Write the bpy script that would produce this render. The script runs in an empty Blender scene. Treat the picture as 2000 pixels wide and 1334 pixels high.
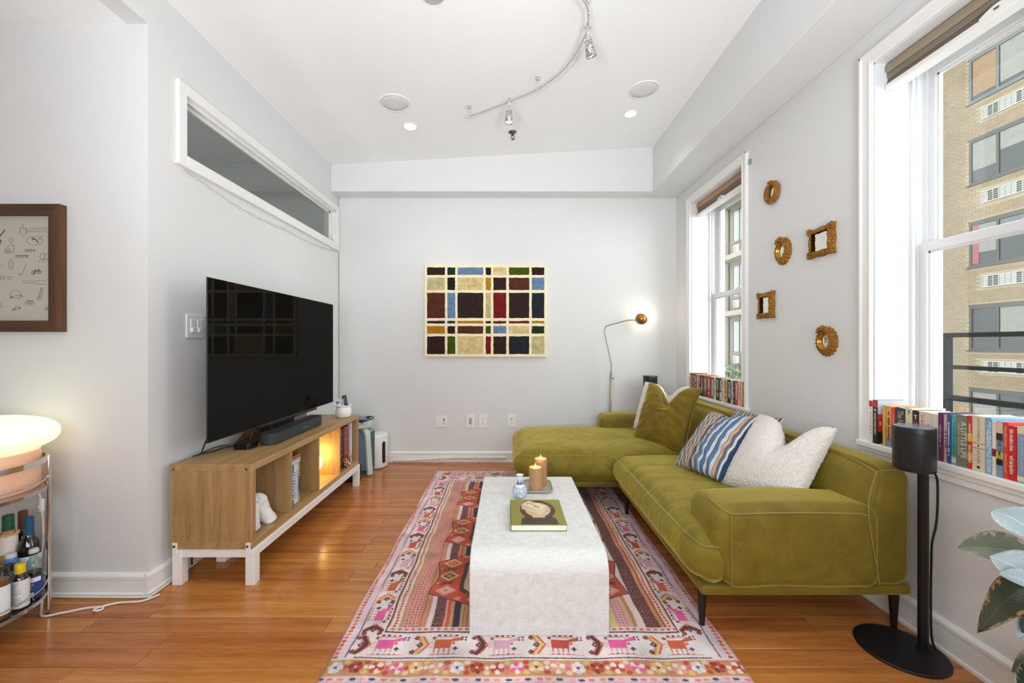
import bpy, bmesh, math, random
import numpy as np
from mathutils import Vector, Matrix, noise

scene = bpy.context.scene
C = scene.collection
R = random.Random(7)

# ------------------------------------------------------------------ camera, sky, light, exposure
FPX, VX, VY, EYE = 800.0, 993.0, 671.0, 1.2          # focal length (px of a 2000 px wide frame), vanishing point, eye height
cam_data = bpy.data.cameras.new('camera')
cam = bpy.data.objects.new('camera', cam_data)
C.objects.link(cam)
cam.location = (0, 0, EYE)
cam.rotation_euler = (math.pi / 2, 0, 0)
cam_data.sensor_width = 36
cam_data.lens = FPX / 2000 * 36
cam_data.shift_x = (1000 - VX) / 2000
cam_data.shift_y = (VY - 667) / 2000
cam_data.clip_start = 0.02
cam_data.clip_end = 200
scene.camera = cam

world = bpy.data.worlds.new('World')
scene.world = world
world.use_nodes = True
wn = world.node_tree
bg = wn.nodes['Background']
bg.inputs['Color'].default_value = (0.96, 0.98, 1.0, 1)
bg.inputs['Strength'].default_value = 5.0

def area_light(name, loc, target, sx, sy, power, color=(1, 1, 1)):
    d = bpy.data.lights.new(name, 'AREA')
    d.shape = 'RECTANGLE'
    d.size, d.size_y = sx, sy
    d.energy = power
    d.color = color
    o = bpy.data.objects.new(name, d)
    C.objects.link(o)
    o.location = loc
    o.rotation_euler = (Vector(target) - Vector(loc)).to_track_quat('-Z', 'Y').to_euler()
    return o

# added unseen fill behind the camera: a soft area light and two ceiling spots; the rest is daylight and the room's lamps
area_light('soft_fill_light', (0.0, -0.8, 1.35), (0.0, 2.5, 3.2), 2.4, 1.2, 58, (0.92, 0.97, 1.0))
def spot_light(name, loc, target, power, size, blend, radius, color):
    d = bpy.data.lights.new(name, 'SPOT')
    d.energy, d.spot_size, d.spot_blend, d.shadow_soft_size, d.color = power, math.radians(size), blend, radius, color
    o = bpy.data.objects.new(name, d)
    C.objects.link(o)
    o.location = loc
    o.rotation_euler = (Vector(target) - Vector(loc)).to_track_quat('-Z', 'Y').to_euler()
for s_ in (-1, 1):
    spot_light('ceiling_fill_spot', (0.7 * s_, -0.6, 1.0), (0.75 * s_, 2.9, 3.2), 146, 66, 1.0, 0.25, (0.90, 0.96, 1.0))

scene.view_settings.view_transform = 'Standard'
scene.view_settings.look = 'None'
scene.view_settings.exposure = 0.32
scene.view_settings.gamma = 1.0
scene.view_settings.use_curve_mapping = False
scene.cycles.use_denoising = True
scene.cycles.max_bounces = 8
scene.cycles.diffuse_bounces = 5
scene.cycles.glossy_bounces = 4
scene.cycles.transparent_max_bounces = 12
scene.cycles.sample_clamp_indirect = 4.0
scene.cycles.caustics_reflective = False
scene.cycles.caustics_refractive = False

# ------------------------------------------------------------------ helpers
def at(px, py, Y):
    return Vector(((px - VX) * Y / FPX, Y, EYE + (VY - py) * Y / FPX))

def lin(c):
    return tuple(((v / 255) / 12.92 if v / 255 <= 0.04045 else ((v / 255 + 0.055) / 1.055) ** 2.4) for v in c)

class G:                                             # small node-graph helper
    def __init__(s, name):
        s.m = bpy.data.materials.new(name)
        s.m.use_nodes = True
        s.t = s.m.node_tree
        s.b = s.t.nodes['Principled BSDF']
        s.out = s.t.nodes['Material Output']
    def n(s, typ, **kw):
        nd = s.t.nodes.new(typ)
        for k, v in kw.items():
            if k.startswith('i_'):
                key = k[2:]
                key = int(key) if key.isdigit() else key.replace('_', ' ')
                s.put(nd.inputs[key], v)
            else:
                setattr(nd, k, v)
        return nd
    def put(s, sock, v):
        if hasattr(v, 'links') and hasattr(v, 'node'):
            s.t.links.new(v, sock)
        elif isinstance(v, (tuple, list)) and len(v) == 3 and sock.type == 'RGBA':
            sock.default_value = (*v, 1)
        else:
            sock.default_value = v
    def set(s, **kw):
        for k, v in kw.items():
            s.put(s.b.inputs[k.replace('_', ' ')], v)
    def mix(s, fac, a, b, mode='MIX'):
        nd = s.t.nodes.new('ShaderNodeMix')
        nd.data_type = 'RGBA'
        nd.blend_type = mode
        s.put(nd.inputs[0], fac)
        s.put(nd.inputs[6], a)
        s.put(nd.inputs[7], b)
        return nd.outputs[2]
    def ramp(s, fac, stops):
        nd = s.t.nodes.new('ShaderNodeValToRGB')
        el = nd.color_ramp.elements
        while len(el) < len(stops):
            el.new(0.5)
        for e, (p, c) in zip(el, stops):
            e.position = p
            e.color = (*c, 1) if len(c) == 3 else c
        s.put(nd.inputs[0], fac)
        return nd.outputs[0]
    def math(s, op, a, b=0.0, c=None):
        nd = s.t.nodes.new('ShaderNodeMath')
        nd.operation = op
        s.put(nd.inputs[0], a)
        s.put(nd.inputs[1], b)
        if c is not None:
            s.put(nd.inputs[2], c)
        return nd.outputs[0]
    def pos(s):
        return s.n('ShaderNodeNewGeometry').outputs['Position']
    def objco(s):
        return s.n('ShaderNodeTexCoord').outputs['Object']
    def rand(s):
        return s.n('ShaderNodeObjectInfo').outputs['Random']
    def mapping(s, vec, scale=(1, 1, 1), loc=(0, 0, 0), rot=(0, 0, 0)):
        nd = s.n('ShaderNodeMapping')
        s.put(nd.inputs['Vector'], vec)
        s.put(nd.inputs['Scale'], scale)
        s.put(nd.inputs['Location'], loc)
        s.put(nd.inputs['Rotation'], rot)
        return nd.outputs[0]
    def noise(s, vec, scale, detail=4, rough=0.5, dist=0.0):
        nd = s.n('ShaderNodeTexNoise')
        s.put(nd.inputs['Vector'], vec)
        nd.inputs['Scale'].default_value = scale
        nd.inputs['Detail'].default_value = detail
        nd.inputs['Roughness'].default_value = rough
        nd.inputs['Distortion'].default_value = dist
        return nd.outputs['Fac']
    def bump(s, h, strength=0.2, dist=0.01):
        nd = s.n('ShaderNodeBump')
        nd.inputs['Strength'].default_value = strength
        nd.inputs['Distance'].default_value = dist
        s.put(nd.inputs['Height'], h)
        s.put(s.b.inputs['Normal'], nd.outputs[0])

_mc = {}
def M(name, rgb=None, rough=0.5, metal=0.0, spec=0.5, var=0.04, vscale=6.0, bump=0.0, bscale=80.0, sheen=0.0, coat=0.0, emit=None, estr=0.0, trans=0.0):
    """plain procedural material: colour with slight noise variation and optional fine relief"""
    if name in _mc:
        return _mc[name]
    g = G(name)
    c = lin(rgb)
    p = g.objco()
    nz = g.noise(p, vscale, 3)
    dark = tuple(v * (1 - 2.2 * var) for v in c)
    lite = tuple(min(1, v * (1 + 2.2 * var)) for v in c)
    col = g.ramp(nz, [(0.25, dark), (0.75, lite)])
    g.set(Base_Color=col, Roughness=rough, Metallic=metal)
    g.b.inputs['Specular IOR Level'].default_value = spec
    if sheen:
        g.b.inputs['Sheen Weight'].default_value = sheen
    if coat:
        g.b.inputs['Coat Weight'].default_value = coat
    if trans:
        g.b.inputs['Transmission Weight'].default_value = trans
    if emit is not None:
        g.b.inputs['Emission Color'].default_value = (*lin(emit), 1)
        g.b.inputs['Emission Strength'].default_value = estr
    if bump:
        g.bump(g.noise(p, bscale, 4), bump, 0.004)
    _mc[name] = g.m
    return g.m

def CM(rgb, rough=0.5, **kw):                        # cached plain colour
    return M('colour_%02x%02x%02x_%d' % (*rgb, int(rough * 100)), rgb, rough, **kw)

# ---------------- objects
def empty(name, loc=(0, 0, 0), rotz=0.0):
    o = bpy.data.objects.new(name, None)
    C.objects.link(o)
    o.empty_display_size = 0.05
    o.location = loc
    o.rotation_euler = (0, 0, rotz)
    o['_rz'] = rotz
    return o

def thing(name, label, cat, loc=(0, 0, 0), rotz=0.0, group=None):
    return tag(empty(name, loc, rotz), label, cat, group)

def tag(o, label, cat, group=None, kind=None):
    o['label'] = label
    o['category'] = cat
    if group:
        o['group'] = group
    if kind:
        o['kind'] = kind
    return o

def root_of(o):
    while o.parent:
        o = o.parent
    return o

def link_mesh(name, me, mats, parent=None, smooth=False, local=False):
    """mesh coordinates are world coordinates unless local; children keep identity transforms under an empty root"""
    o = bpy.data.objects.new(name, me)
    C.objects.link(o)
    if not isinstance(mats, (list, tuple)):
        mats = [mats]
    for m in mats:
        me.materials.append(m)
    if smooth is not False:
        me.shade_smooth()
        if smooth is not True:
            me.set_sharp_from_angle(angle=smooth)
    if parent is not None:
        r = root_of(parent)
        if not local and r.type == 'EMPTY':
            me.transform((Matrix.Translation(r.location) @ Matrix.Rotation(r.rotation_euler.z, 4, 'Z')).inverted())
        o.parent = parent
    return o

class MB:
    def __init__(s):
        s.bm = bmesh.new()
        s.mi = 0
    def _t(s, verts, mat):
        if mat is not None:
            bmesh.ops.transform(s.bm, matrix=mat, verts=verts)
    def face(s, pts, mi=None):
        vs = [s.bm.verts.new(p) for p in pts]
        f = s.bm.faces.new(vs)
        f.material_index = s.mi if mi is None else mi
        return f
    def box(s, x0, x1, y0, y1, z0, z1, bev=0.0, seg=1, mat=None, mi=None):
        if x1 < x0: x0, x1 = x1, x0
        if y1 < y0: y0, y1 = y1, y0
        if z1 < z0: z0, z1 = z1, z0
        r = bmesh.ops.create_cube(s.bm, size=1.0)
        vs = r['verts']
        for v in vs:
            v.co = Vector(((x0 + x1) / 2 + v.co.x * (x1 - x0), (y0 + y1) / 2 + v.co.y * (y1 - y0), (z0 + z1) / 2 + v.co.z * (z1 - z0)))
        fs = set(f for v in vs for f in v.link_faces)
        if bev:
            es = list(set(e for v in vs for e in v.link_edges))
            rb = bmesh.ops.bevel(s.bm, geom=es, offset=bev, segments=seg, affect='EDGES', profile=0.5)
            fs = set(rb['faces']) | set(f for f in fs if f.is_valid)
            vs = list(set(v for f in fs for v in f.verts))
        for f in fs:
            f.material_index = s.mi if mi is None else mi
        s._t(vs, mat)
        return vs
    def lathe(s, prof, c=(0, 0, 0), n=24, axis=(0, 0, 1), mi=None, a0=0.0, a1=None, scale=(1, 1)):
        """prof: list of (radius, height) from bottom to top"""
        c = Vector(c)
        ax = Vector(axis).normalized()
        q = Vector((0, 0, 1)).rotation_difference(ax).to_matrix()
        full = a1 is None
        k = n if full else n + 1
        rings = []
        for r, h in prof:
            if r < 1e-6:
                rings.append([s.bm.verts.new(c + q @ Vector((0, 0, h)))])
            else:
                ring = []
                for i in range(k):
                    a = a0 + (2 * math.pi if full else (a1 - a0)) * i / n
                    ring.append(s.bm.verts.new(c + q @ Vector((r * math.cos(a) * scale[0], r * math.sin(a) * scale[1], h))))
                rings.append(ring)
        for A, B in zip(rings, rings[1:]):
            m = max(len(A), len(B))
            for i in range(m if full else m - 1):
                j = (i + 1) % m
                if len(A) == 1 and len(B) == 1:
                    continue
                if len(A) == 1:
                    vs = [A[0], B[j], B[i]]
                elif len(B) == 1:
                    vs = [A[i], A[j], B[0]]
                else:
                    vs = [A[i], A[j], B[j], B[i]]
                try:
                    f = s.bm.faces.new(vs)
                    f.material_index = s.mi if mi is None else mi
                except ValueError:
                    pass
        return s
    def cyl(s, c, r, h, n=24, axis=(0, 0, 1), bev=0.0, mi=None):
        if bev:
            return s.lathe([(0, 0), (r - bev, 0), (r, bev), (r, h - bev), (r - bev, h), (0, h)], c, n, axis, mi)
        return s.lathe([(0, 0), (r, 0), (r, h), (0, h)], c, n, axis, mi)
    def tube(s, pts, r, n=8, closed=False, mi=None, caps=True):
        pts = [Vector(p) for p in pts]
        N = len(pts)
        rad = r if isinstance(r, (list, tuple)) else [r] * N
        rings = []
        up = None
        for i, p in enumerate(pts):
            if closed:
                d = pts[(i + 1) % N] - pts[i - 1]
            else:
                d = pts[min(i + 1, N - 1)] - pts[max(i - 1, 0)]
            if d.length < 1e-9:
                d = Vector((0, 0, 1))
            d.normalize()
            if up is None:
                up = Vector((0, 0, 1)) if abs(d.z) < 0.9 else Vector((1, 0, 0))
            u = (up - d * up.dot(d))
            if u.length < 1e-6:
                u = d.orthogonal()
            u.normalize()
            up = u
            w = d.cross(u)
            rings.append([s.bm.verts.new(p + (u * math.cos(2 * math.pi * k / n) + w * math.sin(2 * math.pi * k / n)) * rad[i]) for k in range(n)])
        for i in range(N if closed else N - 1):
            A, B = rings[i], rings[(i + 1) % N]
            for k in range(n):
                f = s.bm.faces.new([A[k], A[(k + 1) % n], B[(k + 1) % n], B[k]])
                f.material_index = s.mi if mi is None else mi
        if caps and not closed:
            for ring, fl in ((rings[0], True), (rings[-1], False)):
                try:
                    f = s.bm.faces.new(ring[::-1] if fl else ring)
                    f.material_index = s.mi if mi is None else mi
                except ValueError:
                    pass
        return s
    def prism(s, poly, vec, mi=None):
        """closed polygon (3D points) extruded by vec"""
        vec = Vector(vec)
        A = [s.bm.verts.new(p) for p in poly]
        B = [s.bm.verts.new(Vector(p) + vec) for p in poly]
        m = s.mi if mi is None else mi
        n = len(A)
        fs = [s.bm.faces.new(A[::-1]), s.bm.faces.new(B)]
        for i in range(n):
            fs.append(s.bm.faces.new([A[i], A[(i + 1) % n], B[(i + 1) % n], B[i]]))
        for f in fs:
            f.material_index = m
        return s
    def sphere(s, c, r, sc=(1, 1, 1), u=20, v=12, mi=None):
        prof = [(r * math.sin(math.pi * i / v), -r * math.cos(math.pi * i / v) * sc[2]) for i in range(v + 1)]
        return s.lathe(prof, c, u, mi=mi, scale=(sc[0], sc[1]))
    def softbox(s, x0, x1, y0, y1, z0, z1, r, n=14, k=5, f=None, mi=None):
        """rounded box on a grid; f(p, q) -> new point, where q is the position in -1..1 on each axis"""
        H = Vector(((x1 - x0) / 2, (y1 - y0) / 2, (z1 - z0) / 2))
        ctr = Vector(((x0 + x1) / 2, (y0 + y1) / 2, (z0 + z1) / 2))
        def samples(h):
            rr = min(r, h)
            a = [-h + rr * (1 - math.cos(math.pi / 2 * i / k)) for i in range(k)]
            c0, c1 = -h + rr, h - rr
            m = max(1, int(n * (c1 - c0) / (2 * max(H)) + 1)) if c1 - c0 > 1e-6 else 0
            b = [c0 + (c1 - c0) * i / m for i in range(m + 1)] if m else [0.0]
            return a + b + [-v for v in reversed(a)]
        S = [samples(H[i]) for i in range(3)]
        cache = {}
        def vert(i, j, l):
            key = (i, j, l)
            if key in cache:
                return cache[key]
            p = Vector((S[0][i], S[1][j], S[2][l]))
            q = Vector((p.x / H.x, p.y / H.y, p.z / H.z))
            rv = Vector((min(r, H.x), min(r, H.y), min(r, H.z)))
            core = Vector([max(-(H[a] - rv[a]), min(H[a] - rv[a], p[a])) for a in range(3)])
            d = p - core
            dn = Vector([d[a] / rv[a] if rv[a] > 0 else 0 for a in range(3)])
            if dn.length > 1e-9:
                dn.normalize()
                p = core + Vector([dn[a] * rv[a] for a in range(3)])
            p = p + ctr
            if f:
                p = f(p, q)
            v = s.bm.verts.new(p)
            cache[key] = v
            return v
        L = [len(a) - 1 for a in S]
        def quad(vs, flip):
            if len(set(vs)) < 3:
                return
            vs = vs[::-1] if flip else vs
            try:
                fc = s.bm.faces.new(vs)
                fc.material_index = s.mi if mi is None else mi
            except ValueError:
                pass
        for e, flip in ((0, True), (L[2], False)):
            for i in range(L[0]):
                for j in range(L[1]):
                    quad([vert(i, j, e), vert(i + 1, j, e), vert(i + 1, j + 1, e), vert(i, j + 1, e)], flip)
        for e, flip in ((0, False), (L[1], True)):
            for i in range(L[0]):
                for l in range(L[2]):
                    quad([vert(i, e, l), vert(i + 1, e, l), vert(i + 1, e, l + 1), vert(i, e, l + 1)], flip)
        for e, flip in ((0, True), (L[0], False)):
            for j in range(L[1]):
                for l in range(L[2]):
                    quad([vert(e, j, l), vert(e, j + 1, l), vert(e, j + 1, l + 1), vert(e, j, l + 1)], flip)
        return s
    def grid(s, fn, nu, nv, closed_u=False, mi=None, flip=False):
        V = [[s.bm.verts.new(fn(i / nu, j / nv)) for j in range(nv + 1)] for i in range(nu if closed_u else nu + 1)]
        m = len(V)
        for i in range(nu):
            for j in range(nv):
                a, b = V[i % m], V[(i + 1) % m]
                vs = [a[j], b[j], b[j + 1], a[j + 1]]
                fc = s.bm.faces.new(vs[::-1] if flip else vs)
                fc.material_index = s.mi if mi is None else mi
        return s
    def mesh(s, name):
        me = bpy.data.meshes.new(name)
        s.bm.normal_update()
        s.bm.to_mesh(me)
        s.bm.free()
        return me
    def build(s, name, mats, parent=None, smooth=False, local=False, fix=False):
        if fix:
            bmesh.ops.recalc_face_normals(s.bm, faces=s.bm.faces[:])
        return link_mesh(name, s.mesh(name), mats, parent, smooth, local)

def struct(o):
    o['kind'] = 'structure'
    return o

def bx(name, mat, parent, x0, x1, y0, y1, z0, z1, bev=0.0, seg=1, smooth=False):
    b = MB()
    b.box(x0, x1, y0, y1, z0, z1, bev, seg)
    return b.build(name, mat, parent, smooth)

AUTO = math.radians(35)

def frame(o, dx, up):
    """matrix whose x axis is dx, y axis up"""
    dx, up = Vector(dx).normalized(), Vector(up).normalized()
    nz = dx.cross(up)
    m = Matrix((dx, up, nz)).transposed().to_4x4()
    m.translation = Vector(o)
    return m

def lettering(text, size, o, dx, up, mat, parent, align='CENTER', name='lettering', fit=None, sx=1.0, bold=0.0):
    """flat raised lettering centred on point o, reading along dx"""
    cu = bpy.data.curves.new('t', 'FONT')
    cu.body = text
    cu.size = size
    cu.align_x = align
    cu.align_y = 'CENTER'
    cu.resolution_u = 2
    cu.offset = bold
    ob = bpy.data.objects.new('t', cu)
    me = bpy.data.meshes.new_from_object(ob)
    bpy.data.objects.remove(ob)
    bpy.data.curves.remove(cu)
    if len(me.vertices) == 0:
        return None
    xs = [v.co.x for v in me.vertices]
    w = max(xs) - min(xs)
    k = sx
    if fit and w * sx > fit:
        k = fit / w
    me.transform(frame(o, dx, up) @ Matrix.Diagonal((k, 1, 1, 1)))
    me.name = name
    return link_mesh(name, me, mat, parent)

def bez(pts, n=10):
    """smooth polyline through points (Catmull-Rom)"""
    P = [Vector(p) for p in pts]
    out = []
    for i in range(len(P) - 1):
        p0, p1, p2, p3 = P[max(i - 1, 0)], P[i], P[i + 1], P[min(i + 2, len(P) - 1)]
        for k in range(n):
            t = k / n
            out.append(0.5 * ((2 * p1) + (p2 - p0) * t + (2 * p0 - 5 * p1 + 4 * p2 - p3) * t * t + (3 * p1 - p0 - 3 * p2 + p3) * t ** 3))
    out.append(P[-1])
    return out

# ------------------------------------------------------------------ main dimensions
XL, XR, YB, YA = -1.725, 1.705, 4.16, 1.96            # left wall, right wall, back wall, alcove return wall
ZS, ZA = 2.677, 2.73                                  # soffit underside, alcove ceiling
YBK = -6.0                                            # wall behind the camera
def zc(x):                                            # sloping main ceiling
    return 2.934 + (x - XL) / 3.131 * 0.174

# ------------------------------------------------------------------ materials of the setting
def wall_material(name, rgb):
    g = G(name)
    p = g.pos()
    c = lin(rgb)
    col = g.ramp(g.noise(p, 1.3, 5, 0.6), [(0.3, tuple(v * 0.975 for v in c)), (0.7, c)])
    g.set(Base_Color=col, Roughness=0.62)
    g.b.inputs['Specular IOR Level'].default_value = 0.25
    g.bump(g.noise(p, 160, 3), 0.06, 0.002)
    return g.m
WALL = wall_material('wall_paint', (226, 227, 227))
CEIL = wall_material('ceiling_paint', (247, 248, 249))
TRIM = M('white_trim_paint', (240, 240, 238), 0.32, var=0.01)
SASH = M('white_window_vinyl', (228, 229, 230), 0.28, var=0.01)
SILL = TRIM

def wood_material(name, cols, scale=1.0, axis='X', rough=0.4, bump=0.06, perobj=0.0, coat=0.0, contrast=0.35):
    g = G(name)
    p = g.pos()
    if perobj:
        r = g.rand()
        off = g.n('ShaderNodeCombineXYZ')
        g.put(off.inputs[0], g.math('MULTIPLY', r, 37.0))
        g.put(off.inputs[2], g.math('MULTIPLY', r, 91.0))
        add = g.n('ShaderNodeVectorMath', operation='ADD')
        g.put(add.inputs[0], p)
        g.put(add.inputs[1], off.outputs[0])
        p = add.outputs[0]
    st = {'X': (0.7, 9, 9), 'Y': (9, 0.7, 9), 'Z': (9, 9, 0.7)}[axis]
    v = g.mapping(p, tuple(a * scale for a in st))
    n1 = g.noise(v, 2.2, 6, 0.62, 0.9)
    fine = g.noise(g.mapping(p, tuple(a * scale * 5 for a in st)), 3.0, 3, 0.6)
    wv = g.n('ShaderNodeTexWave')
    wv.wave_type = 'BANDS'
    wv.bands_direction = 'Y' if axis == 'X' else 'X'
    g.put(wv.inputs['Vector'], g.mapping(p, tuple(a * scale * 0.22 for a in st)))
    wv.inputs['Scale'].default_value = 2.0
    wv.inputs['Distortion'].default_value = 7.0
    wv.inputs['Detail'].default_value = 3.0
    wv.inputs['Detail Scale'].default_value = 0.8
    f = g.math('ADD', g.math('MULTIPLY', n1, 0.62), g.math('ADD', g.math('MULTIPLY', fine, 0.30), g.math('MULTIPLY', wv.outputs['Fac'], 0.22 * contrast)))
    k = len(cols) - 1
    col = g.ramp(f, [(0.28 + 0.46 * i / k, lin(c)) for i, c in enumerate(cols)])
    if perobj:
        hs = g.n('ShaderNodeHueSaturation')
        g.put(hs.inputs['Color'], col)
        g.put(hs.inputs['Value'], g.math('ADD', 1 - perobj / 2, g.math('MULTIPLY', g.rand(), perobj)))
        g.put(hs.inputs['Hue'], g.math('ADD', 0.494, g.math('MULTIPLY', g.rand(), 0.012)))
        col = hs.outputs[0]
    g.set(Base_Color=col, Roughness=rough)
    if coat:
        g.b.inputs['Coat Weight'].default_value = coat
        g.b.inputs['Coat Roughness'].default_value = 0.12
    g.bump(f, bump, 0.003)
    return g.m

FLOORW = wood_material('oak_plank', [(146, 82, 34), (184, 116, 58), (204, 138, 78)], 1.0, 'X', 0.20, 0.03, perobj=0.22, contrast=0.45)
GROUT = M('plank_gap', (62, 34, 18), 0.7)

def glass_material(name, tint=(250, 253, 252), refl=0.9, ior=1.45, rough=0.0):
    g = G(name)
    tr = g.n('ShaderNodeBsdfTransparent')
    g.put(tr.inputs[0], lin(tint))
    gl = g.n('ShaderNodeBsdfGlossy')
    gl.inputs['Roughness'].default_value = rough
    lw = g.n('ShaderNodeLayerWeight')
    lw.inputs[0].default_value = 0.5
    mx = g.n('ShaderNodeMixShader')
    f5 = g.math('POWER', lw.outputs['Facing'], 5.0)
    g.put(mx.inputs[0], g.math('MULTIPLY', g.math('MULTIPLY_ADD', f5, 0.9, 0.04), refl))
    g.t.links.new(tr.outputs[0], mx.inputs[1])
    g.t.links.new(gl.outputs[0], mx.inputs[2])
    g.t.links.new(mx.outputs[0], g.out.inputs['Surface'])
    return g.m
GLASS = glass_material('clear_glass')

# ================================================================== SETTING
# floor: base slab with single oak planks lying on it (running left to right)
fl = struct(bx('floor', GROUT, None, -3.62, XR, YBK, YB, -0.06, -0.0035))
PW = 0.0925
def plank(x0, x1, y0, y1):
    b = MB()
    c = 0.0022
    z0, z1 = -0.0035, 0.0
    e = 0.0009
    x0 += e; x1 -= e; y0 += e; y1 -= e
    lo = [(x0, y0, z0), (x1, y0, z0), (x1, y1, z0), (x0, y1, z0)]
    mid = [(x, y, z1 - c * 0.5) for x, y, _ in lo]
    top = [(x0 + c, y0 + c, z1), (x1 - c, y0 + c, z1), (x1 - c, y1 - c, z1), (x0 + c, y1 - c, z1)]
    for A, B in ((lo, mid), (mid, top)):
        for i in range(4):
            j = (i + 1) % 4
            b.face([A[i], A[j], B[j], B[i]])
    b.face(top)
    b.build('plank', FLOORW, fl)
y = 1.703 - PW * 6
row = 0
while y < YB - 0.001:
    y1 = min(y + PW, YB)
    xl = -3.6 if y1 <= YA + 0.05 else XL
    x = xl
    first = True
    while x < XR - 0.01:
        ln = R.uniform(0.35, 1.5) if first else R.uniform(0.65, 1.5)
        first = False
        x1 = x + ln
        if XR - x1 < 0.3:
            x1 = XR
        plank(x, x1, y, y1)
        x = x1
    y = y1
    row += 1
bx('plank_field', FLOORW, fl, -3.6, XR, YBK, 1.703 - PW * 6, -0.0035, 0.0)     # the floor behind the camera

T = 0.14
struct(bx('wall_back', WALL, None, -1.72, XR + 0.3, YB, YB + T, -0.06, 3.3))
struct(bx('wall_rear', WALL, None, -3.75, XR + 0.3, YBK - T, YBK, -0.06, 3.3))

# left wall with the transom opening, and its upper band running on above the alcove
TY0, TY1, TZ0, TZ1 = 2.18, 4.085, 2.2, 2.52
b = MB()
b.box(XL - 0.1, XL, YA, YB + T, -0.06, TZ0)
b.box(XL - 0.1, XL, YA, YB + T, TZ1, 3.3)
b.box(XL - 0.1, XL, YA, TY0, TZ0, TZ1)
b.box(XL - 0.1, XL, TY1, YB + T, TZ0, TZ1)
b.box(XL - 0.1, XL, YBK, YA, ZA, 3.3)
struct(b.build('wall_left', WALL))
struct(bx('wall_alcove', WALL, None, -3.6, XL - 0.1, YA, YA + 0.1, -0.06, 3.3))
struct(bx('wall_alcove_side', WALL, None, -3.75, -3.6, YBK, YB + T, -0.06, 3.3))
struct(bx('ceiling', CEIL, None, -3.6, XL - 0.1, YBK, YA, ZA, ZA + 0.1))

# right wall with three window openings
WIN = [(2.962, 3.815), (1.057, 1.910), (-1.55, -0.70)]
WZ0, WZ1 = 0.742, 2.506
b = MB()
ys = [YBK] + [v for w in sorted(WIN) for v in w] + [YB + T]
for i in range(0, len(ys), 2):
    b.box(XR, XR + 0.3, ys[i], ys[i + 1], -0.06, 3.3)
for (a, c) in WIN:
    b.box(XR, XR + 0.3, a, c, -0.06, WZ0 - 0.03)
    b.box(XR, XR + 0.3, a, c, WZ1, 3.3)
struct(b.build('wall_right', WALL))

# sloping ceiling and the two dropped soffits
b = MB()
b.prism([(XL, YBK, zc(XL)), (1.43, YBK, zc(1.43)), (1.43, YBK, 3.35), (XL, YBK, 3.35)], (0, YB - YBK, 0))
struct(b.build('ceiling', CEIL, fix=True))
struct(bx('ceiling', WALL, None, 1.406, XR, YBK, YB, ZS, 3.3, 0.004, 1))
struct(bx('ceiling', WALL, None, XL, 1.406, 3.976, YB, ZS, 3.3, 0.004, 1))

# baseboards: board + cap moulding + shoe
def baseboard(name, p0, p1, nrm, h=0.106):
    p0, p1, nrm = Vector(p0), Vector(p1), Vector(nrm)
    prof = [(0, 0), (0.020, 0), (0.020, 0.012), (0.014, 0.018), (0.013, h - 0.030), (0.017, h - 0.026), (0.017, h - 0.012), (0.010, h - 0.004), (0.006, h), (0, h)]
    b = MB()
    b.prism([p0 + nrm * a + Vector((0, 0, z)) for a, z in prof], p1 - p0)
    return struct(b.build(name, TRIM, fix=True))
baseboard('baseboard_back', (XL + 0.02, YB, 0), (XR - 0.02, YB, 0), (0, -1, 0))
baseboard('baseboard_left', (XL, YA - 0.02, 0), (XL, YB, 0), (1, 0, 0))
baseboard('baseboard_alcove', (-3.6, YA, 0), (XL, YA, 0), (0, -1, 0))
baseboard('baseboard_right', (XR, YBK, 0), (XR, YB, 0), (-1, 0, 0), 0.125)

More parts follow.
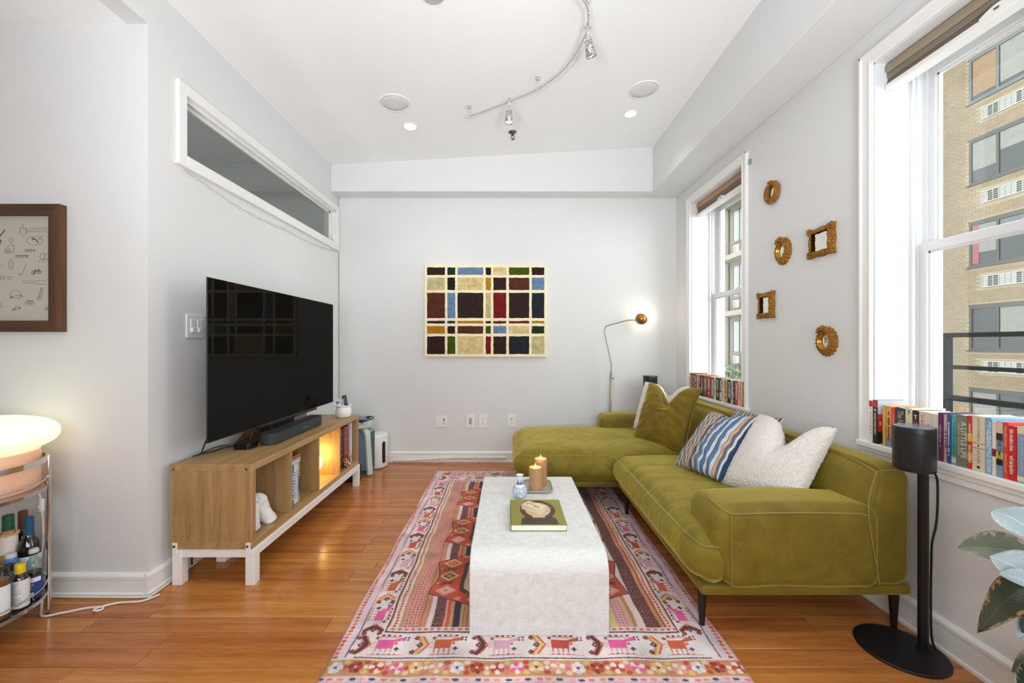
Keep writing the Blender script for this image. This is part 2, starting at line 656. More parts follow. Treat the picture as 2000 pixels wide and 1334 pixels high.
# ---- street windows
def window(n, ya, yb, far_only=False):
    root = struct(empty('window_%d' % n, (XR, (ya + yb) / 2, WZ0)))
    cw = 0.058
    # casing: three mitred boards with a raised outer band and an inner bead
    def casing(name, y0, y1, z0, z1):
        b = MB()
        b.box(XR - 0.018, XR, y0, y1, z0, z1, 0.003)
        return b
    for s, (a, c) in ((-1, (yb, yb + cw)), (1, (ya - cw, ya))):
        b = MB()
        b.box(XR - 0.018, XR + 0.0005, a, c, WZ0 - 0.03, WZ1 + cw, 0.003)
        oy = c if s == -1 else a
        b.box(XR - 0.026, XR - 0.016, oy - 0.014 if s == -1 else oy, oy if s == -1 else oy + 0.014, WZ0 - 0.03, WZ1 + cw, 0.003)
        iy = a if s == -1 else c
        b.box(XR - 0.022, XR - 0.016, iy if s == -1 else iy - 0.008, iy + 0.008 if s == -1 else iy, WZ0, WZ1, 0.002)
        b.build('casing', TRIM, root)
    b = MB()
    b.box(XR - 0.018, XR + 0.0005, ya, yb, WZ1, WZ1 + cw, 0.003)
    b.box(XR - 0.026, XR - 0.016, ya - cw, yb + cw, WZ1 + cw - 0.014, WZ1 + cw, 0.003)
    b.build('casing', TRIM, root)
    # stool and apron moulding
    b = MB()
    b.box(XR - 0.035, XR + 0.17, ya - cw - 0.02, yb + cw + 0.005, WZ0 - 0.028, WZ0, 0.006, 2)
    b.build('sill', TRIM, root)
    b = MB()
    b.box(XR - 0.022, XR, ya - cw - 0.01, yb + cw, WZ0 - 0.048, WZ0 - 0.026, 0.006, 2)
    b.box(XR - 0.014, XR, ya - cw - 0.005, yb + cw, WZ0 - 0.075, WZ0 - 0.046, 0.003)
    b.build('apron', TRIM, root)
    # jamb lining with sash tracks
    b = MB()
    for yy, d in ((yb, -1), (ya, 1)):
        lo, hi = sorted((yy, yy + d * 0.006))
        b.box(XR, XR + 0.30, lo, hi, WZ0, WZ1)
        for k, (x0, x1, t) in enumerate(((0.160, 0.172, 0.020), (0.186, 0.192, 0.016), (0.222, 0.232, 0.022), (0.262, 0.30, 0.020))):
            lo, hi = sorted((yy, yy + d * t))
            b.box(XR + x0, XR + x1, lo, hi, WZ0, WZ1)
    b.box(XR, XR + 0.30, ya, yb, WZ1 - 0.006, WZ1)
    b.box(XR + 0.17, XR + 0.30, ya, yb, WZ1 - 0.03, WZ1)
    b.box(XR + 0.17, XR + 0.32, ya, yb, WZ0 - 0.02, WZ0 + 0.02)
    b.build('jamb', SASH, root)
    zm = 1.640
    def sash(x, z0, z1, top_rail, bot_rail, stile=0.045):
        y0, y1 = ya + 0.008, yb - 0.008
        b = MB()
        th = 0.03
        b.box(x, x + th, y1 - stile, y1, z0, z1, 0.003)
        b.box(x, x + th, y0, y0 + stile, z0, z1, 0.003)
        b.box(x, x + th, y0 + stile, y1 - stile, z1 - top_rail, z1, 0.003)
        b.box(x, x + th, y0 + stile, y1 - stile, z0, z0 + bot_rail, 0.003)
        bd = 0.008                                  # glazing bead
        b.box(x + 0.008, x + th - 0.006, y1 - stile - bd, y1 - stile, z0 + bot_rail, z1 - top_rail)
        b.box(x + 0.008, x + th - 0.006, y0 + stile, y0 + stile + bd, z0 + bot_rail, z1 - top_rail)
        b.box(x + 0.008, x + th - 0.006, y0 + stile, y1 - stile, z1 - top_rail - bd, z1 - top_rail)
        b.box(x + 0.008, x + th - 0.006, y0 + stile, y1 - stile, z0 + bot_rail, z0 + bot_rail + bd)
        o = b.build('sash', SASH, root)
        bx('pane', GLASS, o, x + 0.014, x + 0.018, y0 + stile, y1 - stile, z0 + bot_rail, z1 - top_rail)
        return o
    s1 = sash(XR + 0.193, WZ0 + 0.02, zm + 0.02, 0.042, 0.06)
    sash(XR + 0.232, zm - 0.02, WZ1 - 0.03, 0.05, 0.042)
    b = MB()                                          # sash lock on the meeting rail
    ym = (ya + yb) / 2
    b.box(XR + 0.196, XR + 0.22, ym - 0.03, ym + 0.03, zm + 0.02, zm + 0.028, 0.002)
    b.cyl((XR + 0.208, ym, zm + 0.028), 0.011, 0.008, 14)
    b.box(XR + 0.198, XR + 0.208, ym - 0.035, ym + 0.003, zm + 0.034, zm + 0.042, 0.002)
    b.build('sash_lock', SASH, s1)
    return root
w1 = window(1, *WIN[0])
w2 = window(2, *WIN[1])
w4 = window(4, *WIN[2])
b = MB()                                              # small contact sensor on the far window's casing
b.box(XR - 0.012, XR - 0.001, 2.872, 2.886, 2.46, 2.50, 0.002)
b.build('latch', M('grey_plastic', (150, 148, 146), 0.4), w1)

# ---- interior transom window in the left wall (looks into the next room)
wt = struct(empty('window_3', (XL, 3.1, 2.2)))
for nm, (a, c, z0, z1) in {'l': (2.123, TY0, 2.14, 2.577), 'r': (TY1, 4.142, 2.14, 2.577)}.items():
    bx('casing', TRIM, wt, XL - 0.001, XL + 0.018, a, c, z0, z1, 0.003)
for z0, z1 in ((TZ1, 2.577), (2.14, TZ0)):
    b = MB()
    b.box(XL - 0.001, XL + 0.018, TY0, TY1, z0, z1, 0.003)
    if z1 < 2.3:
        b.box(XL, XL + 0.024, 2.11, 4.142, z0 - 0.008, z0 + 0.006, 0.003)
    b.build('casing', TRIM, wt)
b = MB()
for (a, c, z0, z1) in ((TY0, TY0 + 0.004, TZ0, TZ1), (TY1 - 0.02, TY1, TZ0, TZ1), (TY0, TY1, TZ1 - 0.006, TZ1), (TY0, TY1, TZ0, TZ0 + 0.004)):
    b.box(XL - 0.1, XL, a, c, z0, z1)
for x0, x1, t in ((XL - 0.02, XL - 0.008, 0.018), (XL - 0.062, XL - 0.046, 0.03)):
    b.box(x0, x1, TY0, TY1, TZ1 - t, TZ1, 0.002)
    b.box(x0, x1, TY1 - t - 0.012, TY1, TZ0, TZ1, 0.002)
    b.box(x0, x1, TY0, TY0 + t * 0.3, TZ0, TZ1)
b.build('jamb', TRIM, wt)
bx('pane', glass_material('transom_glass', (225, 228, 226), 1.0), wt, XL - 0.052, XL - 0.048, TY0, TY1, TZ0, TZ1)
# next room: ceiling with a dropped beam, brightened by an added, unseen point light
nl = bpy.data.lights.new('next_room_fill', 'POINT')
nl.energy = 16
nl.shadow_soft_size = 0.12
no = bpy.data.objects.new('next_room_fill', nl)
C.objects.link(no)
no.location = (-2.7, 2.7, 1.3)
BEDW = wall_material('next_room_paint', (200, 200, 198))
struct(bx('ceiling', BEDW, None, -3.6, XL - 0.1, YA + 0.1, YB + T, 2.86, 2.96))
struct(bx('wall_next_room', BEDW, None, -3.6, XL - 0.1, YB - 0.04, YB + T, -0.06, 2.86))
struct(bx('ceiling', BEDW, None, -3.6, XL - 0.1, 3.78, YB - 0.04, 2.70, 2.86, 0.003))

# ================================================================== CEILING THINGS
NICKEL = M('brushed_nickel', (206, 206, 206), 0.35, 0.6, var=0.02)
CHROME = M('chrome', (225, 225, 228), 0.08, 1.0, var=0.01)
WHITEP = M('white_plastic', (238, 238, 236), 0.35, var=0.01)
GRILLE = M('speaker_cloth_grille', (226, 226, 227), 0.7, var=0.02, bump=0.3, bscale=900)

def ceil_pt(px, py, drop=0.0):
    """point where a sight line meets the sloping ceiling plane lowered by drop"""
    X = 0.0
    for _ in range(40):
        Y = (zc(X) - drop - EYE) * FPX / (VY - py)
        X = (px - VX) * Y / FPX
    return Vector((X, Y, zc(X) - drop))
SL = math.atan(0.174 / 3.131)
CN = Vector((math.sin(SL), 0, -math.cos(SL)))         # ceiling normal, pointing into the room

lum = M('lamp_glow', (255, 250, 240), 0.4, emit=(255, 248, 236), estr=9.0)
for px, py, r, lab in ((801, 247, 0.060, 'round recessed downlight in the ceiling, left one nearer the media console side'),
                       (1231.5, 222, 0.056, 'round recessed downlight in the ceiling, right one near the window soffit')):
    p = ceil_pt(px, py)
    t = thing('recessed_light', lab, 'light', p, group='recessed ceiling lights')
    b = MB()
    b.lathe([(r * 0.80, 0.0), (r * 0.82, 0.006), (r * 0.98, 0.006), (r, 0.0)], p, 40, CN)
    b.build('trim_ring', WHITEP, t, True)
    b = MB()
    b.lathe([(0, 0.003), (r * 0.80, 0.003), (r * 0.80, 0.0)], p, 32, CN)
    b.build('diffuser', lum, t)
    d = bpy.data.lights.new('downlight', 'SPOT')
    d.energy = 10
    d.spot_size = math.radians(120)
    d.spot_blend = 0.8
    d.shadow_soft_size = r
    d.color = (1, 0.95, 0.87)
    o = bpy.data.objects.new('downlight', d)
    C.objects.link(o)
    o.location = p + CN * 0.02

for px, py, lab in ((771, 201, 'round white in-ceiling speaker, the left one of the pair'), (1257, 175.5, 'round white in-ceiling speaker, the right one near the soffit')):
    p = ceil_pt(px, py)
    t = thing('ceiling_speaker', lab, 'speaker', p, group='in-ceiling speakers')
    r = 0.114
    b = MB()
    b.lathe([(r * 0.86, 0.001), (r * 0.88, 0.007), (r * 0.97, 0.006), (r, 0.0)], p, 48, CN)
    b.build('rim', WHITEP, t, True)
    b = MB()
    b.lathe([(0, 0.005), (r * 0.5, 0.0048), (r * 0.87, 0.003), (r * 0.88, 0.0)], p, 48, CN)
    b.build('grille', GRILLE, t, True)

# fire sprinkler
def sprinkler(p, nrm, lab):
    t = thing('fire_sprinkler', lab, 'sprinkler', p)
    st = M('sprinkler_steel', (120, 116, 110), 0.3, 1.0)
    b = MB()
    b.lathe([(0, 0.0), (0.036, 0.0), (0.034, 0.006), (0.014, 0.014), (0.012, 0.03), (0, 0.03)], p, 24, nrm)
    b.build('escutcheon', st, t, True)
    b = MB()
    for s in (-1, 1):
        q = p + nrm * 0.028
        b.tube([q + Vector((0.008 * s, 0, 0)), q + Vector((0.016 * s, 0, 0)) + nrm * 0.012, q + nrm * 0.034], 0.003, 6)
    b.build('frame', st, t, True)
    b = MB()
    b.lathe([(0, 0.060), (0.016, 0.060), (0.017, 0.063), (0, 0.064)], p, 16, nrm)
    b.build('deflector', st, t)
sprinkler(ceil_pt(1001, 258), CN, 'small metal fire sprinkler head hanging from the ceiling below the track spotlight')
sprinkler(Vector((-2.75, 3.22, 2.86)), Vector((0, 0, -1)), 'metal fire sprinkler seen through the transom window in the next room')

# curved monorail track
pts2 = [(913.5, 228), (953, 214.5), (994.5, 198), (1024, 186), (1050, 174), (1073, 159), (1095, 141), (1110, 125), (1122, 108), (1132, 92), (1140, 75), (1145, 64), (1147.5, 54), (1149.3, 38), (1149, 24), (1145, 10), (1137, -2), (1118, -22)]
rail = [ceil_pt(x, y, 0.075) for x, y in pts2]
tr = thing('track_light_rail', 'curved satin nickel track rail hung below the white ceiling', 'track light', rail[4])
b = MB()
b.tube(bez(rail, 6), 0.0055, 8)
b.build('rail', NICKEL, tr, True)
b = MB()
b.cyl(rail[0] + Vector((-0.012, 0.0, 0)), 0.009, 0.024, 12, (1, 0, 0), 0.002)
b.build('end_cap', NICKEL, tr, True)
for k in (0, 4, 14):
    p = rail[k] + (Vector((0.012, 0, 0)) if k == 0 else Vector((0, 0, 0)))
    top = Vector((p.x, p.y, zc(p.x)))
    b = MB()
    b.lathe([(0, -0.012), (0.006, -0.012), (0.006, 0.008), (0.003, 0.012), (0.003, 0.058), (0.012, 0.062), (0.016, 0.076), (0, 0.076)], p, 14)
    b.build('standoff', CHROME, tr, True)
# power canopy, mostly out of the picture above
pc = ceil_pt(845, -15)
t = thing('ceiling_canopy', 'flat round metal ceiling canopy cut by the top edge of the photo', 'canopy', pc)
b = MB()
b.lathe([(0, 0), (0.062, 0), (0.060, 0.012), (0.045, 0.018), (0, 0.018)], pc, 32, CN)
b.build('dish', NICKEL, t, True)
b = MB()
b.lathe([(0, 0.018), (0.006, 0.018), (0.005, 0.026), (0, 0.028)], pc, 12, CN)
b.build('screw', CHROME, t, True)

MESHG = G('perforated_metal')                          # perforated spotlight cup
vor = MESHG.n('ShaderNodeTexVoronoi')
MESHG.put(vor.inputs['Vector'], MESHG.objco())
vor.inputs['Scale'].default_value = 130
MESHG.set(Base_Color=MESHG.ramp(vor.outputs['Distance'], [(0.25, (0.95, 0.95, 0.95)), (0.5, (0.32, 0.32, 0.33))]), Metallic=0.6, Roughness=0.35)
MESHG.bump(vor.outputs['Distance'], 0.5, 0.003)
def spot(p, d, lab, energy):
    t = thing('track_spotlight', lab, 'spotlight', p, group='track spotlights')
    d = Vector(d).normalized()
    b = MB()
    b.cyl(p + Vector((-0.02, 0, 0)), 0.006, 0.04, 10, (1, 0, 0))
    b.lathe([(0, 0.022), (0.009, 0.022), (0.011, 0.0), (0.009, -0.018), (0.004, -0.022), (0.004, -0.05), (0, -0.05)], p, 14)
    b.build('mount', CHROME, t, True)
    j = p + Vector((0, 0, -0.055))
    b = MB()
    b.sphere(j, 0.012, u=14, v=8)
    b.tube([j + Vector((0.018, 0, 0.004)), j + Vector((0.026, 0, -0.012)), j + Vector((0.02, 0, -0.026))], 0.003, 6)
    b.build('swivel', CHROME, t, True)
    q = j + d * 0.012
    b = MB()
    b.lathe([(0.014, 0.0), (0.021, 0.004), (0.030, 0.088), (0.028, 0.088), (0.020, 0.01)], q, 28, d)
    b.build('shade', MESHG.m, t, True)
    b = MB()
    b.lathe([(0, 0.078), (0.026, 0.078)], q, 24, d)
    b.build('bulb', M('spot_glow', (255, 252, 246), 0.4, emit=(255, 250, 240), estr=10.0), t)
    L = bpy.data.lights.new('spot_beam', 'SPOT')
    L.energy = energy
    L.spot_size = math.radians(70)
    L.spot_blend = 0.9
    L.shadow_soft_size = 0.026
    L.color = (1, 0.95, 0.88)
    o = bpy.data.objects.new('spot_beam', L)
    C.objects.link(o)
    o.location = q + d * 0.095
    o.rotation_euler = d.to_track_quat('-Z', 'Y').to_euler()
spot(rail[12], (0.28, 0.30, -0.9), 'perforated metal track spotlight on the right end of the curved rail, tilted', 6)
spot(rail[2], (-0.02, 0.05, -1), 'perforated metal track spotlight hanging straight down mid rail', 5)

# ================================================================== WALL THINGS, BACK
GOLDP = None
def painting():
    Yf = 4.125
    X0, X1, Z1, Z0 = -0.845, 0.386, 1.996, 1.066
    t = thing('painting', 'abstract canvas of coloured rectangles in a cream grid on the back wall', 'painting', ((X0 + X1) / 2, YB, Z0))
    cream = M('cream_oil_paint', (246, 234, 196), 0.5, var=0.03, vscale=9, bump=0.35, bscale=70)
    b = MB()
    b.box(X0, X1, Yf, YB - 0.001, Z0, Z1, 0.002)
    b.build('canvas', cream, t)
    # crop coordinates of the patches
    def cx(v): return X0 + (v - 162) / (1495 - 162) * (X1 - X0)
    def cz(v): return Z1 - (v - 200) / (1205 - 200) * (Z1 - Z0)
    cols = [(190, 385), (412, 496), (523, 802), (830, 886), (913, 1053), (1083, 1304), (1332, 1468)]
    rows = [(232, 314), (343, 478), (508, 783), (814, 841), (870, 952), (982, 1174)]
    DB, DP, GR, TAN, BL, GRD, OC, RU, RD, NV, OL, BK = ((66, 44, 34), (72, 36, 40), (92, 120, 10), (218, 196, 138), (118, 152, 190), (36, 70, 44), (196, 140, 16), (126, 60, 40), (168, 24, 32), (42, 52, 66), (198, 186, 138), (40, 34, 38))
    grid = [[DB, GRD, BL, BK, TAN, GR, DP], [OL, BK, TAN, OC, DP, RU, BL], [RU, BL, DB, OL, RD, DB, NV], [DP, GRD, OC, DP, RU, (140, 30, 34), OC], [OC, DP, RU, GR, BL, TAN, GRD], [DP, GR, TAN, (180, 20, 30), DB, NV, OL]]
    rr = random.Random(3)
    for i, (z1, z0) in enumerate(rows):
        for j, (a, c) in enumerate(cols):
            rgb = grid[i][j]
            kd = 0.66 if sum(rgb) < 330 else 0.86 if sum(rgb) < 480 else 0.97
            mcol = M('oil_paint_%02x%02x%02x' % rgb, tuple(v * kd for v in rgb), 0.55, var=0.12, vscale=22, bump=0.6, bscale=55, spec=0.12)
            b = MB()
            xa, xb, za, zb = cx(a), cx(c), cz(z0), cz(z1)
            n = 6
            jit = lambda: rr.uniform(-0.0025, 0.0025)
            poly = [(xa + (xb - xa) * k / n, Yf, za + jit()) for k in range(n)] + [(xb + jit(), Yf, za + (zb - za) * k / n) for k in range(n)]
            poly += [(xb - (xb - xa) * k / n, Yf, zb + jit()) for k in range(n)] + [(xa + jit(), Yf, zb - (zb - za) * k / n) for k in range(n)]
            b.prism(poly, (0, -0.0016, 0))
            b.build('paint_block', mcol, t, fix=True)
painting()

def outlet(px0, px1, py0, py1, lab, kind):
    a, c = at(px0, py1, YB), at(px1, py0, YB)
    t = thing('wall_outlet' if kind != 'jack' else 'cable_plate', lab, 'outlet', ((a.x + c.x) / 2, YB, a.z), group='outlet plates on the back wall')
    b = MB()
    b.box(a.x, c.x, YB - 0.007, YB - 0.0005, a.z, c.z, 0.003, 2)
    b.build('plate', WHITEP, t)
    mx, mz, w, h = (a.x + c.x) / 2, (a.z + c.z) / 2, c.x - a.x, c.z - a.z
    dk = M('dark_slot', (40, 36, 34), 0.5)
    bz = M('bronze_contacts', (150, 118, 92), 0.4, 0.5)
    yf = YB - 0.007
    if kind == 'duplex':
        for s in (-1, 1):
            z = mz + s * 0.020
            b = MB()
            b.lathe([(0, 0), (0.016, 0), (0.015, 0.003), (0, 0.003)], (mx, yf + 0.0005, z), 20, (0, -1, 0))
            f = b.build('socket', WHITEP, t)
            b = MB()
            for q in (-0.006, 0.006):
                b.box(mx + q - 0.0012, mx + q + 0.0012, yf - 0.0035, yf - 0.0026, z - 0.001, z + 0.008)
            b.cyl((mx, yf - 0.0026, z - 0.008), 0.0025, 0.0008, 10, (0, -1, 0))
            b.build('slot', dk, f)
    elif kind == 'multi':
        for k in range(4):
            b = MB()
            z = mz + 0.024 - k * 0.016
            for q in (-0.010, -0.003, 0.004, 0.011):
                b.box(mx + q - 0.0022, mx + q + 0.0022, yf - 0.003, yf, z - 0.005, z + 0.005)
            b.build('terminal', bz, t)
    elif kind == 'jack':
        for z in (0.018, -0.016):
            b = MB()
            b.lathe([(0, 0), (0.006, 0), (0.006, 0.005), (0.003, 0.009), (0, 0.009)], (mx + 0.002, yf, mz + z), 14, (0, -1, 0))
            b.build('jack', dk if z > 0 else NICKEL, t)
    else:
        b = MB()
        b.cyl((mx - 0.022, yf, mz + 0.002), 0.005, 0.006, 12, (0, -1, 0))
        b.build('jack', NICKEL, t)
        b = MB()
        b.box(mx + 0.024, mx + 0.038, yf - 0.003, yf, mz + 0.012, mz + 0.026)
        b.build('port', dk, t)
        for k in range(3):
            b = MB()
            b.cyl((mx + 0.031, yf, mz + 0.002 - k * 0.012), 0.0035, 0.003, 10, (0, -1, 0))
            b.build('port', dk, t)
outlet(850, 872.5, 812, 834, 'wide white media plate with cable jack and ports, leftmost on back wall', 'media')
outlet(910, 927.6, 809, 835.6, 'white plate with bronze speaker terminals left of the power outlet', 'multi')
outlet(935, 951.8, 809, 835.4, 'white duplex power outlet with two sockets on the back wall', 'duplex')
outlet(991, 1007, 809, 834, 'narrow white cable plate with two round jacks nearest the sofa', 'jack')

CABLEW = M('white_cable', (232, 231, 228), 0.45)
def cable(name, pts, r, mat, lab, n=8):
    b = MB()
    b.tube(bez(pts, n), r, 7)
    return tag(b.build(name, mat, None, True), lab, 'cable')
zb = 0.045
t = thing('cable_conduit', 'white ribbed cable conduit clipped along the back baseboard', 'cable', (-0.2, YB - 0.03, 0.03))
b = MB()
q = [Vector((-1.17 + 1.15 * i / 150, YB - 0.032, 0.022 + 0.028 * min(1, max(0, (i - 20) / 60)))) for i in range(151)]
b.tube(q, [0.0095 + 0.0015 * (i % 2) for i in range(151)], 8)
b.build('conduit', CABLEW, t, True)
for x in (-0.68, -0.30):
    bx('clip', WHITEP, t, x - 0.007, x + 0.007, YB - 0.043, YB - 0.013, 0.015, 0.066, 0.003)
cable('speaker_cable', [(-1.20, 4.09, 0.07), (-1.14, 4.12, 0.075), (-1.10, 4.115, 0.06), (-1.09, 4.10, 0.045), (-1.13, 4.09, 0.035), (-1.2, 4.09, 0.04)], 0.003, CABLEW, 'thin white looped cable behind the white cylinder at the baseboard')

# wall switch on the left wall
t = thing('light_switch', 'white double dimmer switch plate on the left wall beside the television', 'switch', (XL, 2.25, 1.231), group=None)
bx('plate', WHITEP, t, XL + 0.0005, XL + 0.008, 2.188, 2.314, 1.231, 1.357, 0.003, 2)
for y in (2.228, 2.276):
    o = bx('paddle', WHITEP, t, XL + 0.006, XL + 0.012, y - 0.017, y + 0.017, 1.260, 1.332, 0.002)
    bx('rocker', WHITEP, o, XL + 0.010, XL + 0.018, y - 0.013, y + 0.013, 1.262, 1.286, 0.002)

# fairy lights sagging under the transom
t = thing('string_lights', 'thin wire fairy light string pinned along the wall below the transom window', 'string lights', (XL, 3.1, 2.1))
rr = random.Random(11)
wire = []
N = 220
for i in range(N + 1):
    u = i / N
    y = 2.17 + u * (4.13 - 2.17)
    z = 2.125 - 0.06 * math.sin(math.pi * min(1, u * 1.02)) * (1 + 0.25 * math.sin(u * 9)) - 0.006 + 0.008 * math.sin(i * 1.7) + rr.uniform(-0.004, 0.004)
    wire.append(Vector((XL + 0.006 + 0.004 * math.sin(i * 2.3), y, z)))
b = MB()
b.tube(wire, 0.0009, 5)
b.build('wire', M('silver_wire', (205, 203, 198), 0.35, 0.6), t, True)
b = MB()
for i in range(4, N, 4):
    p = wire[i]
    b.sphere(p, 0.0028, u=6, v=4)
    b.tube([p, p + Vector((0.004, rr.uniform(-.012, .012), rr.uniform(-.016, .004)))], 0.0008, 4)
o = b.build('micro_bulb', M('clear_bulb', (225, 222, 214), 0.15), t, True)
o['kind'] = 'stuff'
cw = [Vector((XL + 0.012, YB - 0.012, 2.10 - 1.5 * i / 90)) + Vector((rr.uniform(0, .006), rr.uniform(-.008, 0), 0)) for i in range(91)]
b = MB()
b.tube(cw, 0.0009, 5)
b.build('hanging_wire', _mc['silver_wire'], t, True)

# framed illustration on the alcove wall
def framed_print():
    Yw = YA
    X1, Z1, Z0 = -2.112, 1.857, 1.256
    X0 = X1 - 0.78
    t = thing('picture_frame', 'rustic dark wood frame with a sheet of small line drawings', 'picture', ((X0 + X1) / 2, Yw, Z0))
    wd = wood_material('rustic_walnut', [(28, 18, 13), (58, 40, 30), (104, 64, 36)], 0.55, 'Z', 0.6, 0.2, contrast=0.9)
    wdx = wood_material('rustic_walnut_across', [(28, 18, 13), (58, 40, 30), (96, 60, 35)], 0.55, 'X', 0.6, 0.2, contrast=0.9)
    fw = 0.052
    yf = Yw - 0.034
    def rail(poly, mt):
        b = MB()
        b.prism(poly, (0, 0.033, 0))
        b.build('frame_rail', mt, t, fix=True)
    rail([(X0, yf, Z1), (X1, yf, Z1), (X1 - fw, yf, Z1 - fw), (X0 + fw, yf, Z1 - fw)], wdx)
    rail([(X0, yf, Z0), (X1, yf, Z0), (X1 - fw, yf, Z0 + fw), (X0 + fw, yf, Z0 + fw)], wdx)
    rail([(X1, yf, Z1), (X1, yf, Z0), (X1 - fw, yf, Z0 + fw), (X1 - fw, yf, Z1 - fw)], wd)
    rail([(X0, yf, Z1), (X0, yf, Z0), (X0 + fw, yf, Z0 + fw), (X0 + fw, yf, Z1 - fw)], wd)
    paper = M('drawing_paper', (206, 202, 190), 0.8, var=0.01)
    bx('paper', paper, t, X0 + fw - 0.004, X1 - fw + 0.004, Yw - 0.016, Yw - 0.002, Z0 + fw - 0.004, Z1 - fw + 0.004)
    ink = M('pencil_ink', (96, 92, 86), 0.8)
    inkd = M('dark_ink', (58, 55, 52), 0.8)
    yp = Yw - 0.0163
    def P(px, py):
        v = at(px, py, Yw - 0.016)
        return Vector((v.x, yp, v.z))
    def doodle(lines, r=0.0008, mt=ink):
        b = MB()
        for ln in lines:
            b.tube([P(x * 140 / 718, 400 + y * 260 / 1334) for x, y in ln], r, 4)
        b.build('sketch', mt, t)
    def ell(cx, cy, rx, ry, a0=0, a1=360, n=16, rot=0):
        o = []
        for i in range(n + 1):
            a = math.radians(a0 + (a1 - a0) * i / n)
            x, y = rx * math.cos(a), ry * math.sin(a)
            c, s = math.cos(rot), math.sin(rot)
            o.append((cx + x * c - y * s, cy + x * s + y * c))
        return o
    doodle([[(202, 236), (205, 290), (230, 302), (262, 290), (264, 236)], ell(233, 236, 31, 7), ell(266, 262, 12, 16, -90, 90), ell(235, 212, 6, 10, 90, 300)])
    doodle([ell(352, 360, 82, 44), [(378, 352), (430, 308)], [(385, 350), (432, 350)]])
    doodle([[(318, 332), (360, 345)], [(320, 352), (352, 338)], [(355, 345), (388, 385)]], 0.002, inkd)
    doodle([[(48, 482), (52, 448), (100, 402), (134, 408), (142, 440), (130, 480), (48, 482)], [(52, 448), (104, 440)], ell(70, 465, 10, 10), ell(95, 465, 10, 10), ell(112, 355, 20, 22, 60, 420), [(112, 378), (116, 392)]])
    for cx in (262, 288, 314, 342):
        doodle([ell(cx, 460, 11, 14), ell(cx, 452, 5, 5)])
    for cx in (170, 195, 220, 246, 272):
        doodle([ell(cx, 518, 12, 13), ell(cx, 512, 5, 5)])
    doodle([ell(428, 515, 26, 32, rot=0.3), ell(464, 520, 22, 28, rot=-0.3), ell(438, 558, 14, 14), [(405, 545), (395, 572)], [(475, 545), (488, 568)]])
    doodle([ell(110, 590, 25, 28), [(92, 618), (94, 645), (126, 645), (128, 618)], [(110, 562), (108, 545)], [(96, 590), (124, 590)]])
    doodle([[(262, 592), (226, 690), (205, 708), (188, 686)], [(190, 684), (212, 690)]])
    doodle([ell(336, 682, 17, 17), ell(394, 672, 17, 17), [(336, 682), (362, 655), (394, 672)], [(345, 652), (372, 652)], [(362, 655), (350, 690), (336, 682)], [(390, 636), (394, 672)]], 0.0014, inkd)
    doodle([[(100, 925), (112, 870), (150, 852), (200, 870), (212, 905), (236, 915), (195, 942), (100, 925)], [(104, 926), (136, 918), (160, 905), (212, 905)]])
    doodle([[(104, 934), (132, 924)], [(200, 918), (214, 912)]], 0.0018, inkd)
    doodle([[(412, 830), (436, 838), (405, 958), (372, 955), (412, 830)], [(404, 860), (428, 868)], [(392, 892), (420, 900)], [(382, 925), (412, 932)], [(420, 834), (388, 956)]])
    doodle([ell(296, 985, 44, 20), ell(296, 972, 36, 16), ell(300, 980, 16, 12)])
    doodle([[(118, 1060), (160, 1022), (178, 1012), (212, 1032), (118, 1060)], ell(142, 1052, 9, 9), ell(196, 1036, 9, 9), [(150, 1030), (170, 1046)]])
    doodle([ell(462, 1042, 18, 20), ell(468, 1040, 9, 12)])
    doodle([[(0, 318), (50, 250)], [(0, 390), (14, 350)]], 0.003)
    doodle([[(0, 712), (20, 712), (34, 730), (44, 712), (46, 745), (0, 755)], ell(10, 735, 6, 6), ell(82, 724, 7, 7), ell(108, 722, 7, 7), [(72, 748), (118, 742)]])
    doodle([[(0, 600), (28, 606), (32, 620)], ell(8, 1005, 12, 22)])
    for i, (y, x0, x1) in enumerate(((234, 300, 478), (252, 290, 494), (270, 290, 486), (760, 232, 462), (782, 222, 372), (797, 360, 462))):
        x = x0
        seg = []
        rr2 = random.Random(i)
        while x < x1:
            w = rr2.uniform(6, 18)
            seg.append([(x, y + rr2.uniform(-1, 1)), (min(x1, x + w), y + rr2.uniform(-1, 1))])
            x += w + 5
        doodle(seg, 0.0009)
    bx('glazing', glass_material('picture_glass', (252, 252, 252), 0.7), t, X0 + fw - 0.003, X1 - fw + 0.003, Yw - 0.024, Yw - 0.022, Z0 + fw - 0.003, Z1 - fw + 0.003)
framed_print()

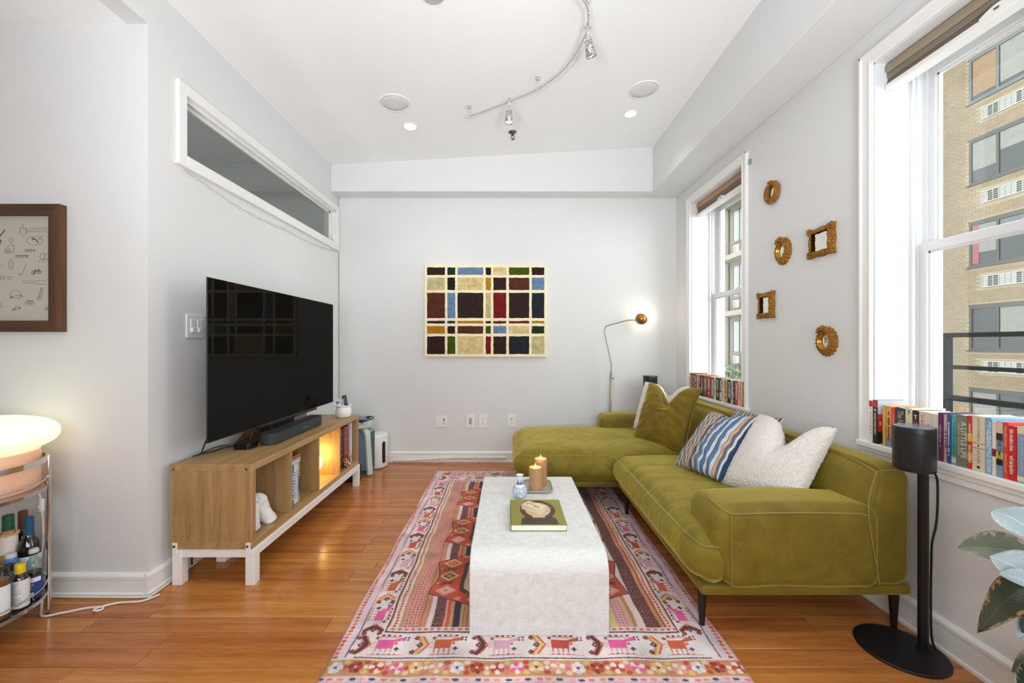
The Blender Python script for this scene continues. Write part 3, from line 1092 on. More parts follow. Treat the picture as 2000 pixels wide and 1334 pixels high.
# ================================================================== LEFT SIDE: CONSOLE, TELEVISION
OAKV = wood_material('console_oak_upright', [(140, 108, 68), (170, 136, 90), (188, 154, 106)], 1.1, 'Z', 0.42, 0.05)
OAKH = wood_material('console_oak', [(140, 109, 68), (174, 140, 92), (194, 160, 110)], 1.1, 'Y', 0.40, 0.05)
WHITEL = M('white_lacquer', (240, 239, 236), 0.35, var=0.01)
STEEL = M('bolt_steel', (150, 148, 145), 0.3, 1.0)
CX0, CX1, CY0, CY1, CZ0, CZ1 = -1.680, -1.272, 2.030, 3.478, 0.179, 0.599
def console():
    t = thing('media_console', 'long oak cube media console on a white painted leg frame', 'console', ((CX0 + CX1) / 2, (CY0 + CY1) / 2, 0))
    th = 0.034
    bx('top_panel', OAKH, t, CX0, CX1, CY0, CY1, CZ1 - th, CZ1, 0.002)
    bx('bottom_panel', OAKH, t, CX0, CX1, CY0, CY1, CZ0, CZ0 + th, 0.002)
    for y in (CY0 + 0.0004, CY1 - th - 0.0004):
        o = bx('side_panel', OAKV, t, CX0 + 0.0005, CX1 - 0.0005, y, y + th, CZ0 + 0.0008, CZ1 - 0.0008, 0.002)
        if y < 2.5:
            for x in (CX0 + 0.022, CX1 - 0.026):
                b = MB()
                b.cyl((x, y, CZ1 - 0.022), 0.007, 0.002, 14, (0, -1, 0), 0.0007)
                b.build('screw_cap', STEEL, o)
    cell = (CY1 - CY0 - 2 * th - 3 * 0.016) / 4
    for k in range(3):
        y = CY0 + th + cell * (k + 1) + 0.016 * k
        bx('divider', OAKV, t, CX0, CX1 - 0.001, y, y + 0.016, CZ0 + th, CZ1 - th, 0.001)
    # white leg frame
    lw = 0.046
    for y in (CY0 + 0.001, CY1 - lw - 0.001):
        for x, s in ((CX0 + 0.012, 1), (CX1 - lw + 0.012, 1)):
            b = MB()
            b.box(x, x + lw, y, y + lw, 0.0, CZ0 - 0.0005, 0.002)
            lg = b.build('leg', WHITEL, t)
            if y < 2.5:
                bk = bx('bracket', WHITEL, lg, x + 0.006, x + 0.028, CY0 - 0.006, CY0 + 0.0006, CZ0 - 0.02, CZ0 + 0.034, 0.001)
                b = MB()
                b.cyl((x + 0.016, CY0 - 0.006, CZ0 + 0.018), 0.007, 0.003, 14, (0, -1, 0), 0.001)
                b.build('bolt', STEEL, lg)
    for x in (CX0 + 0.016, CX1 - 0.030):
        bx('rail', WHITEL, t, x, x + 0.04, CY0 + 0.04, CY1 - 0.04, CZ0 - 0.043, CZ0 - 0.0006, 0.002)
    for y in (CY0 + 0.006, CY1 - 0.046):
        bx('rail', WHITEL, t, CX0 + 0.05, CX1 - 0.03, y, y + 0.04, CZ0 - 0.043, CZ0 - 0.0006, 0.002)
    return [CY0 + th + cell * k + 0.016 * k for k in range(4)], cell
cells, cellw = console()
CF = CZ0 + 0.034                                       # shelf surface inside the console

# television
TVX, TVY0, TVY1, TVZ0, TVZ1 = -1.494, 2.034, 3.491, 0.702, 1.532
BLKP = M('black_plastic', (22, 22, 23), 0.4, var=0.02)
BLKM = M('matt_black_metal', (20, 20, 21), 0.45, var=0.03)
t = thing('television', 'large flat black television on a low stand above the media console', 'television', (TVX - 0.1, (TVY0 + TVY1) / 2, CZ1))
gsc = G('dark_screen_glass')
_d = gsc.n('ShaderNodeBsdfDiffuse')
_d.inputs[0].default_value = (0.006, 0.006, 0.0055, 1)
_g = gsc.n('ShaderNodeBsdfGlossy')
_g.inputs['Roughness'].default_value = 0.02
_m = gsc.n('ShaderNodeMixShader')
_m.inputs[0].default_value = 0.020
for _i, _s in ((1, _d), (2, _g)):
    gsc.t.links.new(_s.outputs[0], _m.inputs[_i])
gsc.t.links.new(_m.outputs[0], gsc.out.inputs['Surface'])
scr = gsc.m
b = MB()
b.box(TVX - 0.008, TVX - 0.0005, TVY0, TVY1, TVZ0, TVZ1, 0.002)
b.box(TVX - 0.045, TVX - 0.008, TVY0 + 0.18, TVY1 - 0.18, TVZ0 + 0.01, TVZ0 + 0.42, 0.01)
b.build('housing', BLKP, t)
bx('screen', scr, t, TVX - 0.0004, TVX + 0.0008, TVY0 + 0.003, TVY1 - 0.003, TVZ0 + 0.006, TVZ1 - 0.003)
b = MB()
b.box(TVX - 0.002, TVX + 0.004, TVY0 + 0.42, TVY1 - 0.30, TVZ0 - 0.014, TVZ0 + 0.004, 0.003)
b.build('receiver_bar', BLKP, t)
BRZ = M('bronze_metal', (120, 86, 66), 0.28, 0.85)
ym = (TVY0 + TVY1) / 2
b = MB()
b.prism([(TVX - 0.15, ym - 0.30, CZ1), (TVX + 0.012, ym - 0.27, CZ1), (TVX + 0.012, ym - 0.27, CZ1 + 0.006), (TVX - 0.075, ym - 0.12, CZ1 + 0.062), (TVX - 0.15, ym - 0.2, CZ1 + 0.062)], (0, 0.54, 0))
b.build('stand_base', BRZ, t, fix=True)
bx('stand_neck', BLKP, t, TVX - 0.11, TVX - 0.02, ym - 0.14, ym + 0.14, CZ1 + 0.04, TVZ0 + 0.06, 0.008)

# soundbar
SBX0, SBX1, SBY0, SBY1, SBZ = -1.476, -1.378, 2.405, 3.055, CZ1 + 0.006
CHARC = M('charcoal_fabric', (52, 56, 60), 0.75, var=0.03, bump=0.25, bscale=1200)
t = thing('soundbar', 'short charcoal soundbar in front of the television on the oak console', 'soundbar', ((SBX0 + SBX1) / 2, (SBY0 + SBY1) / 2, CZ1))
def stadium(x0, x1, y0, y1, r, z, n=8):
    o = []
    for cxy, a0 in (((x1 - r, y1 - r), 0), ((x0 + r, y1 - r), 90), ((x0 + r, y0 + r), 180), ((x1 - r, y0 + r), 270)):
        for i in range(n + 1):
            a = math.radians(a0 + 90 * i / n)
            o.append((cxy[0] + r * math.cos(a), cxy[1] + r * math.sin(a), z))
    return o
b = MB()
b.prism(stadium(SBX0, SBX1, SBY0, SBY1, 0.045, SBZ), (0, 0, 0.058))
b.build('speaker_cloth', CHARC, t, AUTO, fix=True)
b = MB()
b.prism(stadium(SBX0 + 0.001, SBX1 - 0.001, SBY0 + 0.001, SBY1 - 0.001, 0.044, SBZ + 0.058), (0, 0, 0.005))
b.build('top_plate', M('soundbar_top', (44, 46, 48), 0.5, var=0.02), t, AUTO, fix=True)
for y in (SBY0 + 0.1, (SBY0 + SBY1) / 2, SBY1 - 0.1):
    bx('foot', BLKP, t, SBX0 + 0.02, SBX1 - 0.008, y - 0.03, y + 0.03, CZ1, SBZ + 0.002)
lettering('SONOS', 0.018, (SBX1 + 0.0006, 2.78, SBZ + 0.03), (0, 1, 0), (0, 0, 1), M('grey_print', (120, 122, 124), 0.5), t, name='logo', bold=0.0004)

# streaming box with its leads
t = thing('streaming_box', 'small glossy black streaming box on the console left of the soundbar', 'media box', (-1.50, 2.36, CZ1))
b = MB()
b.prism(stadium(-1.560, -1.462, 2.31, 2.408, 0.022, CZ1 + 0.001), (0, 0, 0.034))
b.build('body', M('gloss_black', (14, 14, 15), 0.12), t, AUTO, fix=True)
cable('power_lead', [(-1.55, 2.33, CZ1 + 0.018), (-1.60, 2.29, CZ1 + 0.030), (-1.64, 2.24, CZ1 + 0.020), (-1.66, 2.20, CZ1 + 0.006), (-1.672, 2.17, CZ1 + 0.004)], 0.0032, BLKP, 'black lead looping from the streaming box over the console back')
cable('video_lead', [(-1.555, 2.35, CZ1 + 0.014), (-1.60, 2.32, CZ1 + 0.012), (-1.63, 2.27, CZ1 + 0.006), (-1.655, 2.23, CZ1 + 0.005), (-1.675, 2.22, CZ1 + 0.005)], 0.004, BLKP, 'second flat black lead lying on the console behind the streaming box')
cable('television_lead', [(-1.512, 2.43, TVZ0 + 0.01), (-1.515, 2.415, CZ1 + 0.06), (-1.52, 2.40, CZ1 + 0.03), (-1.53, 2.385, CZ1 + 0.038)], 0.003, BLKP, 'short black lead hanging from the television bottom to the streaming box')
cable('wall_lead', [(-1.62, 2.30, 0.72), (-1.652, 2.264, 0.70), (-1.668, 2.258, 0.66), (-1.690, 2.262, 0.61), (-1.70, 2.205, 0.48), (-1.702, 2.205, 0.2), (-1.70, 2.2, 0.012)], 0.004, BLKP, 'black power lead hanging between the television edge and the left wall')

# pot with a remote
def pot():
    px, py = -1.345, 3.345
    t = thing('ceramic_pot', 'white crinkled paper-like ceramic pot at the far end of the console', 'pot', (px, py, CZ1))
    cer = M('white_ceramic', (240, 239, 237), 0.45, var=0.01, bump=0.3, bscale=60)
    b = MB()
    def fn(u, v):
        prof = [(0.0, 0.0), (0.045, 0.0), (0.058, 0.012), (0.063, 0.045), (0.058, 0.072), (0.052, 0.084), (0.060, 0.092), (0.060, 0.102), (0.050, 0.099), (0.048, 0.07), (0.0, 0.05)]
        k = v * (len(prof) - 1)
        i = min(int(k), len(prof) - 2)
        r = prof[i][0] + (prof[i + 1][0] - prof[i][0]) * (k - i)
        h = prof[i][1] + (prof[i + 1][1] - prof[i][1]) * (k - i)
        a = 2 * math.pi * u
        wob = 1 + (0.05 * math.sin(7 * a) + 0.03 * math.sin(13 * a + 1)) * max(0, (h - 0.075) / 0.03)
        return Vector((px + r * wob * math.cos(a), py + r * wob * math.sin(a), CZ1 + 0.0005 + h + 0.003 * math.sin(5 * a + 2) * (r / 0.06) * max(0, (h - 0.07) / 0.03)))
    b.grid(fn, 36, 20, closed_u=True)
    b.build('vessel', cer, t, True, fix=True)
    rm = thing('remote_control', 'dark grey remote control standing in the white ceramic pot', 'remote', (px + 0.01, py + 0.01, CZ1 + 0.055))
    m = Matrix.Translation((px + 0.014, py + 0.0, CZ1 + 0.105)) @ Matrix.Rotation(-0.25, 4, 'Y') @ Matrix.Rotation(-0.2, 4, 'X')
    b = MB()
    b.box(-0.019, 0.019, -0.008, 0.008, -0.055, 0.075, 0.007, 3, mat=m)
    b.build('case', M('remote_grey', (52, 52, 54), 0.35), rm, AUTO)
    b = MB()
    for i in range(5):
        for j in range(3):
            b.box(-0.012 + j * 0.009, -0.006 + j * 0.009, -0.0095, -0.0075, 0.010 + i * 0.011, 0.016 + i * 0.011, mat=m)
    b.build('buttons', CM((150, 150, 152)), rm)
    d = thing('greeting_card', 'white card with a brown flower print leaning out of the pot', 'card', (px - 0.04, py - 0.02, CZ1 + 0.08))
    m2 = Matrix.Translation((px - 0.035, py - 0.018, CZ1 + 0.112)) @ Matrix.Rotation(-0.75, 4, 'Y') @ Matrix.Rotation(0.25, 4, 'Z')
    b = MB()
    b.box(-0.026, 0.026, -0.001, 0.001, -0.03, 0.03, mat=m2)
    b.build('sheet', CM((236, 230, 222)), d)
    b = MB()
    for k in range(8):
        a = k * math.pi / 4
        b.box(0.004, 0.015, -0.0016, -0.0008, -0.003, 0.003, mat=m2 @ Matrix.Translation((0, 0, 0.012)) @ Matrix.Rotation(a, 4, 'Y'))
    b.build('flower_print', CM((92, 56, 36)), d)
    c2 = thing('patterned_ornament', 'small teal and white patterned tag between card and remote in the pot', 'ornament', (px - 0.008, py, CZ1 + 0.08))
    m3 = Matrix.Translation((px - 0.006, py - 0.014, CZ1 + 0.118)) @ Matrix.Rotation(-0.2, 4, 'Y')
    b = MB()
    b.box(-0.012, 0.012, -0.003, 0.003, -0.04, 0.02, 0.002, mat=m3)
    b.build('tag_body', CM((150, 200, 196)), c2)
    b = MB()
    for k in range(4):
        b.sphere(m3 @ Vector((-0.010 + 0.007 * k, -0.004, 0.012 + 0.01 * (k % 2))), 0.006, u=10, v=6)
    b.build('beads', CM((228, 224, 216)), c2, True)
pot()

# white bust-like plaster object in the first cell
def sculpture():
    y0 = cells[0] + 0.135
    x0 = CX1 - 0.095
    PL = M('white_plaster', (236, 238, 238), 0.6, var=0.02, bump=0.3, bscale=25)
    t = thing('plaster_sculpture', 'white plaster sculpture of draped cloth legs in the nearest console cell', 'sculpture', (x0, y0, CF))
    b = MB()
    def leg(path, radii):
        P = bez(path, 6)
        n = len(P)
        rs = []
        for i in range(n):
            k = i / (n - 1) * (len(radii) - 1)
            j = min(int(k), len(radii) - 2)
            rs.append(radii[j] + (radii[j + 1] - radii[j]) * (k - j))
        b.tube(P, rs, 20)
    z = CF + 0.002
    leg([(x0, y0, z + 0.145), (x0 + 0.005, y0 - 0.025, z + 0.12), (x0 + 0.01, y0 - 0.035, z + 0.06), (x0 + 0.015, y0 - 0.032, z)], [0.030, 0.040, 0.036, 0.034])
    leg([(x0, y0, z + 0.145), (x0 + 0.005, y0 + 0.035, z + 0.13), (x0 + 0.02, y0 + 0.055, z + 0.07), (x0 + 0.045, y0 + 0.075, z)], [0.030, 0.038, 0.036, 0.040])
    b.sphere((x0 + 0.003, y0 + 0.004, z + 0.135), 0.044, (1, 1.25, 0.62), 24, 12)
    for v in b.bm.verts:
        d = noise.noise(v.co * 22) * 0.006 + noise.noise(v.co * 60) * 0.002
        v.co += Vector((d, d * 0.7, 0 if v.co.z < z + 0.01 else d))
        v.co.z = max(v.co.z, z - 0.001)
    b.build('body', PL, t, True)
    b = MB()
    for k in range(5):
        pts = [(x0 + 0.030 + 0.012 * math.sin(k), y0 - 0.035 + 0.016 * k, z + 0.158 - 0.001 * k), (x0 + 0.043, y0 - 0.03 + 0.016 * k, z + 0.145), (x0 + 0.044, y0 - 0.022 + 0.016 * k, z + 0.125)]
        b.tube(bez(pts, 5), 0.0035, 6)
    b.build('folds', PL, t, True)
sculpture()

# ---------------- books
PAGES = M('book_pages', (244, 240, 230), 0.8, var=0.02, vscale=40)
def book_mesh(parent, x0, x1, y0, y1, z0, z1, cover, spine='-x', mt=None, board=0.0018, front=None):
    """upright book: spine towards -x, boards at y0 / y1"""
    cm = mt or M('cover_%02x%02x%02x' % cover, cover, 0.42, var=0.03, vscale=14)
    b = MB()
    b.box(x0, x1, y0, y0 + board, z0, z1)
    b.box(x0, x1, y1 - board, y1, z0, z1)
    b.box(x0, x0 + board, y0 + board, y1 - board, z0, z1)
    b.build('cover', cm, parent)
    bx('pages', PAGES, parent, x0 + board + 0.0003, x1 - 0.002, y0 + board + 0.0002, y1 - board - 0.0002, z0 + 0.002, z1 - 0.002)
def band(parent, xf, y0, y1, z0, z1, rgb, name='spine_band'):
    bx(name, CM(rgb, 0.45), parent, xf - 0.0005, xf + 0.001, y0 + 0.0004, y1 - 0.0004, z0, z1)

# books in the second console cell (spines facing the room, +x)
def console_books():
    y = cells[1] + 0.020
    xf = CX1 - 0.045
    spec = [((28, 24, 24), 0.030, 0.228, 'black', (170, 160, 150)), ((112, 72, 56), 0.026, 0.232, 'brown', (230, 150, 90)), ((62, 142, 190), 0.026, 0.236, 'bright blue', (230, 236, 240)), ((226, 232, 234), 0.026, 0.240, 'white', (60, 90, 110)), ((206, 220, 228), 0.022, 0.240, 'pale blue', (60, 80, 120)), ((198, 150, 84), 0.020, 0.236, 'tan and navy', (70, 80, 120))]
    for i, (c, th, h, nm, ink) in enumerate(spec):
        t = thing('book', nm + ' spined book standing in the second console cell' , 'book', (xf - 0.06, y + th / 2, CF), group='books in the media console')
        cm = M('cover_%02x%02x%02x' % c, c, 0.42, var=0.03)
        b = MB()
        b.box(xf - 0.16, xf, y, y + 0.002, CF, CF + h)
        b.box(xf - 0.16, xf, y + th - 0.002, y + th, CF, CF + h)
        b.box(xf - 0.002, xf, y + 0.002, y + th - 0.002, CF, CF + h)
        b.build('cover', cm, t)
        bx('pages', PAGES, t, xf - 0.156, xf - 0.0025, y + 0.0022, y + th - 0.0022, CF + 0.002, CF + h - 0.002)
        b = MB()
        rr = random.Random(i)
        for k in range(10):
            z = CF + 0.03 + k * 0.017
            b.box(xf, xf + 0.0004, y + th * 0.3, y + th * rr.uniform(0.5, 0.75), z, z + rr.uniform(0.007, 0.013))
        b.build('spine_print', CM(ink), t)
        if i == 5:
            bx('spine_band', CM((64, 72, 120)), t, xf, xf + 0.0005, y, y + th, CF + 0.06, CF + 0.15)
        y += th + 0.001
    ye = y
    z = CF + 0.2405
    for nm, c, th, ink in (('pale blue', (158, 194, 214), 0.030, (240, 244, 246)), ('orange and brown', (176, 108, 58), 0.024, (206, 62, 48))):
        t = thing('book', nm + ' book lying flat on top of the row in the console', 'book', (xf - 0.08, ye - 0.08, z), group='books in the media console')
        cm = M('cover_%02x%02x%02x' % c, c, 0.42, var=0.03)
        y0, y1 = ye - 0.150, ye + 0.006
        b = MB()
        b.box(xf - 0.20, xf, y0, y1, z, z + 0.002)
        b.box(xf - 0.20, xf, y0, y1, z + th - 0.002, z + th)
        b.box(xf - 0.002, xf, y0, y1, z + 0.002, z + th - 0.002)
        b.build('cover', cm, t)
        bx('pages', PAGES, t, xf - 0.196, xf - 0.0025, y0 + 0.002, y1 - 0.002, z + 0.0022, z + th - 0.0022)
        b = MB()
        for k in range(7):
            b.box(xf, xf + 0.0005, y0 + 0.02 + k * 0.017, y0 + 0.03 + k * 0.017, z + th * 0.3, z + th * 0.7)
        b.build('spine_print', CM(ink), t)
        z += th + 0.0005
console_books()

# glowing globe lamp in the third cell
t = thing('globe_lamp', 'small glowing white globe lamp inside the third console cell', 'lamp', (-1.40, 2.92, CF))
b = MB()
b.sphere((-1.40, 2.92, CF + 0.132), 0.067, u=28, v=18)
b.build('globe', M('warm_globe', (255, 214, 140), 0.4, emit=(255, 206, 120), estr=6.0), t, True)
b = MB()
b.cyl((-1.40, 2.92, CF), 0.040, 0.068, 24, bev=0.004)
b.build('base', WHITEL, t, True)
pl = bpy.data.lights.new('globe_light', 'POINT')
pl.energy = 2.0
pl.color = (1, 0.72, 0.26)
pl.shadow_soft_size = 0.07
po = bpy.data.objects.new('globe_light', pl)
C.objects.link(po)
po.location = (-1.42, 3.01, CF + 0.15)

# fourth cell: dark red binders, a clear sleeve and a small ornament
def cell4():
    xf = CX1 - 0.038
    y = 3.200
    for c, th, nm, h in (((62, 20, 24), 0.070, 'dark maroon album with pale spine ticks in the last console cell', 0.315), ((150, 62, 66), 0.090, 'dusty red album beside the maroon one in the last console cell', 0.32)):
        t = thing('album', nm, 'album', (xf - 0.1, y + th / 2, CF), group='albums in the last console cell')
        bx('cover', M('cover_%02x%02x%02x' % c, c, 0.5, var=0.05), t, xf - 0.2, xf, y, y + th, CF, CF + h, 0.003)
        b = MB()
        for k in range(5):
            b.box(xf - 0.0002, xf + 0.0006, y + 0.004, y + th * 0.55, CF + 0.05 + k * 0.055, CF + 0.053 + k * 0.055)
        b.build('spine_print', CM((196, 150, 130)), t)
        y += th + 0.002
    t = thing('storage_sleeve', 'translucent grey plastic sleeve standing beside the red albums', 'sleeve', (xf - 0.1, y + 0.05, CF))
    bx('sleeve', M('frosted_plastic', (176, 178, 186), 0.25, var=0.06, vscale=14), t, xf - 0.2, xf - 0.004, y + 0.003, y + 0.050, CF, CF + 0.325, 0.004)
    bx('edge_strip', CM((228, 234, 236)), t, xf - 0.2, xf - 0.001, y + 0.0505, y + 0.068, CF, CF + 0.325, 0.002)
    o = thing('beaded_ornament', 'little red and gold beaded ornament in front of the albums in the console', 'ornament', (xf + 0.02, y - 0.01, CF))
    rr = random.Random(5)
    b = MB(); b2 = MB(); b3 = MB()
    for k in range(16):
        p = Vector((xf + 0.012 + rr.uniform(0, 0.014), y - 0.12 + rr.uniform(0, 0.10), CF + 0.008 + rr.uniform(0, 0.055)))
        (b, b2)[k % 2].sphere(p, rr.uniform(0.006, 0.009), u=10, v=6)
    b3.sphere((xf + 0.022, y - 0.036, CF + 0.075), 0.017, u=14, v=9)
    b3.tube([(xf + 0.014, y - 0.145, CF + 0.075), (xf + 0.030, y - 0.115, CF + 0.004)], 0.004, 6)
    b3.tube([(xf + 0.02, y - 0.05, CF + 0.07), (xf + 0.022, y - 0.10, CF + 0.004)], 0.004, 6)
    b.build('red_beads', CM((150, 40, 42)), o, True)
    b2.build('white_beads', CM((226, 216, 206)), o, True)
    b3.build('gold_head', CM((196, 148, 88)), o, True)
cell4()

# power strip on the floor under the console, near the wall
t = thing('power_strip', 'white power strip lying on the floor under the console', 'power strip', (-1.58, 2.33, 0))
b = MB()
b.box(-1.605, -1.55, 2.245, 2.56, 0.0005, 0.036, 0.006, 2)
b.build('body', WHITEP, t)
b = MB()
for k in range(5):
    b.box(-1.592, -1.563, 2.30 + k * 0.05, 2.33 + k * 0.05, 0.0365, 0.0375)
b.build('sockets', M('socket_grey', (190, 190, 188), 0.5), t)  # plain grey rectangles mark the sockets
# dark box on the floor at the console's far end
t = thing('floor_box', 'dark box lying on the floor under the far end of the console', 'box', (-1.46, 3.52, 0))
bx('box_body', M('dark_box', (26, 25, 25), 0.6), t, -1.56, -1.30, 3.53, 3.62, 0.0, 0.125, 0.004)
bx('lid', M('dark_box_lid', (34, 33, 33), 0.5), t, -1.562, -1.298, 3.528, 3.622, 0.1255, 0.135, 0.002)

# ---------------- things in the far left corner
SAGE = M('sage_lacquer', (190, 208, 192), 0.4, var=0.02)
def stool():
    cx_, cy_ = -1.44, 3.83
    t = thing('bentwood_stool', 'pale sage green bentwood stool beyond the end of the console', 'stool', (cx_, cy_, 0))
    b = MB()
    b.lathe([(0, 0.432), (0.168, 0.432), (0.172, 0.436), (0.172, 0.448), (0.168, 0.452), (0, 0.452)], (cx_, cy_, 0), 48)
    b.build('seat', SAGE, t, AUTO)
    for k in range(3):
        a = math.radians(-32 + 120 * k)
        d = Vector((math.cos(a), math.sin(a), 0))
        n = Vector((-d.y, d.x, 0))
        base = Vector((cx_, cy_, 0))
        path = bez([base + d * 0.06 + Vector((0, 0, 0.420)), base + d * 0.13 + Vector((0, 0, 0.418)), base + d * 0.172 + Vector((0, 0, 0.385)), base + d * 0.188 + Vector((0, 0, 0.30)), base + d * 0.215 + Vector((0, 0, 0.012))], 7)
        b = MB()
        w, th = 0.025, 0.011
        ring = []
        for i, p in enumerate(path):
            q = path[min(i + 1, len(path) - 1)] - path[max(i - 1, 0)]
            q.normalize()
            o = q.cross(n).normalized()
            ring.append([b.bm.verts.new(p + n * w * s1 + o * th * s2) for s1, s2 in ((-1, -1), (1, -1), (1, 1), (-1, 1))])
        for A, B in zip(ring, ring[1:]):
            for i in range(4):
                b.bm.faces.new([A[i], A[(i + 1) % 4], B[(i + 1) % 4], B[i]])
        b.bm.faces.new(ring[0][::-1])
        b.bm.faces.new(ring[-1])
        for v in b.bm.verts:
            v.co.z = max(v.co.z, 0.0)
        b.build('leg', SAGE, t, AUTO, fix=True)
    z = 0.4525
    bk = thing('notebook', 'pale green notebook with a black band on the sage stool', 'notebook', (cx_ + 0.02, cy_, z))
    bx('cover', CM((206, 216, 200)), bk, cx_ - 0.06, cx_ + 0.155, cy_ - 0.08, cy_ + 0.08, z, z + 0.022, 0.004, 2)
    b = MB()
    b.tube([(cx_ + 0.10, cy_ - 0.083, z + 0.012), (cx_ + 0.10, cy_ - 0.083, z + 0.025), (cx_ + 0.12, cy_ + 0.083, z + 0.025), (cx_ + 0.12, cy_ + 0.083, z + 0.012)], 0.004, 6)
    b.build('elastic_band', BLKP, bk)
    c2 = thing('grey_case', 'small blue grey case on top of the notebook on the stool', 'case', (cx_ - 0.01, cy_, z + 0.03))
    bx('body', CM((136, 150, 162)), c2, cx_ - 0.06, cx_ + 0.085, cy_ - 0.06, cy_ + 0.06, z + 0.0295, z + 0.062, 0.008, 3)
    bx('zip', CM((96, 108, 118)), c2, cx_ - 0.061, cx_ + 0.0855, cy_ - 0.0605, cy_ + 0.0605, z + 0.0435, z + 0.0465, 0.001)
    h = thing('headphones', 'black headphone hoop lying over the notebook on the stool', 'headphones', (cx_ + 0.10, cy_ + 0.02, z + 0.03))
    b = MB()
    b.tube([(cx_ + 0.09 + 0.075 * math.cos(a), cy_ + 0.02 + 0.09 * math.sin(a), z + 0.034 + 0.012 * math.sin(a * 0.5 + 1.2)) for a in [math.radians(-95 + 10 * i) for i in range(20)]], 0.006, 8)
    b.build('hoop', BLKP, h, True)
    b = MB()
    b.cyl((cx_ + 0.088, cy_ - 0.072, z + 0.028), 0.02, 0.018, 16, bev=0.004)
    b.cyl((cx_ + 0.088, cy_ + 0.112, z + 0.028), 0.02, 0.018, 16, bev=0.004)
    b.build('ear_cups', BLKP, h, True)
    w = thing('slate_bin', 'slate blue box-shaped bin standing under the sage stool', 'bin', (cx_, cy_ + 0.02, 0))
    BL = M('slate_blue_plastic', (142, 164, 186), 0.45, var=0.015)
    b = MB()
    b.box(-1.56, -1.272, 3.775, 3.90, 0.022, 0.400, 0.012, 3)
    b.build('body', BL, w, AUTO)
    bx('foot', CM((60, 96, 112)), w, -1.50, -1.275, 3.76, 3.86, 0.0, 0.021, 0.003)
    bx('side_panel', CM((62, 76, 92)), w, -1.2722, -1.268, 3.79, 3.885, 0.03, 0.38, 0.002)
stool()

t = thing('subwoofer', 'white cylindrical speaker with a dark oval slot by the back baseboard', 'speaker', (-1.297, 4.0, 0))
b = MB()
sx, sy, sr = -1.297, 4.0, 0.117
b.lathe([(0, 0.012), (sr - 0.004, 0.012), (sr, 0.018), (sr, 0.312), (sr - 0.006, 0.320), (sr - 0.02, 0.323), (0, 0.323)], (sx, sy, 0), 56)
b.build('body', M('satin_white', (242, 242, 240), 0.4, var=0.005), t, AUTO)
b = MB()
b.cyl((sx, sy, 0), sr - 0.012, 0.012, 40)
b.build('foot', M('grey_rubber', (120, 120, 120), 0.7), t)
b = MB()                                               # recessed oval slot wrapped on the cylinder
am = math.radians(-32)
def slot(u, v):
    a = am + (u - 0.5) * 0.34
    hh = 0.105
    w = (u - 0.5) * 2
    z = 0.155 + (v - 0.5) * 2 * (hh - 0.022 * (1 - math.sqrt(max(0, 1 - w * w))) * 1.0 - 0.0)
    return Vector((sx + (sr + 0.0008) * math.cos(a), sy + (sr + 0.0008) * math.sin(a), z))
b.grid(slot, 14, 10)
b.build('slot', M('slot_black', (20, 20, 20), 0.6), t, True)

# ================================================================== BAR CART AND LAMP
SMCH = M('cart_chrome', (214, 212, 210), 0.10, 1.0, var=0.02)
BCX, BCY, BCR = -2.21, 1.628, 0.25
def ring(b, z, r, n=64, R0=BCR, flat=None):
    if flat:
        b.lathe([(R0 - 0.003, z), (R0 + 0.003, z), (R0 + 0.003, z + flat), (R0 - 0.003, z + flat), (R0 - 0.003, z)], (BCX, BCY, 0), n)
    else:
        b.tube([(BCX + R0 * math.cos(2 * math.pi * i / n), BCY + R0 * math.sin(2 * math.pi * i / n), z) for i in range(n)], r, 8, closed=True)
t = thing('bar_cart', 'round chrome two tier bar trolley at the left edge', 'bar cart', (BCX, BCY, 0))
b = MB()
ring(b, 0.687, 0, flat=0.022)
b.build('top_band', SMCH, t, AUTO)
for z, nm in ((0.612, 'guard_rail'), (0.155, 'guard_rail')):
    b = MB()
    ring(b, z, 0.003)
    b.build(nm, SMCH, t, True)
MIRS = M('cart_tray', (190, 190, 192), 0.12, 0.9, var=0.02)
for z in (0.572, 0.108):
    b = MB()
    b.lathe([(0, z), (BCR - 0.004, z), (BCR + 0.003, z - 0.004), (BCR + 0.003, z + 0.010), (BCR - 0.002, z + 0.010), (BCR - 0.006, z + 0.004), (0, z + 0.004)], (BCX, BCY, 0), 64)
    b.build('tray', MIRS, t, AUTO)
for k in range(4):
    a = math.radians(48.4 + 90 * k)
    p = Vector((BCX + (BCR + 0.004) * math.cos(a), BCY + (BCR + 0.004) * math.sin(a), 0))
    b = MB()
    b.lathe([(0, 0), (0.007, 0), (0.008, 0.01), (0.008, 0.70), (0.006, 0.708), (0, 0.708)], p, 14)
    b.build('post', SMCH, t, True)

LX, LY = -2.2, 1.69
t = thing('table_lamp', 'glowing pebble shaped glass lamp on a peach drum base atop the bar cart', 'lamp', (LX, LY, 0.576))
PEACH = M('peach_glass', (236, 194, 168), 0.25, var=0.03, emit=(255, 166, 96), estr=0.10)
b = MB()
b.lathe([(0, 0.577), (0.176, 0.577), (0.180, 0.583), (0.183, 0.70), (0.180, 0.742), (0.12, 0.744), (0, 0.744)], (LX, LY, 0), 56)
b.build('base', PEACH, t, AUTO)
gs = G('lamp_shade_glow')
tc = gs.objco()
gs.set(Base_Color=lin((255, 244, 206)), Roughness=0.25)
gs.b.inputs['Emission Color'].default_value = (*lin((255, 246, 204)), 1)
gs.b.inputs['Emission Strength'].default_value = 0.62
b = MB()
b.lathe([(0.24 * max(0.0, math.sin(a_)) ** 0.80, 0.811 - 0.080 * math.copysign(abs(math.cos(a_)) ** 0.86, math.cos(a_))) for a_ in [math.pi * i / 28 for i in range(29)]], (LX, LY, 0), 56)
b.build('shade', gs.m, t, True)
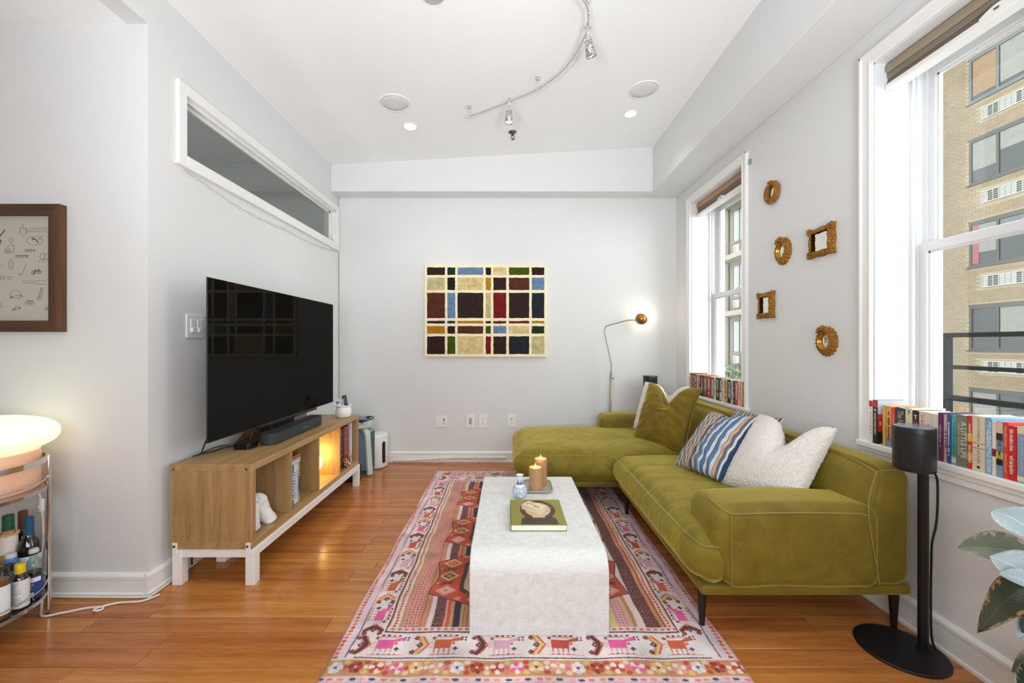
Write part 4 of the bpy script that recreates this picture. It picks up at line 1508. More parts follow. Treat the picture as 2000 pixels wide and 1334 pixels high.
# cord with its in-line switch
t = thing('lamp_cord', 'white lamp cord with an in-line switch hanging behind the bar cart', 'cord', (-2.07, 1.86, 0.4))
b = MB()
cp = [(-2.17, 1.875, 0.572), (-2.158, 1.885, 0.50), (-2.152, 1.89, 0.42), (-2.16, 1.90, 0.30), (-2.185, 1.91, 0.16), (-2.16, 1.90, 0.05), (-2.11, 1.85, 0.005), (-2.04, 1.795, 0.006), (-1.98, 1.815, 0.006), (-1.90, 1.85, 0.006), (-1.84, 1.855, 0.006), (-1.825, 1.835, 0.007), (-1.845, 1.825, 0.010), (-1.855, 1.845, 0.008), (-1.80, 1.885, 0.006), (-1.70, 1.90, 0.006), (-1.66, 1.95, 0.006)]
b.tube(bez(cp, 8), 0.0045, 8)
b.build('flex', CABLEW, t, True)
b = MB()
b.box(-0.011, 0.011, -0.009, 0.009, -0.030, 0.030, 0.007, 3, mat=Matrix.Translation((-2.154, 1.888, 0.455)))
s = b.build('switch', WHITEP, t, AUTO)
b = MB()
b.cyl((-2.154, 1.879, 0.450), 0.004, 0.004, 10, (0, -1, 0))
b.build('button', WHITEP, s)
cable('baseboard_cord', [(-2.3, 1.928, 0.010), (-2.0, 1.927, 0.008), (-1.72, 1.927, 0.008), (-1.69, 1.95, 0.008), (-1.695, 2.1, 0.008), (-1.692, 2.24, 0.012)], 0.0045, CABLEW, 'white cord tucked along the alcove baseboard and round the corner')
# small brass dish with a ring on the upper tray
t = thing('brass_dish', 'small brass dish on the upper tray of the bar cart at the photo edge', 'dish', (-2.045, 1.50, 0.576))
b = MB()
b.lathe([(0, 0.0005), (0.03, 0.0005), (0.058, 0.014), (0.056, 0.016), (0.028, 0.004), (0, 0.004)], (-2.05, 1.525, 0.576), 28)
b.build('bowl', M('brass', (196, 150, 72), 0.25, 0.9), t, True)
b = MB()
b.sphere((-2.052, 1.53, 0.595), 0.014, (1, 1, 1.2), 12, 8)
b.build('nut', CM((120, 52, 24)), t, True)

# bottles on the lower tray
LT = 0.1125
def bglass(name, rgb, rough=0.06):
    return M(name, rgb, rough, var=0.02, spec=0.7, coat=0.3)
DARKG = bglass('dark_wine_glass', (26, 20, 16))
CLEARB = glass_material('bottle_glass', (226, 232, 230), 1.0)
AMB = bglass('amber_liquor', (150, 88, 40))
GOLDL = bglass('golden_liquor', (196, 150, 92))
def bottle(px, py, prof, mat, lab, cat='bottle', cap=None, label=None, group='bottles on the bar cart', liquid=None, k=1.0, rs=1.0):
    """k scales heights, rs scales radii of the drawn profile"""
    t = thing('bottle', lab, cat, (px, py, LT), group=group)
    t['_k'], t['_rs'] = k, rs
    S = lambda P: [(r * rs, z * k) for r, z in P]
    b = MB()
    b.lathe([(0, 0)] + S(prof), (px, py, LT), 28)
    b.build('glass', mat, t, True)
    if liquid:
        m_, z1, shr = liquid
        r0 = prof[0][0] * rs
        b = MB()
        b.lathe([(0, 0.004), (r0 - shr, 0.004), (r0 - shr, z1 * k), (0, z1 * k)], (px, py, LT), 24)
        b.build('liquid', m_, t, AUTO)
    if cap:
        rgb, z0, z1, r = cap
        b = MB()
        b.lathe(S([(0, z0), (r, z0), (r, z1 - 0.002), (r - 0.002, z1), (0, z1)]), (px, py, LT), 24)
        if r > 0.011:
            b.lathe(S([(r, z0), (r + 0.0012, z0), (r + 0.0012, z0 + 0.006), (r, z0 + 0.006)]), (px, py, LT), 24)
        b.build('cap', CM(rgb, 0.35), t, AUTO)
    if label:
        for rgb, z0, z1, r, a0, a1 in label:
            b = MB()
            b.lathe([(r * rs + 0.0006, z0 * k), (r * rs + 0.0006, z1 * k)], (px, py, LT), 24, a0=math.radians(a0), a1=math.radians(a1))
            b.build('label', CM(rgb, 0.55), t, True)
    return t
def print_lines(t, px, py, r, z0, z1, a0, a1, rgb, n, seed=1, h=0.0022):
    rr = random.Random(seed)
    b = MB()
    for k in range(n):
        z = z0 + (z1 - z0) * (k + 0.5) / n
        e = a0 + (a1 - a0) * rr.uniform(0.5, 0.95)
        b.lathe([(r + 0.0011, z - h / 2), (r + 0.0011, z + h / 2)], (px, py, LT), 10, a0=math.radians(a0), a1=math.radians(e))
    b.build('label_print', CM(rgb, 0.6), t)
# facing direction of the labels: towards the camera, about -37 degrees
wine = [(0.036, 0.002), (0.037, 0.01), (0.037, 0.165), (0.034, 0.192), (0.020, 0.214), (0.0145, 0.226), (0.0145, 0.285), (0, 0.286)]
bottle(-2.095, 1.79, wine, DARKG, 'dark wine bottle with a blue neck capsule beside the cart post', cap=((34, 84, 122), 0.224, 0.292, 0.0158), label=[((222, 226, 228), 0.050, 0.150, 0.037, -120, 60)], k=1.13)
bottle(-2.175, 1.835, wine, DARKG, 'dark wine bottle with a brown neck capsule behind the blue capped one', cap=((112, 66, 34), 0.224, 0.292, 0.0158), k=1.16, rs=0.98)
gx, gy = -2.152, 1.762
t = bottle(gx, gy, [(0.030, 0.002), (0.032, 0.01), (0.032, 0.17), (0.028, 0.205), (0.018, 0.235), (0.016, 0.285), (0, 0.286)], GOLDL, 'pale bottle with a dark green capped neck and bead collar on the cart', cap=((34, 92, 60), 0.238, 0.292, 0.0185), label=[((232, 222, 214), 0.160, 0.222, 0.032, -110, 20)], k=1.2)
b = MB()
for k in range(16):
    a = k * math.pi / 8
    b.sphere((gx + 0.028 * math.cos(a), gy + 0.028 * math.sin(a), LT + 0.268 + 0.003 * (k % 2)), 0.0075, u=8, v=6)
b.build('bead_collar', CM((222, 168, 118)), t, True)
NAVYL = bglass('dark_syrup', (52, 34, 28))
sq = [(0.034, 0.002), (0.036, 0.006), (0.036, 0.10), (0.031, 0.118), (0.016, 0.128), (0.015, 0.140), (0.018, 0.142), (0.018, 0.15)]
K, Q = 1.36, 0.80
cx1, cy1 = -2.022, 1.745
t = bottle(cx1, cy1, sq, CLEARB, 'clear bottle with a blue label and dark contents next to the cart post', cap=((206, 204, 200), 0.146, 0.158, 0.0185), label=[((36, 66, 130), 0.016, 0.078, 0.036, -160, 30)], liquid=(NAVYL, 0.088, 0.003), k=K, rs=Q)
print_lines(t, cx1, cy1, 0.036 * Q, 0.044, 0.078, -120, -20, (222, 228, 236), 5, 3)
for z0, z1, a0, a1 in ((0.082, 0.100, -118, 0), (0.022, 0.040, -130, -40)):
    b = MB()
    b.lathe([(0.0372 * Q + 0.0004, z0), (0.0372 * Q + 0.0004, z1)], (cx1, cy1, LT), 12, a0=math.radians(a0), a1=math.radians(a1))
    b.build('label_patch', CM((226, 230, 236)), t)
cx2, cy2 = -2.005, 1.682
t = bottle(cx2, cy2, [(0.029, 0.002), (0.031, 0.006), (0.031, 0.082), (0.024, 0.096), (0.015, 0.102), (0.0145, 0.112), (0, 0.112)], bglass('bitters_glass', (48, 26, 18)), 'short bottle with a yellow cap and wrapped white label on the cart', cap=((226, 196, 22), 0.104, 0.130, 0.0185), label=[((224, 226, 224), 0.008, 0.086, 0.0312, -200, 60)], k=1.42, rs=0.84)
print_lines(t, cx2, cy2, 0.0312 * 0.84, 0.020, 0.116, -125, -25, (90, 96, 104), 16, 5, 0.0014)
bottle(-2.008, 1.615, [(0.030, 0.002), (0.034, 0.008), (0.034, 0.095), (0.026, 0.12), (0.014, 0.128), (0.0, 0.128)], CLEARB, 'round shouldered amber bottle with a plain white label at the photo edge', label=[((228, 232, 234), 0.015, 0.085, 0.034, -110, 20)], liquid=(AMB, 0.098, 0.003), k=1.6, rs=0.96)
bottle(-2.062, 1.69, [(0.022, 0.002), (0.024, 0.006), (0.024, 0.11), (0.014, 0.128), (0.013, 0.14), (0, 0.14)], CLEARB, 'slim clear bottle with a black cap behind the yellow capped one', cap=((30, 30, 32), 0.124, 0.148, 0.020), label=[((80, 84, 84), 0.03, 0.09, 0.024, -120, 20)], k=1.2, rs=0.68)
bottle(-2.092, 1.722, [(0.022, 0.002), (0.024, 0.006), (0.024, 0.135), (0.022, 0.14), (0, 0.14)], CM((76, 132, 190), 0.3), 'small light blue can with a silver lid on the bar cart', cap=((206, 206, 208), 0.139, 0.152, 0.021), k=1.36, rs=0.8)
bottle(-2.15, 1.690, [(0.038, 0.002), (0.040, 0.008), (0.040, 0.12), (0.030, 0.15), (0.02, 0.155), (0.02, 0.17), (0, 0.17)], AMB, 'squat amber bottle with a cream label behind the others on the cart', cap=((188, 178, 150), 0.160, 0.182, 0.022), label=[((216, 206, 184), 0.03, 0.10, 0.040, -110, 0)], k=1.2, rs=0.85)

# ================================================================== FLOOR LAMP
BRASS = M('aged_brass', (176, 142, 92), 0.25, 0.9, var=0.03)
GREYB = M('antique_nickel_brass', (150, 142, 124), 0.32, 0.9, var=0.03)
def floor_lamp():
    Y = 4.05
    P = lambda x, y: at(x, y, Y)
    base = P(1190.5, 815)
    t = thing('floor_lamp', 'slim brass floor lamp with bent arm and small dome behind the sofa', 'floor lamp', (base.x, Y, 0))
    b = MB()
    b.lathe([(0, 0), (0.115, 0), (0.115, 0.012), (0.105, 0.018), (0.014, 0.022), (0, 0.022)], (base.x - 0.01, Y - 0.02, 0), 36)
    b.build('base', BRASS, t, AUTO)
    b = MB()
    b.tube([(base.x - 0.012, Y - 0.012, 0.02), P(1193.2, 728)], 0.0105, 14)
    b.build('pole', GREYB, t, True)
    b = MB()
    b.tube(bez([P(1193.2, 730), P(1194, 714), P(1192.5, 704), P(1182, 655), P(1180.5, 646), P(1182.5, 640), P(1187, 636), P(1222, 626.5), P(1228, 625.2), P(1250, 625.4)], 6), 0.0052, 10)
    b.build('arm', GREYB, t, True)
    b = MB()
    q = P(1194, 739)
    b.cyl(q, 0.004, 0.022, 10, (1, 0, 0))
    b.cyl(q + Vector((0.018, 0, 0)), 0.009, 0.006, 14, (1, 0, 0))
    b.build('knob', BRASS, t)
    c = P(1252, 623.5)
    ax = Vector((0.55, 0.60, 0.45)).normalized()
    b = MB()
    R_ = 0.060
    prof = [(R_ * math.sin(a), -R_ * math.cos(a)) for a in [math.pi / 2 * i / 10 for i in range(11)]]
    prof += [(R_ * 0.95, 0.002)] + [(R_ * 0.95 * math.sin(a), -R_ * 0.95 * math.cos(a)) for a in [math.pi / 2 * i / 8 for i in range(8, -1, -1)]]
    b.lathe(prof, c + ax * 0.01, 28, ax)
    b.build('shade', M('copper_brass', (182, 124, 62), 0.3, 0.85, var=0.06), t, True)
    b = MB()
    b.sphere(c + ax * 0.035, 0.034, u=18, v=12)
    b.build('bulb', M('warm_bulb', (255, 240, 214), 0.4, emit=(255, 238, 206), estr=7.0), t, True)
    L = bpy.data.lights.new('floor_lamp_bulb', 'POINT')
    L.energy = 0.6
    L.color = (1, 0.86, 0.66)
    L.shadow_soft_size = 0.03
    o = bpy.data.objects.new('floor_lamp_bulb', L)
    C.objects.link(o)
    o.location = c + ax * 0.085
floor_lamp()

# ================================================================== SPEAKERS ON STANDS
SPK = M('speaker_black', (26, 28, 30), 0.42, var=0.02)
SPT = M('speaker_top', (92, 104, 112), 0.25, var=0.02)  # black top in grey-blue: the reflection on it is put into the colour
def speaker_on_stand(cx_, cy_, rot, ztop, pole_dx, lab, labs, base_c, base_r):
    st = thing('speaker_stand', labs, 'stand', (base_c[0], base_c[1], 0))
    b = MB()
    b.lathe([(0, 0), (base_r, 0), (base_r, 0.006), (base_r - 0.004, 0.009), (0, 0.009)], (*base_c, 0), 56)
    b.build('base', BLKM, st, AUTO)
    zb_ = ztop - 0.163
    px_, py_ = cx_ + pole_dx[0], cy_ + pole_dx[1]
    b = MB()
    b.tube([(px_, py_, 0.008), (px_, py_, zb_ - 0.03), (px_ - pole_dx[0] * 0.35, py_ - pole_dx[1] * 0.35, zb_ - 0.008)], 0.0165, 16)
    b.build('pole', BLKM, st, AUTO)
    b = MB()
    b.cyl((px_, py_, 0.008), 0.022, 0.004, 20)
    b.build('collar', BLKM, st)
    b = MB()
    b.lathe([(0, 0), (0.058, 0), (0.062, 0.003), (0.062, 0.006), (0, 0.006)], (cx_, cy_, zb_ - 0.0085), 40)
    b.build('plate', BLKM, st, AUTO)
    s = thing('speaker', lab, 'speaker', (cx_, cy_, zb_))
    w = 0.060
    def sec(z, k):
        n = 44
        o = []
        for i in range(n):
            a = 2 * math.pi * i / n
            e = 0.72
            x = w * k * math.copysign(abs(math.cos(a)) ** e, math.cos(a))
            y = w * k * math.copysign(abs(math.sin(a)) ** e, math.sin(a))
            o.append(Vector((cx_ + x * math.cos(rot) - y * math.sin(rot), cy_ + x * math.sin(rot) + y * math.cos(rot), z)))
        return o
    def body(name, zz, mat):
        b = MB()
        rings = [[b.bm.verts.new(p) for p in sec(z, k)] for z, k in zz]
        for A, B in zip(rings, rings[1:]):
            for i in range(len(A)):
                b.bm.faces.new([A[i], A[(i + 1) % len(A)], B[(i + 1) % len(A)], B[i]])
        b.bm.faces.new(rings[0][::-1])
        b.bm.faces.new(rings[-1])
        return b.build(name, mat, s, AUTO)
    body('grille', [(zb_ - 0.002, 0.97), (zb_ + 0.004, 1.0), (zb_ + 0.138, 1.0)], SPK)
    body('cap', [(zb_ + 0.1385, 1.0), (zb_ + 0.158, 1.0), (zb_ + 0.1605, 0.985)], SPK)
    body('top_plate', [(zb_ + 0.1606, 0.975), (zb_ + 0.163, 0.965)], SPT)
    bx('indicator', CM((90, 90, 92)), s, cx_ + 0.025, cx_ + 0.029, cy_ - 0.0605, cy_ - 0.059, zb_ + 0.149, zb_ + 0.151)
    return s
near_speaker = speaker_on_stand(1.585, 1.60, 0.5, 0.878, (0.035, 0.0), 'matte black speaker on the near stand in front of the big window', 'black round-based speaker stand in front of the sofa arm by the window wall', (1.535, 1.605), 0.142)
b = MB()
b.tube(bez([(1.640, 1.60, 0.712), (1.672, 1.60, 0.68), (1.677, 1.60, 0.60), (1.672, 1.60, 0.50), (1.655, 1.60, 0.42), (1.652, 1.60, 0.34), (1.650, 1.60, 0.2), (1.648, 1.595, 0.06), (1.655, 1.585, 0.013)], 8), 0.0038, 8)
b.build('cord', BLKP, near_speaker, True)
speaker_on_stand(1.385, 4.0, 0.3, 0.888, (0.0, 0.02), 'matte black speaker on the far stand in the back right corner', 'black speaker stand hidden behind the far sofa arm in the corner', (1.385, 4.03), 0.115)

# ================================================================== RUG
RX0, RX1, RY0, RY1 = -0.672, 0.862, 1.398, 3.842
def rug_image():
    W, H = 1228, 1956                                   # 1.25 mm per pixel
    sx_, sy_ = W / 1.534, H / 2.444
    img = np.zeros((H, W, 3), np.float32)
    rr = random.Random(21)
    def col(c): return np.array(c, np.float32) / 255
    CREAM, PINK, HOT, RED, ORG, DRED, NAVY, PLUM, TAN, LAV, GOLD, ROSE = map(col, ((238, 222, 216), (226, 150, 146), (238, 92, 160), (196, 72, 54), (206, 94, 52), (140, 46, 40), (44, 40, 62), (70, 36, 44), (198, 152, 108), (222, 206, 220), (226, 190, 120), (214, 128, 116)))
    def rect(u0, u1, v0, v1, c):
        a, b2, c0, c1 = int(u0 * sx_), int(math.ceil(u1 * sx_)), int(v0 * sy_), int(math.ceil(v1 * sy_))
        img[max(0, c0):c1, max(0, a):b2] = c
    def poly(pts, c):
        P = np.array([(u * sx_, v * sy_) for u, v in pts])
        x0, y0 = np.maximum(np.floor(P.min(0)).astype(int), 0)
        x1, y1 = np.ceil(P.max(0)).astype(int) + 1
        x1, y1 = min(x1, W), min(y1, H)
        if x1 <= x0 or y1 <= y0:
            return
        X, Y_ = np.meshgrid(np.arange(x0, x1) + .5, np.arange(y0, y1) + .5)
        ins = np.zeros(X.shape, bool)
        n = len(P)
        for i in range(n):
            (ax, ay), (bx_, by) = P[i], P[(i + 1) % n]
            if ay == by:
                continue
            cnd = ((ay > Y_) != (by > Y_)) & (X < (bx_ - ax) * (Y_ - ay) / (by - ay) + ax)
            ins ^= cnd
        img[y0:y1, x0:x1][ins] = c
    def dia(u, v, a, b2, c): poly([(u - a, v), (u, v - b2), (u + a, v), (u, v + b2)], c)
    def ell(u, v, a, b2, c): poly([(u + a * math.cos(k * math.pi / 8), v + b2 * math.sin(k * math.pi / 8)) for k in range(16)], c)
    def line(u0, v0, u1, v1, w, c):
        d = math.hypot(u1 - u0, v1 - v0) or 1
        nx, ny = -(v1 - v0) / d * w / 2, (u1 - u0) / d * w / 2
        poly([(u0 + nx, v0 + ny), (u1 + nx, v1 + ny), (u1 - nx, v1 - ny), (u0 - nx, v0 - ny)], c)
    LU, LV = 1.534, 2.444
    rect(0, LU, 0, LV, CREAM)
    # ---- inner field of lengthwise stripes
    fu0, fv0, fv1 = 0.166, 0.296, LV - 0.296
    rect(fu0, LU - fu0, fv0, fv1, ROSE)
    def vs(u0, u1, c, mirror=True):
        rect(u0, u1, fv0 + 0.024, fv1 - 0.024, c)
        if mirror:
            rect(LU - u1, LU - u0, fv0 + 0.024, fv1 - 0.024, c)
    vs(0.17, 0.205, col((232, 212, 198)))
    vs(0.205, 0.222, TAN)
    vs(0.222, 0.29, col((222, 160, 146)))
    vs(0.29, 0.298, ORG); vs(0.298, 0.312, col((196, 160, 110))); vs(0.312, 0.322, ROSE); vs(0.322, 0.345, col((236, 216, 214)))
    vs(0.345, 0.392, PLUM); vs(0.392, 0.402, PINK); vs(0.402, 0.416, ORG); vs(0.416, 0.432, TAN)
    vs(0.432, 0.46, NAVY); vs(0.46, 0.52, col((202, 156, 108))); vs(0.52, 0.53, PLUM); vs(0.53, 0.60, ROSE); vs(0.60, 0.64, col((224, 206, 120)))
    # right side runs in another order
    def rs(u0, u1, c): rect(LU - u1, LU - u0, fv0 + 0.024, fv1 - 0.024, c)
    rs(0.17, 0.20, col((232, 206, 190))); rs(0.20, 0.212, ORG); rs(0.212, 0.228, TAN); rs(0.228, 0.236, DRED)
    rs(0.236, 0.290, PLUM); rs(0.290, 0.322, col((234, 212, 208))); rs(0.322, 0.33, TAN); rs(0.33, 0.336, ORG); rs(0.336, 0.345, col((206, 180, 110)))
    rs(0.345, 0.405, col((228, 172, 168))); rs(0.405, 0.44, col((228, 214, 128))); rs(0.44, 0.46, NAVY); rs(0.46, 0.52, TAN)
    v = fv0 + 0.03
    k = 0
    while v < fv1 - 0.03:
        for uu in (0.187, LU - 0.187):
            ell(uu + 0.002 * math.sin(k), v, 0.006, 0.007, RED)
        for j in range(4):
            for uu in (0.231 + j * 0.0165,):
                dia(uu, v, 0.0055, 0.007, col((196, 96, 86)) if (j + k) % 2 else col((186, 80, 70)))
        for j in range(3):
            dia(0.475 + j * 0.016, v, 0.004, 0.006, DRED)
            dia(LU - 0.360 - j * 0.016, v, 0.005, 0.006, col((176, 110, 126)))
        for uu in (0.345, LU - 0.290):
            ww = 0.047 if uu < 0.5 else 0.054
            for j in range(3):
                line(uu + j * ww / 3, v - 0.008, uu + (j + 1) * ww / 3, v + 0.008, 0.0026, col((206, 140, 120)) if k % 2 else col((168, 92, 82)))
                line(uu + (j + 1) * ww / 3, v - 0.008, uu + j * ww / 3, v + 0.008, 0.0020, col((182, 120, 108)))
        line(LU - 0.206, v - 0.004, LU - 0.206, v + 0.004, 0.006, DRED)
        v += 0.0185
        k += 1
    # ---- medallions
    for cv, hl in ((0.695, 0.262), (1.205, 0.258), (1.76, 0.25)):
        cu = LU / 2
        def hexa(s, hv, c, tip=0.55):
            poly([(cu - s, cv - hv * tip), (cu - s * 0.42, cv - hv), (cu + s * 0.42, cv - hv), (cu + s, cv - hv * tip), (cu + s * 0.94, cv), (cu + s, cv + hv * tip), (cu + s * 0.42, cv + hv), (cu - s * 0.42, cv + hv), (cu - s, cv + hv * tip), (cu - s * 0.94, cv)], c)
        hexa(0.478, hl, PLUM)
        hexa(0.472, hl - 0.006, ORG)
        hexa(0.465, hl - 0.012, col((198, 78, 48)))
        for s in (-1, 1):
            for dv, c1, c2 in ((-0.12, PINK, col((236, 176, 160))), (0.0, GOLD, NAVY), (0.125, GOLD, RED)):
                uu = cu + s * 0.395
                dia(uu, cv + dv, 0.052, 0.042, c1)
                dia(uu, cv + dv, 0.034, 0.026, c2)
                dia(uu, cv + dv, 0.018, 0.013, GOLD)
                dia(uu, cv + dv, 0.008, 0.006, DRED)
            for dv in (-0.06, 0.065):
                uu = cu + s * 0.40
                line(uu - 0.04, cv + dv - 0.01, uu + 0.035, cv + dv + 0.006, 0.008, PLUM)
                line(uu - 0.02, cv + dv + 0.012, uu + 0.03, cv + dv - 0.012, 0.006, PLUM)
                dia(uu - 0.045, cv + dv, 0.012, 0.012, col((228, 136, 96)))
            for dv in (-0.19, 0.2):
                dia(cu + s * 0.26, cv + dv, 0.03, 0.022, GOLD)
                dia(cu + s * 0.26, cv + dv, 0.014, 0.010, DRED)
                dia(cu + s * 0.33, cv + dv * 0.95, 0.02, 0.016, col((228, 140, 110)))
        poly([(cu - 0.33, cv - 0.12), (cu - 0.29, cv - 0.155), (cu + 0.29, cv - 0.155), (cu + 0.33, cv - 0.12), (cu + 0.33, cv + 0.12), (cu + 0.29, cv + 0.155), (cu - 0.29, cv + 0.155), (cu - 0.33, cv + 0.12)], col((70, 60, 54)))
        poly([(cu - 0.31, cv - 0.105), (cu - 0.28, cv - 0.135), (cu + 0.28, cv - 0.135), (cu + 0.31, cv - 0.105), (cu + 0.31, cv + 0.105), (cu + 0.28, cv + 0.135), (cu - 0.28, cv + 0.135), (cu - 0.31, cv + 0.105)], col((214, 176, 148)))
        for k in range(60):
            uu, vv = cu + rr.uniform(-0.29, 0.29), cv + rr.uniform(-0.12, 0.12)
            ell(uu, vv, 0.006, 0.008, (PLUM, RED, DRED)[k % 3])
        for k in range(26):
            a = k / 26
            for vv in (cv - 0.145, cv + 0.145):
                dia(cu - 0.29 + a * 0.58, vv, 0.006, 0.005, TAN)
    # ---- frame lines
    BW = 0.006
    rect(fu0 - 0.006, LU - fu0 + 0.006, fv0 - 0.010, fv0 - 0.004, PLUM); rect(fu0 - 0.006, LU - fu0 + 0.006, fv1 + 0.004, fv1 + 0.010, PLUM)
    rect(fu0 - 0.006, fu0, fv0 - 0.01, fv1 + 0.01, PLUM); rect(LU - fu0, LU - fu0 + 0.006, fv0 - 0.01, fv1 + 0.01, PLUM)
    for vv in (fv0 + 0.011, fv1 - 0.011):
        rect(fu0, LU - fu0, vv - 0.012, vv + 0.012, col((232, 206, 200)))
        u = fu0 + 0.02
        while u < LU - fu0:
            ell(u, vv, 0.009, 0.006, col((206, 92, 84)))
            u += 0.028
    # ---- figure bands: side (along v) and ends (along u)
    def motif_band(L0, L1, c0, c1, put):
        """put(a, b) maps along / across coordinates to (u, v)"""
        w = c1 - c0
        def P(pts, c): poly([put(a, b2) for a, b2 in pts], c)
        def LN(a0, b0, a1, b1, wd, c):
            (u0, v0), (u1, v1) = put(a0, b0), put(a1, b1)
            line(u0, v0, u1, v1, wd, c)
        def D(a, b2, r, c): 
            u, v = put(a, b2); dia(u, v, r, r, c)
        def cross(a, b2, r, c):
            P([(a - r, b2 - r * .35), (a + r, b2 - r * .35), (a + r, b2 + r * .35), (a - r, b2 + r * .35)], c)
            P([(a - r * .35, b2 - r), (a + r * .35, b2 - r), (a + r * .35, b2 + r), (a - r * .35, b2 + r)], c)
        n = max(1, round((L1 - L0) / 0.215))
        st = (L1 - L0) / n
        bodies = [(HOT, PINK), (ORG, ORG), (col((222, 168, 190)), PINK), (RED, ORG)]
        for i in range(n):
            a = L0 + i * st
            m = c0 + w / 2
            LN(a, c0 + w * .05, a + 0.028, m, 0.010, ORG); LN(a, c1 - w * .05, a + 0.028, m, 0.010, ORG)
            LN(a + 0.008, c0 + w * .05, a + 0.038, m, 0.015, PLUM if i % 2 == 0 else GOLD); LN(a + 0.008, c1 - w * .05, a + 0.038, m, 0.015, PLUM if i % 2 == 0 else GOLD)
            LN(a + 0.020, c0 + w * .08, a + 0.050, m, 0.007, ORG); LN(a + 0.020, c1 - w * .08, a + 0.050, m, 0.007, ORG)
            LN(a - 0.012, c0 + w * .05, a + 0.016, m - w * .12, 0.006, PINK); LN(a - 0.012, c1 - w * .05, a + 0.016, m + w * .12, 0.006, PINK)
            for s3 in (-1, 1):
                D(a - 0.006, m + s3 * w * 0.33, 0.012, PLUM); D(a - 0.006, m + s3 * w * 0.33, 0.005, ORG)
            D(a + 0.014, m, 0.014, NAVY); D(a + 0.014, m, 0.006, PINK)
            B, Lg = bodies[i % 4]
            b0, b1 = c0 + w * 0.32, c0 + w * 0.72
            x0, x1 = a + 0.074, a + 0.142
            P([(x0, b0), (x1, b0), (x1, b1), (x0, b1)], B)
            P([(x1 - 0.005, b1 - 0.012), (x1 + 0.034, b1 - 0.002), (x1 + 0.040, b1 + 0.012), (x1 + 0.022, b1 + 0.016), (x1 - 0.01, b1)], B)
            for kk in range(4):
                xx = x0 + 0.004 + kk * (x1 - x0 - 0.008) / 3
                LN(xx, b0, xx, c0 + w * 0.14, 0.005, Lg)
            for kk in range(3):
                LN(x0 - 0.004, b0 + 0.008 + kk * 0.012, x0 - 0.022, b0 + 0.008 + kk * 0.012, 0.004, PINK)
            cross(a + 0.160, c0 + w * 0.30, 0.010, NAVY)
            cross(a + 0.068, c0 + w * 0.80, 0.008, PLUM)
            cross(a + 0.150, c0 + w * 0.55, 0.007, RED)
            for kk in range(4):
                P([(a + 0.082 + kk * 0.022, c1 - w * 0.10), (a + 0.094 + kk * 0.022, c1 - w * 0.10), (a + 0.094 + kk * 0.022, c1 - w * 0.02), (a + 0.082 + kk * 0.022, c1 - w * 0.02)], (PLUM, NAVY, ORG, PLUM)[kk])
            for kk in range(5):
                LN(a + 0.07 + kk * 0.02, c0 + w * 0.05, a + 0.082 + kk * 0.02, c0 + w * 0.07, 0.006, (ORG, PLUM)[kk % 2])
            LN(a + 0.056, c0 + w * 0.04, a + 0.196, c0 + w * 0.04, 0.0035, PINK)
            LN(a + 0.060, c1 - w * 0.14, a + 0.150, c1 - w * 0.14, 0.0035, ORG)
            for s1 in (-1, 1):
                for s2 in (-1, 1):
                    D(a + 0.185 + s1 * 0.007, c1 - w * 0.2 + s2 * 0.007, 0.0055, PLUM)
    ev0, ev1 = 0.160, 0.262
    WB = col((234, 220, 218))
    rect(0.035, LU - 0.035, 0.150, fv0 - 0.012, WB); rect(0.035, LU - 0.035, fv1 + 0.012, LV - 0.150, WB)
    rect(0.050, fu0 - 0.008, 0.15, LV - 0.15, WB); rect(LU - fu0 + 0.008, LU - 0.05, 0.15, LV - 0.15, WB)
    motif_band(0.075, LU - 0.075, ev0, ev1 + 0.012, lambda a, b2: (a, b2))
    motif_band(0.075, LU - 0.075, LV - ev1 - 0.012, LV - ev0, lambda a, b2: (a, b2))
    motif_band(0.285, LV - 0.285, 0.062, 0.156, lambda a, b2: (b2, a))
    motif_band(0.285, LV - 0.285, 0.062, 0.156, lambda a, b2: (LU - b2, a))
    # outer side edging
    for f in (lambda x: x, lambda x: LU - x):
        def vr(a, b2, c):
            x0, x1 = sorted((f(a), f(b2)))
            rect(x0, x1, 0.145, LV - 0.145, c)
        vr(0.0, 0.034, col((234, 206, 196))); vr(0.034, 0.054, LAV); vr(0.054, 0.058, PINK)
        v = 0.15
        k = 0
        while v < LV - 0.145:
            u0 = f(0.018)
            dia(u0, v, 0.011, 0.010, (RED, HOT, ROSE, ORG)[k % 4])
            v += 0.021
            k += 1
        v = 0.15
        while v < 0.9 * LV:                              # broken dark outline
            line(f(0.057), v, f(0.0585), v + 0.05, 0.004, NAVY if (int(v * 7) % 3) else PINK)
            v += 0.05
    # ---- end bands: flower row on ochre, row of blue dashes, plain hem
    for flip in (False, True):
        g_ = (lambda v: LV - v) if flip else (lambda v: v)
        def hr(a, b2, c):
            y0, y1 = sorted((g_(a), g_(b2)))
            rect(0, LU, y0, y1, c)
        hr(0.0, 0.034, col((224, 170, 150))); hr(0.012, 0.018, DRED); hr(0.026, 0.03, CREAM)
        hr(0.034, 0.066, col((232, 204, 204)))
        hr(0.066, 0.142, col((208, 150, 88)))
        hr(0.138, 0.146, col((236, 218, 214))); 
        u = 0.01
        k = 0
        while u < LU:
            c = ((44, 78, 120), (226, 120, 150), (224, 150, 130), (44, 78, 120), (232, 170, 180))[k % 5]
            ell(u, g_(0.052), 0.012, 0.006, col(c))
            line(u - 0.02, g_(0.039), u + 0.02, g_(0.040), 0.003, PINK)
            u += 0.031 + 0.006 * (k % 3)
            k += 1
        u = 0.04
        k = 0
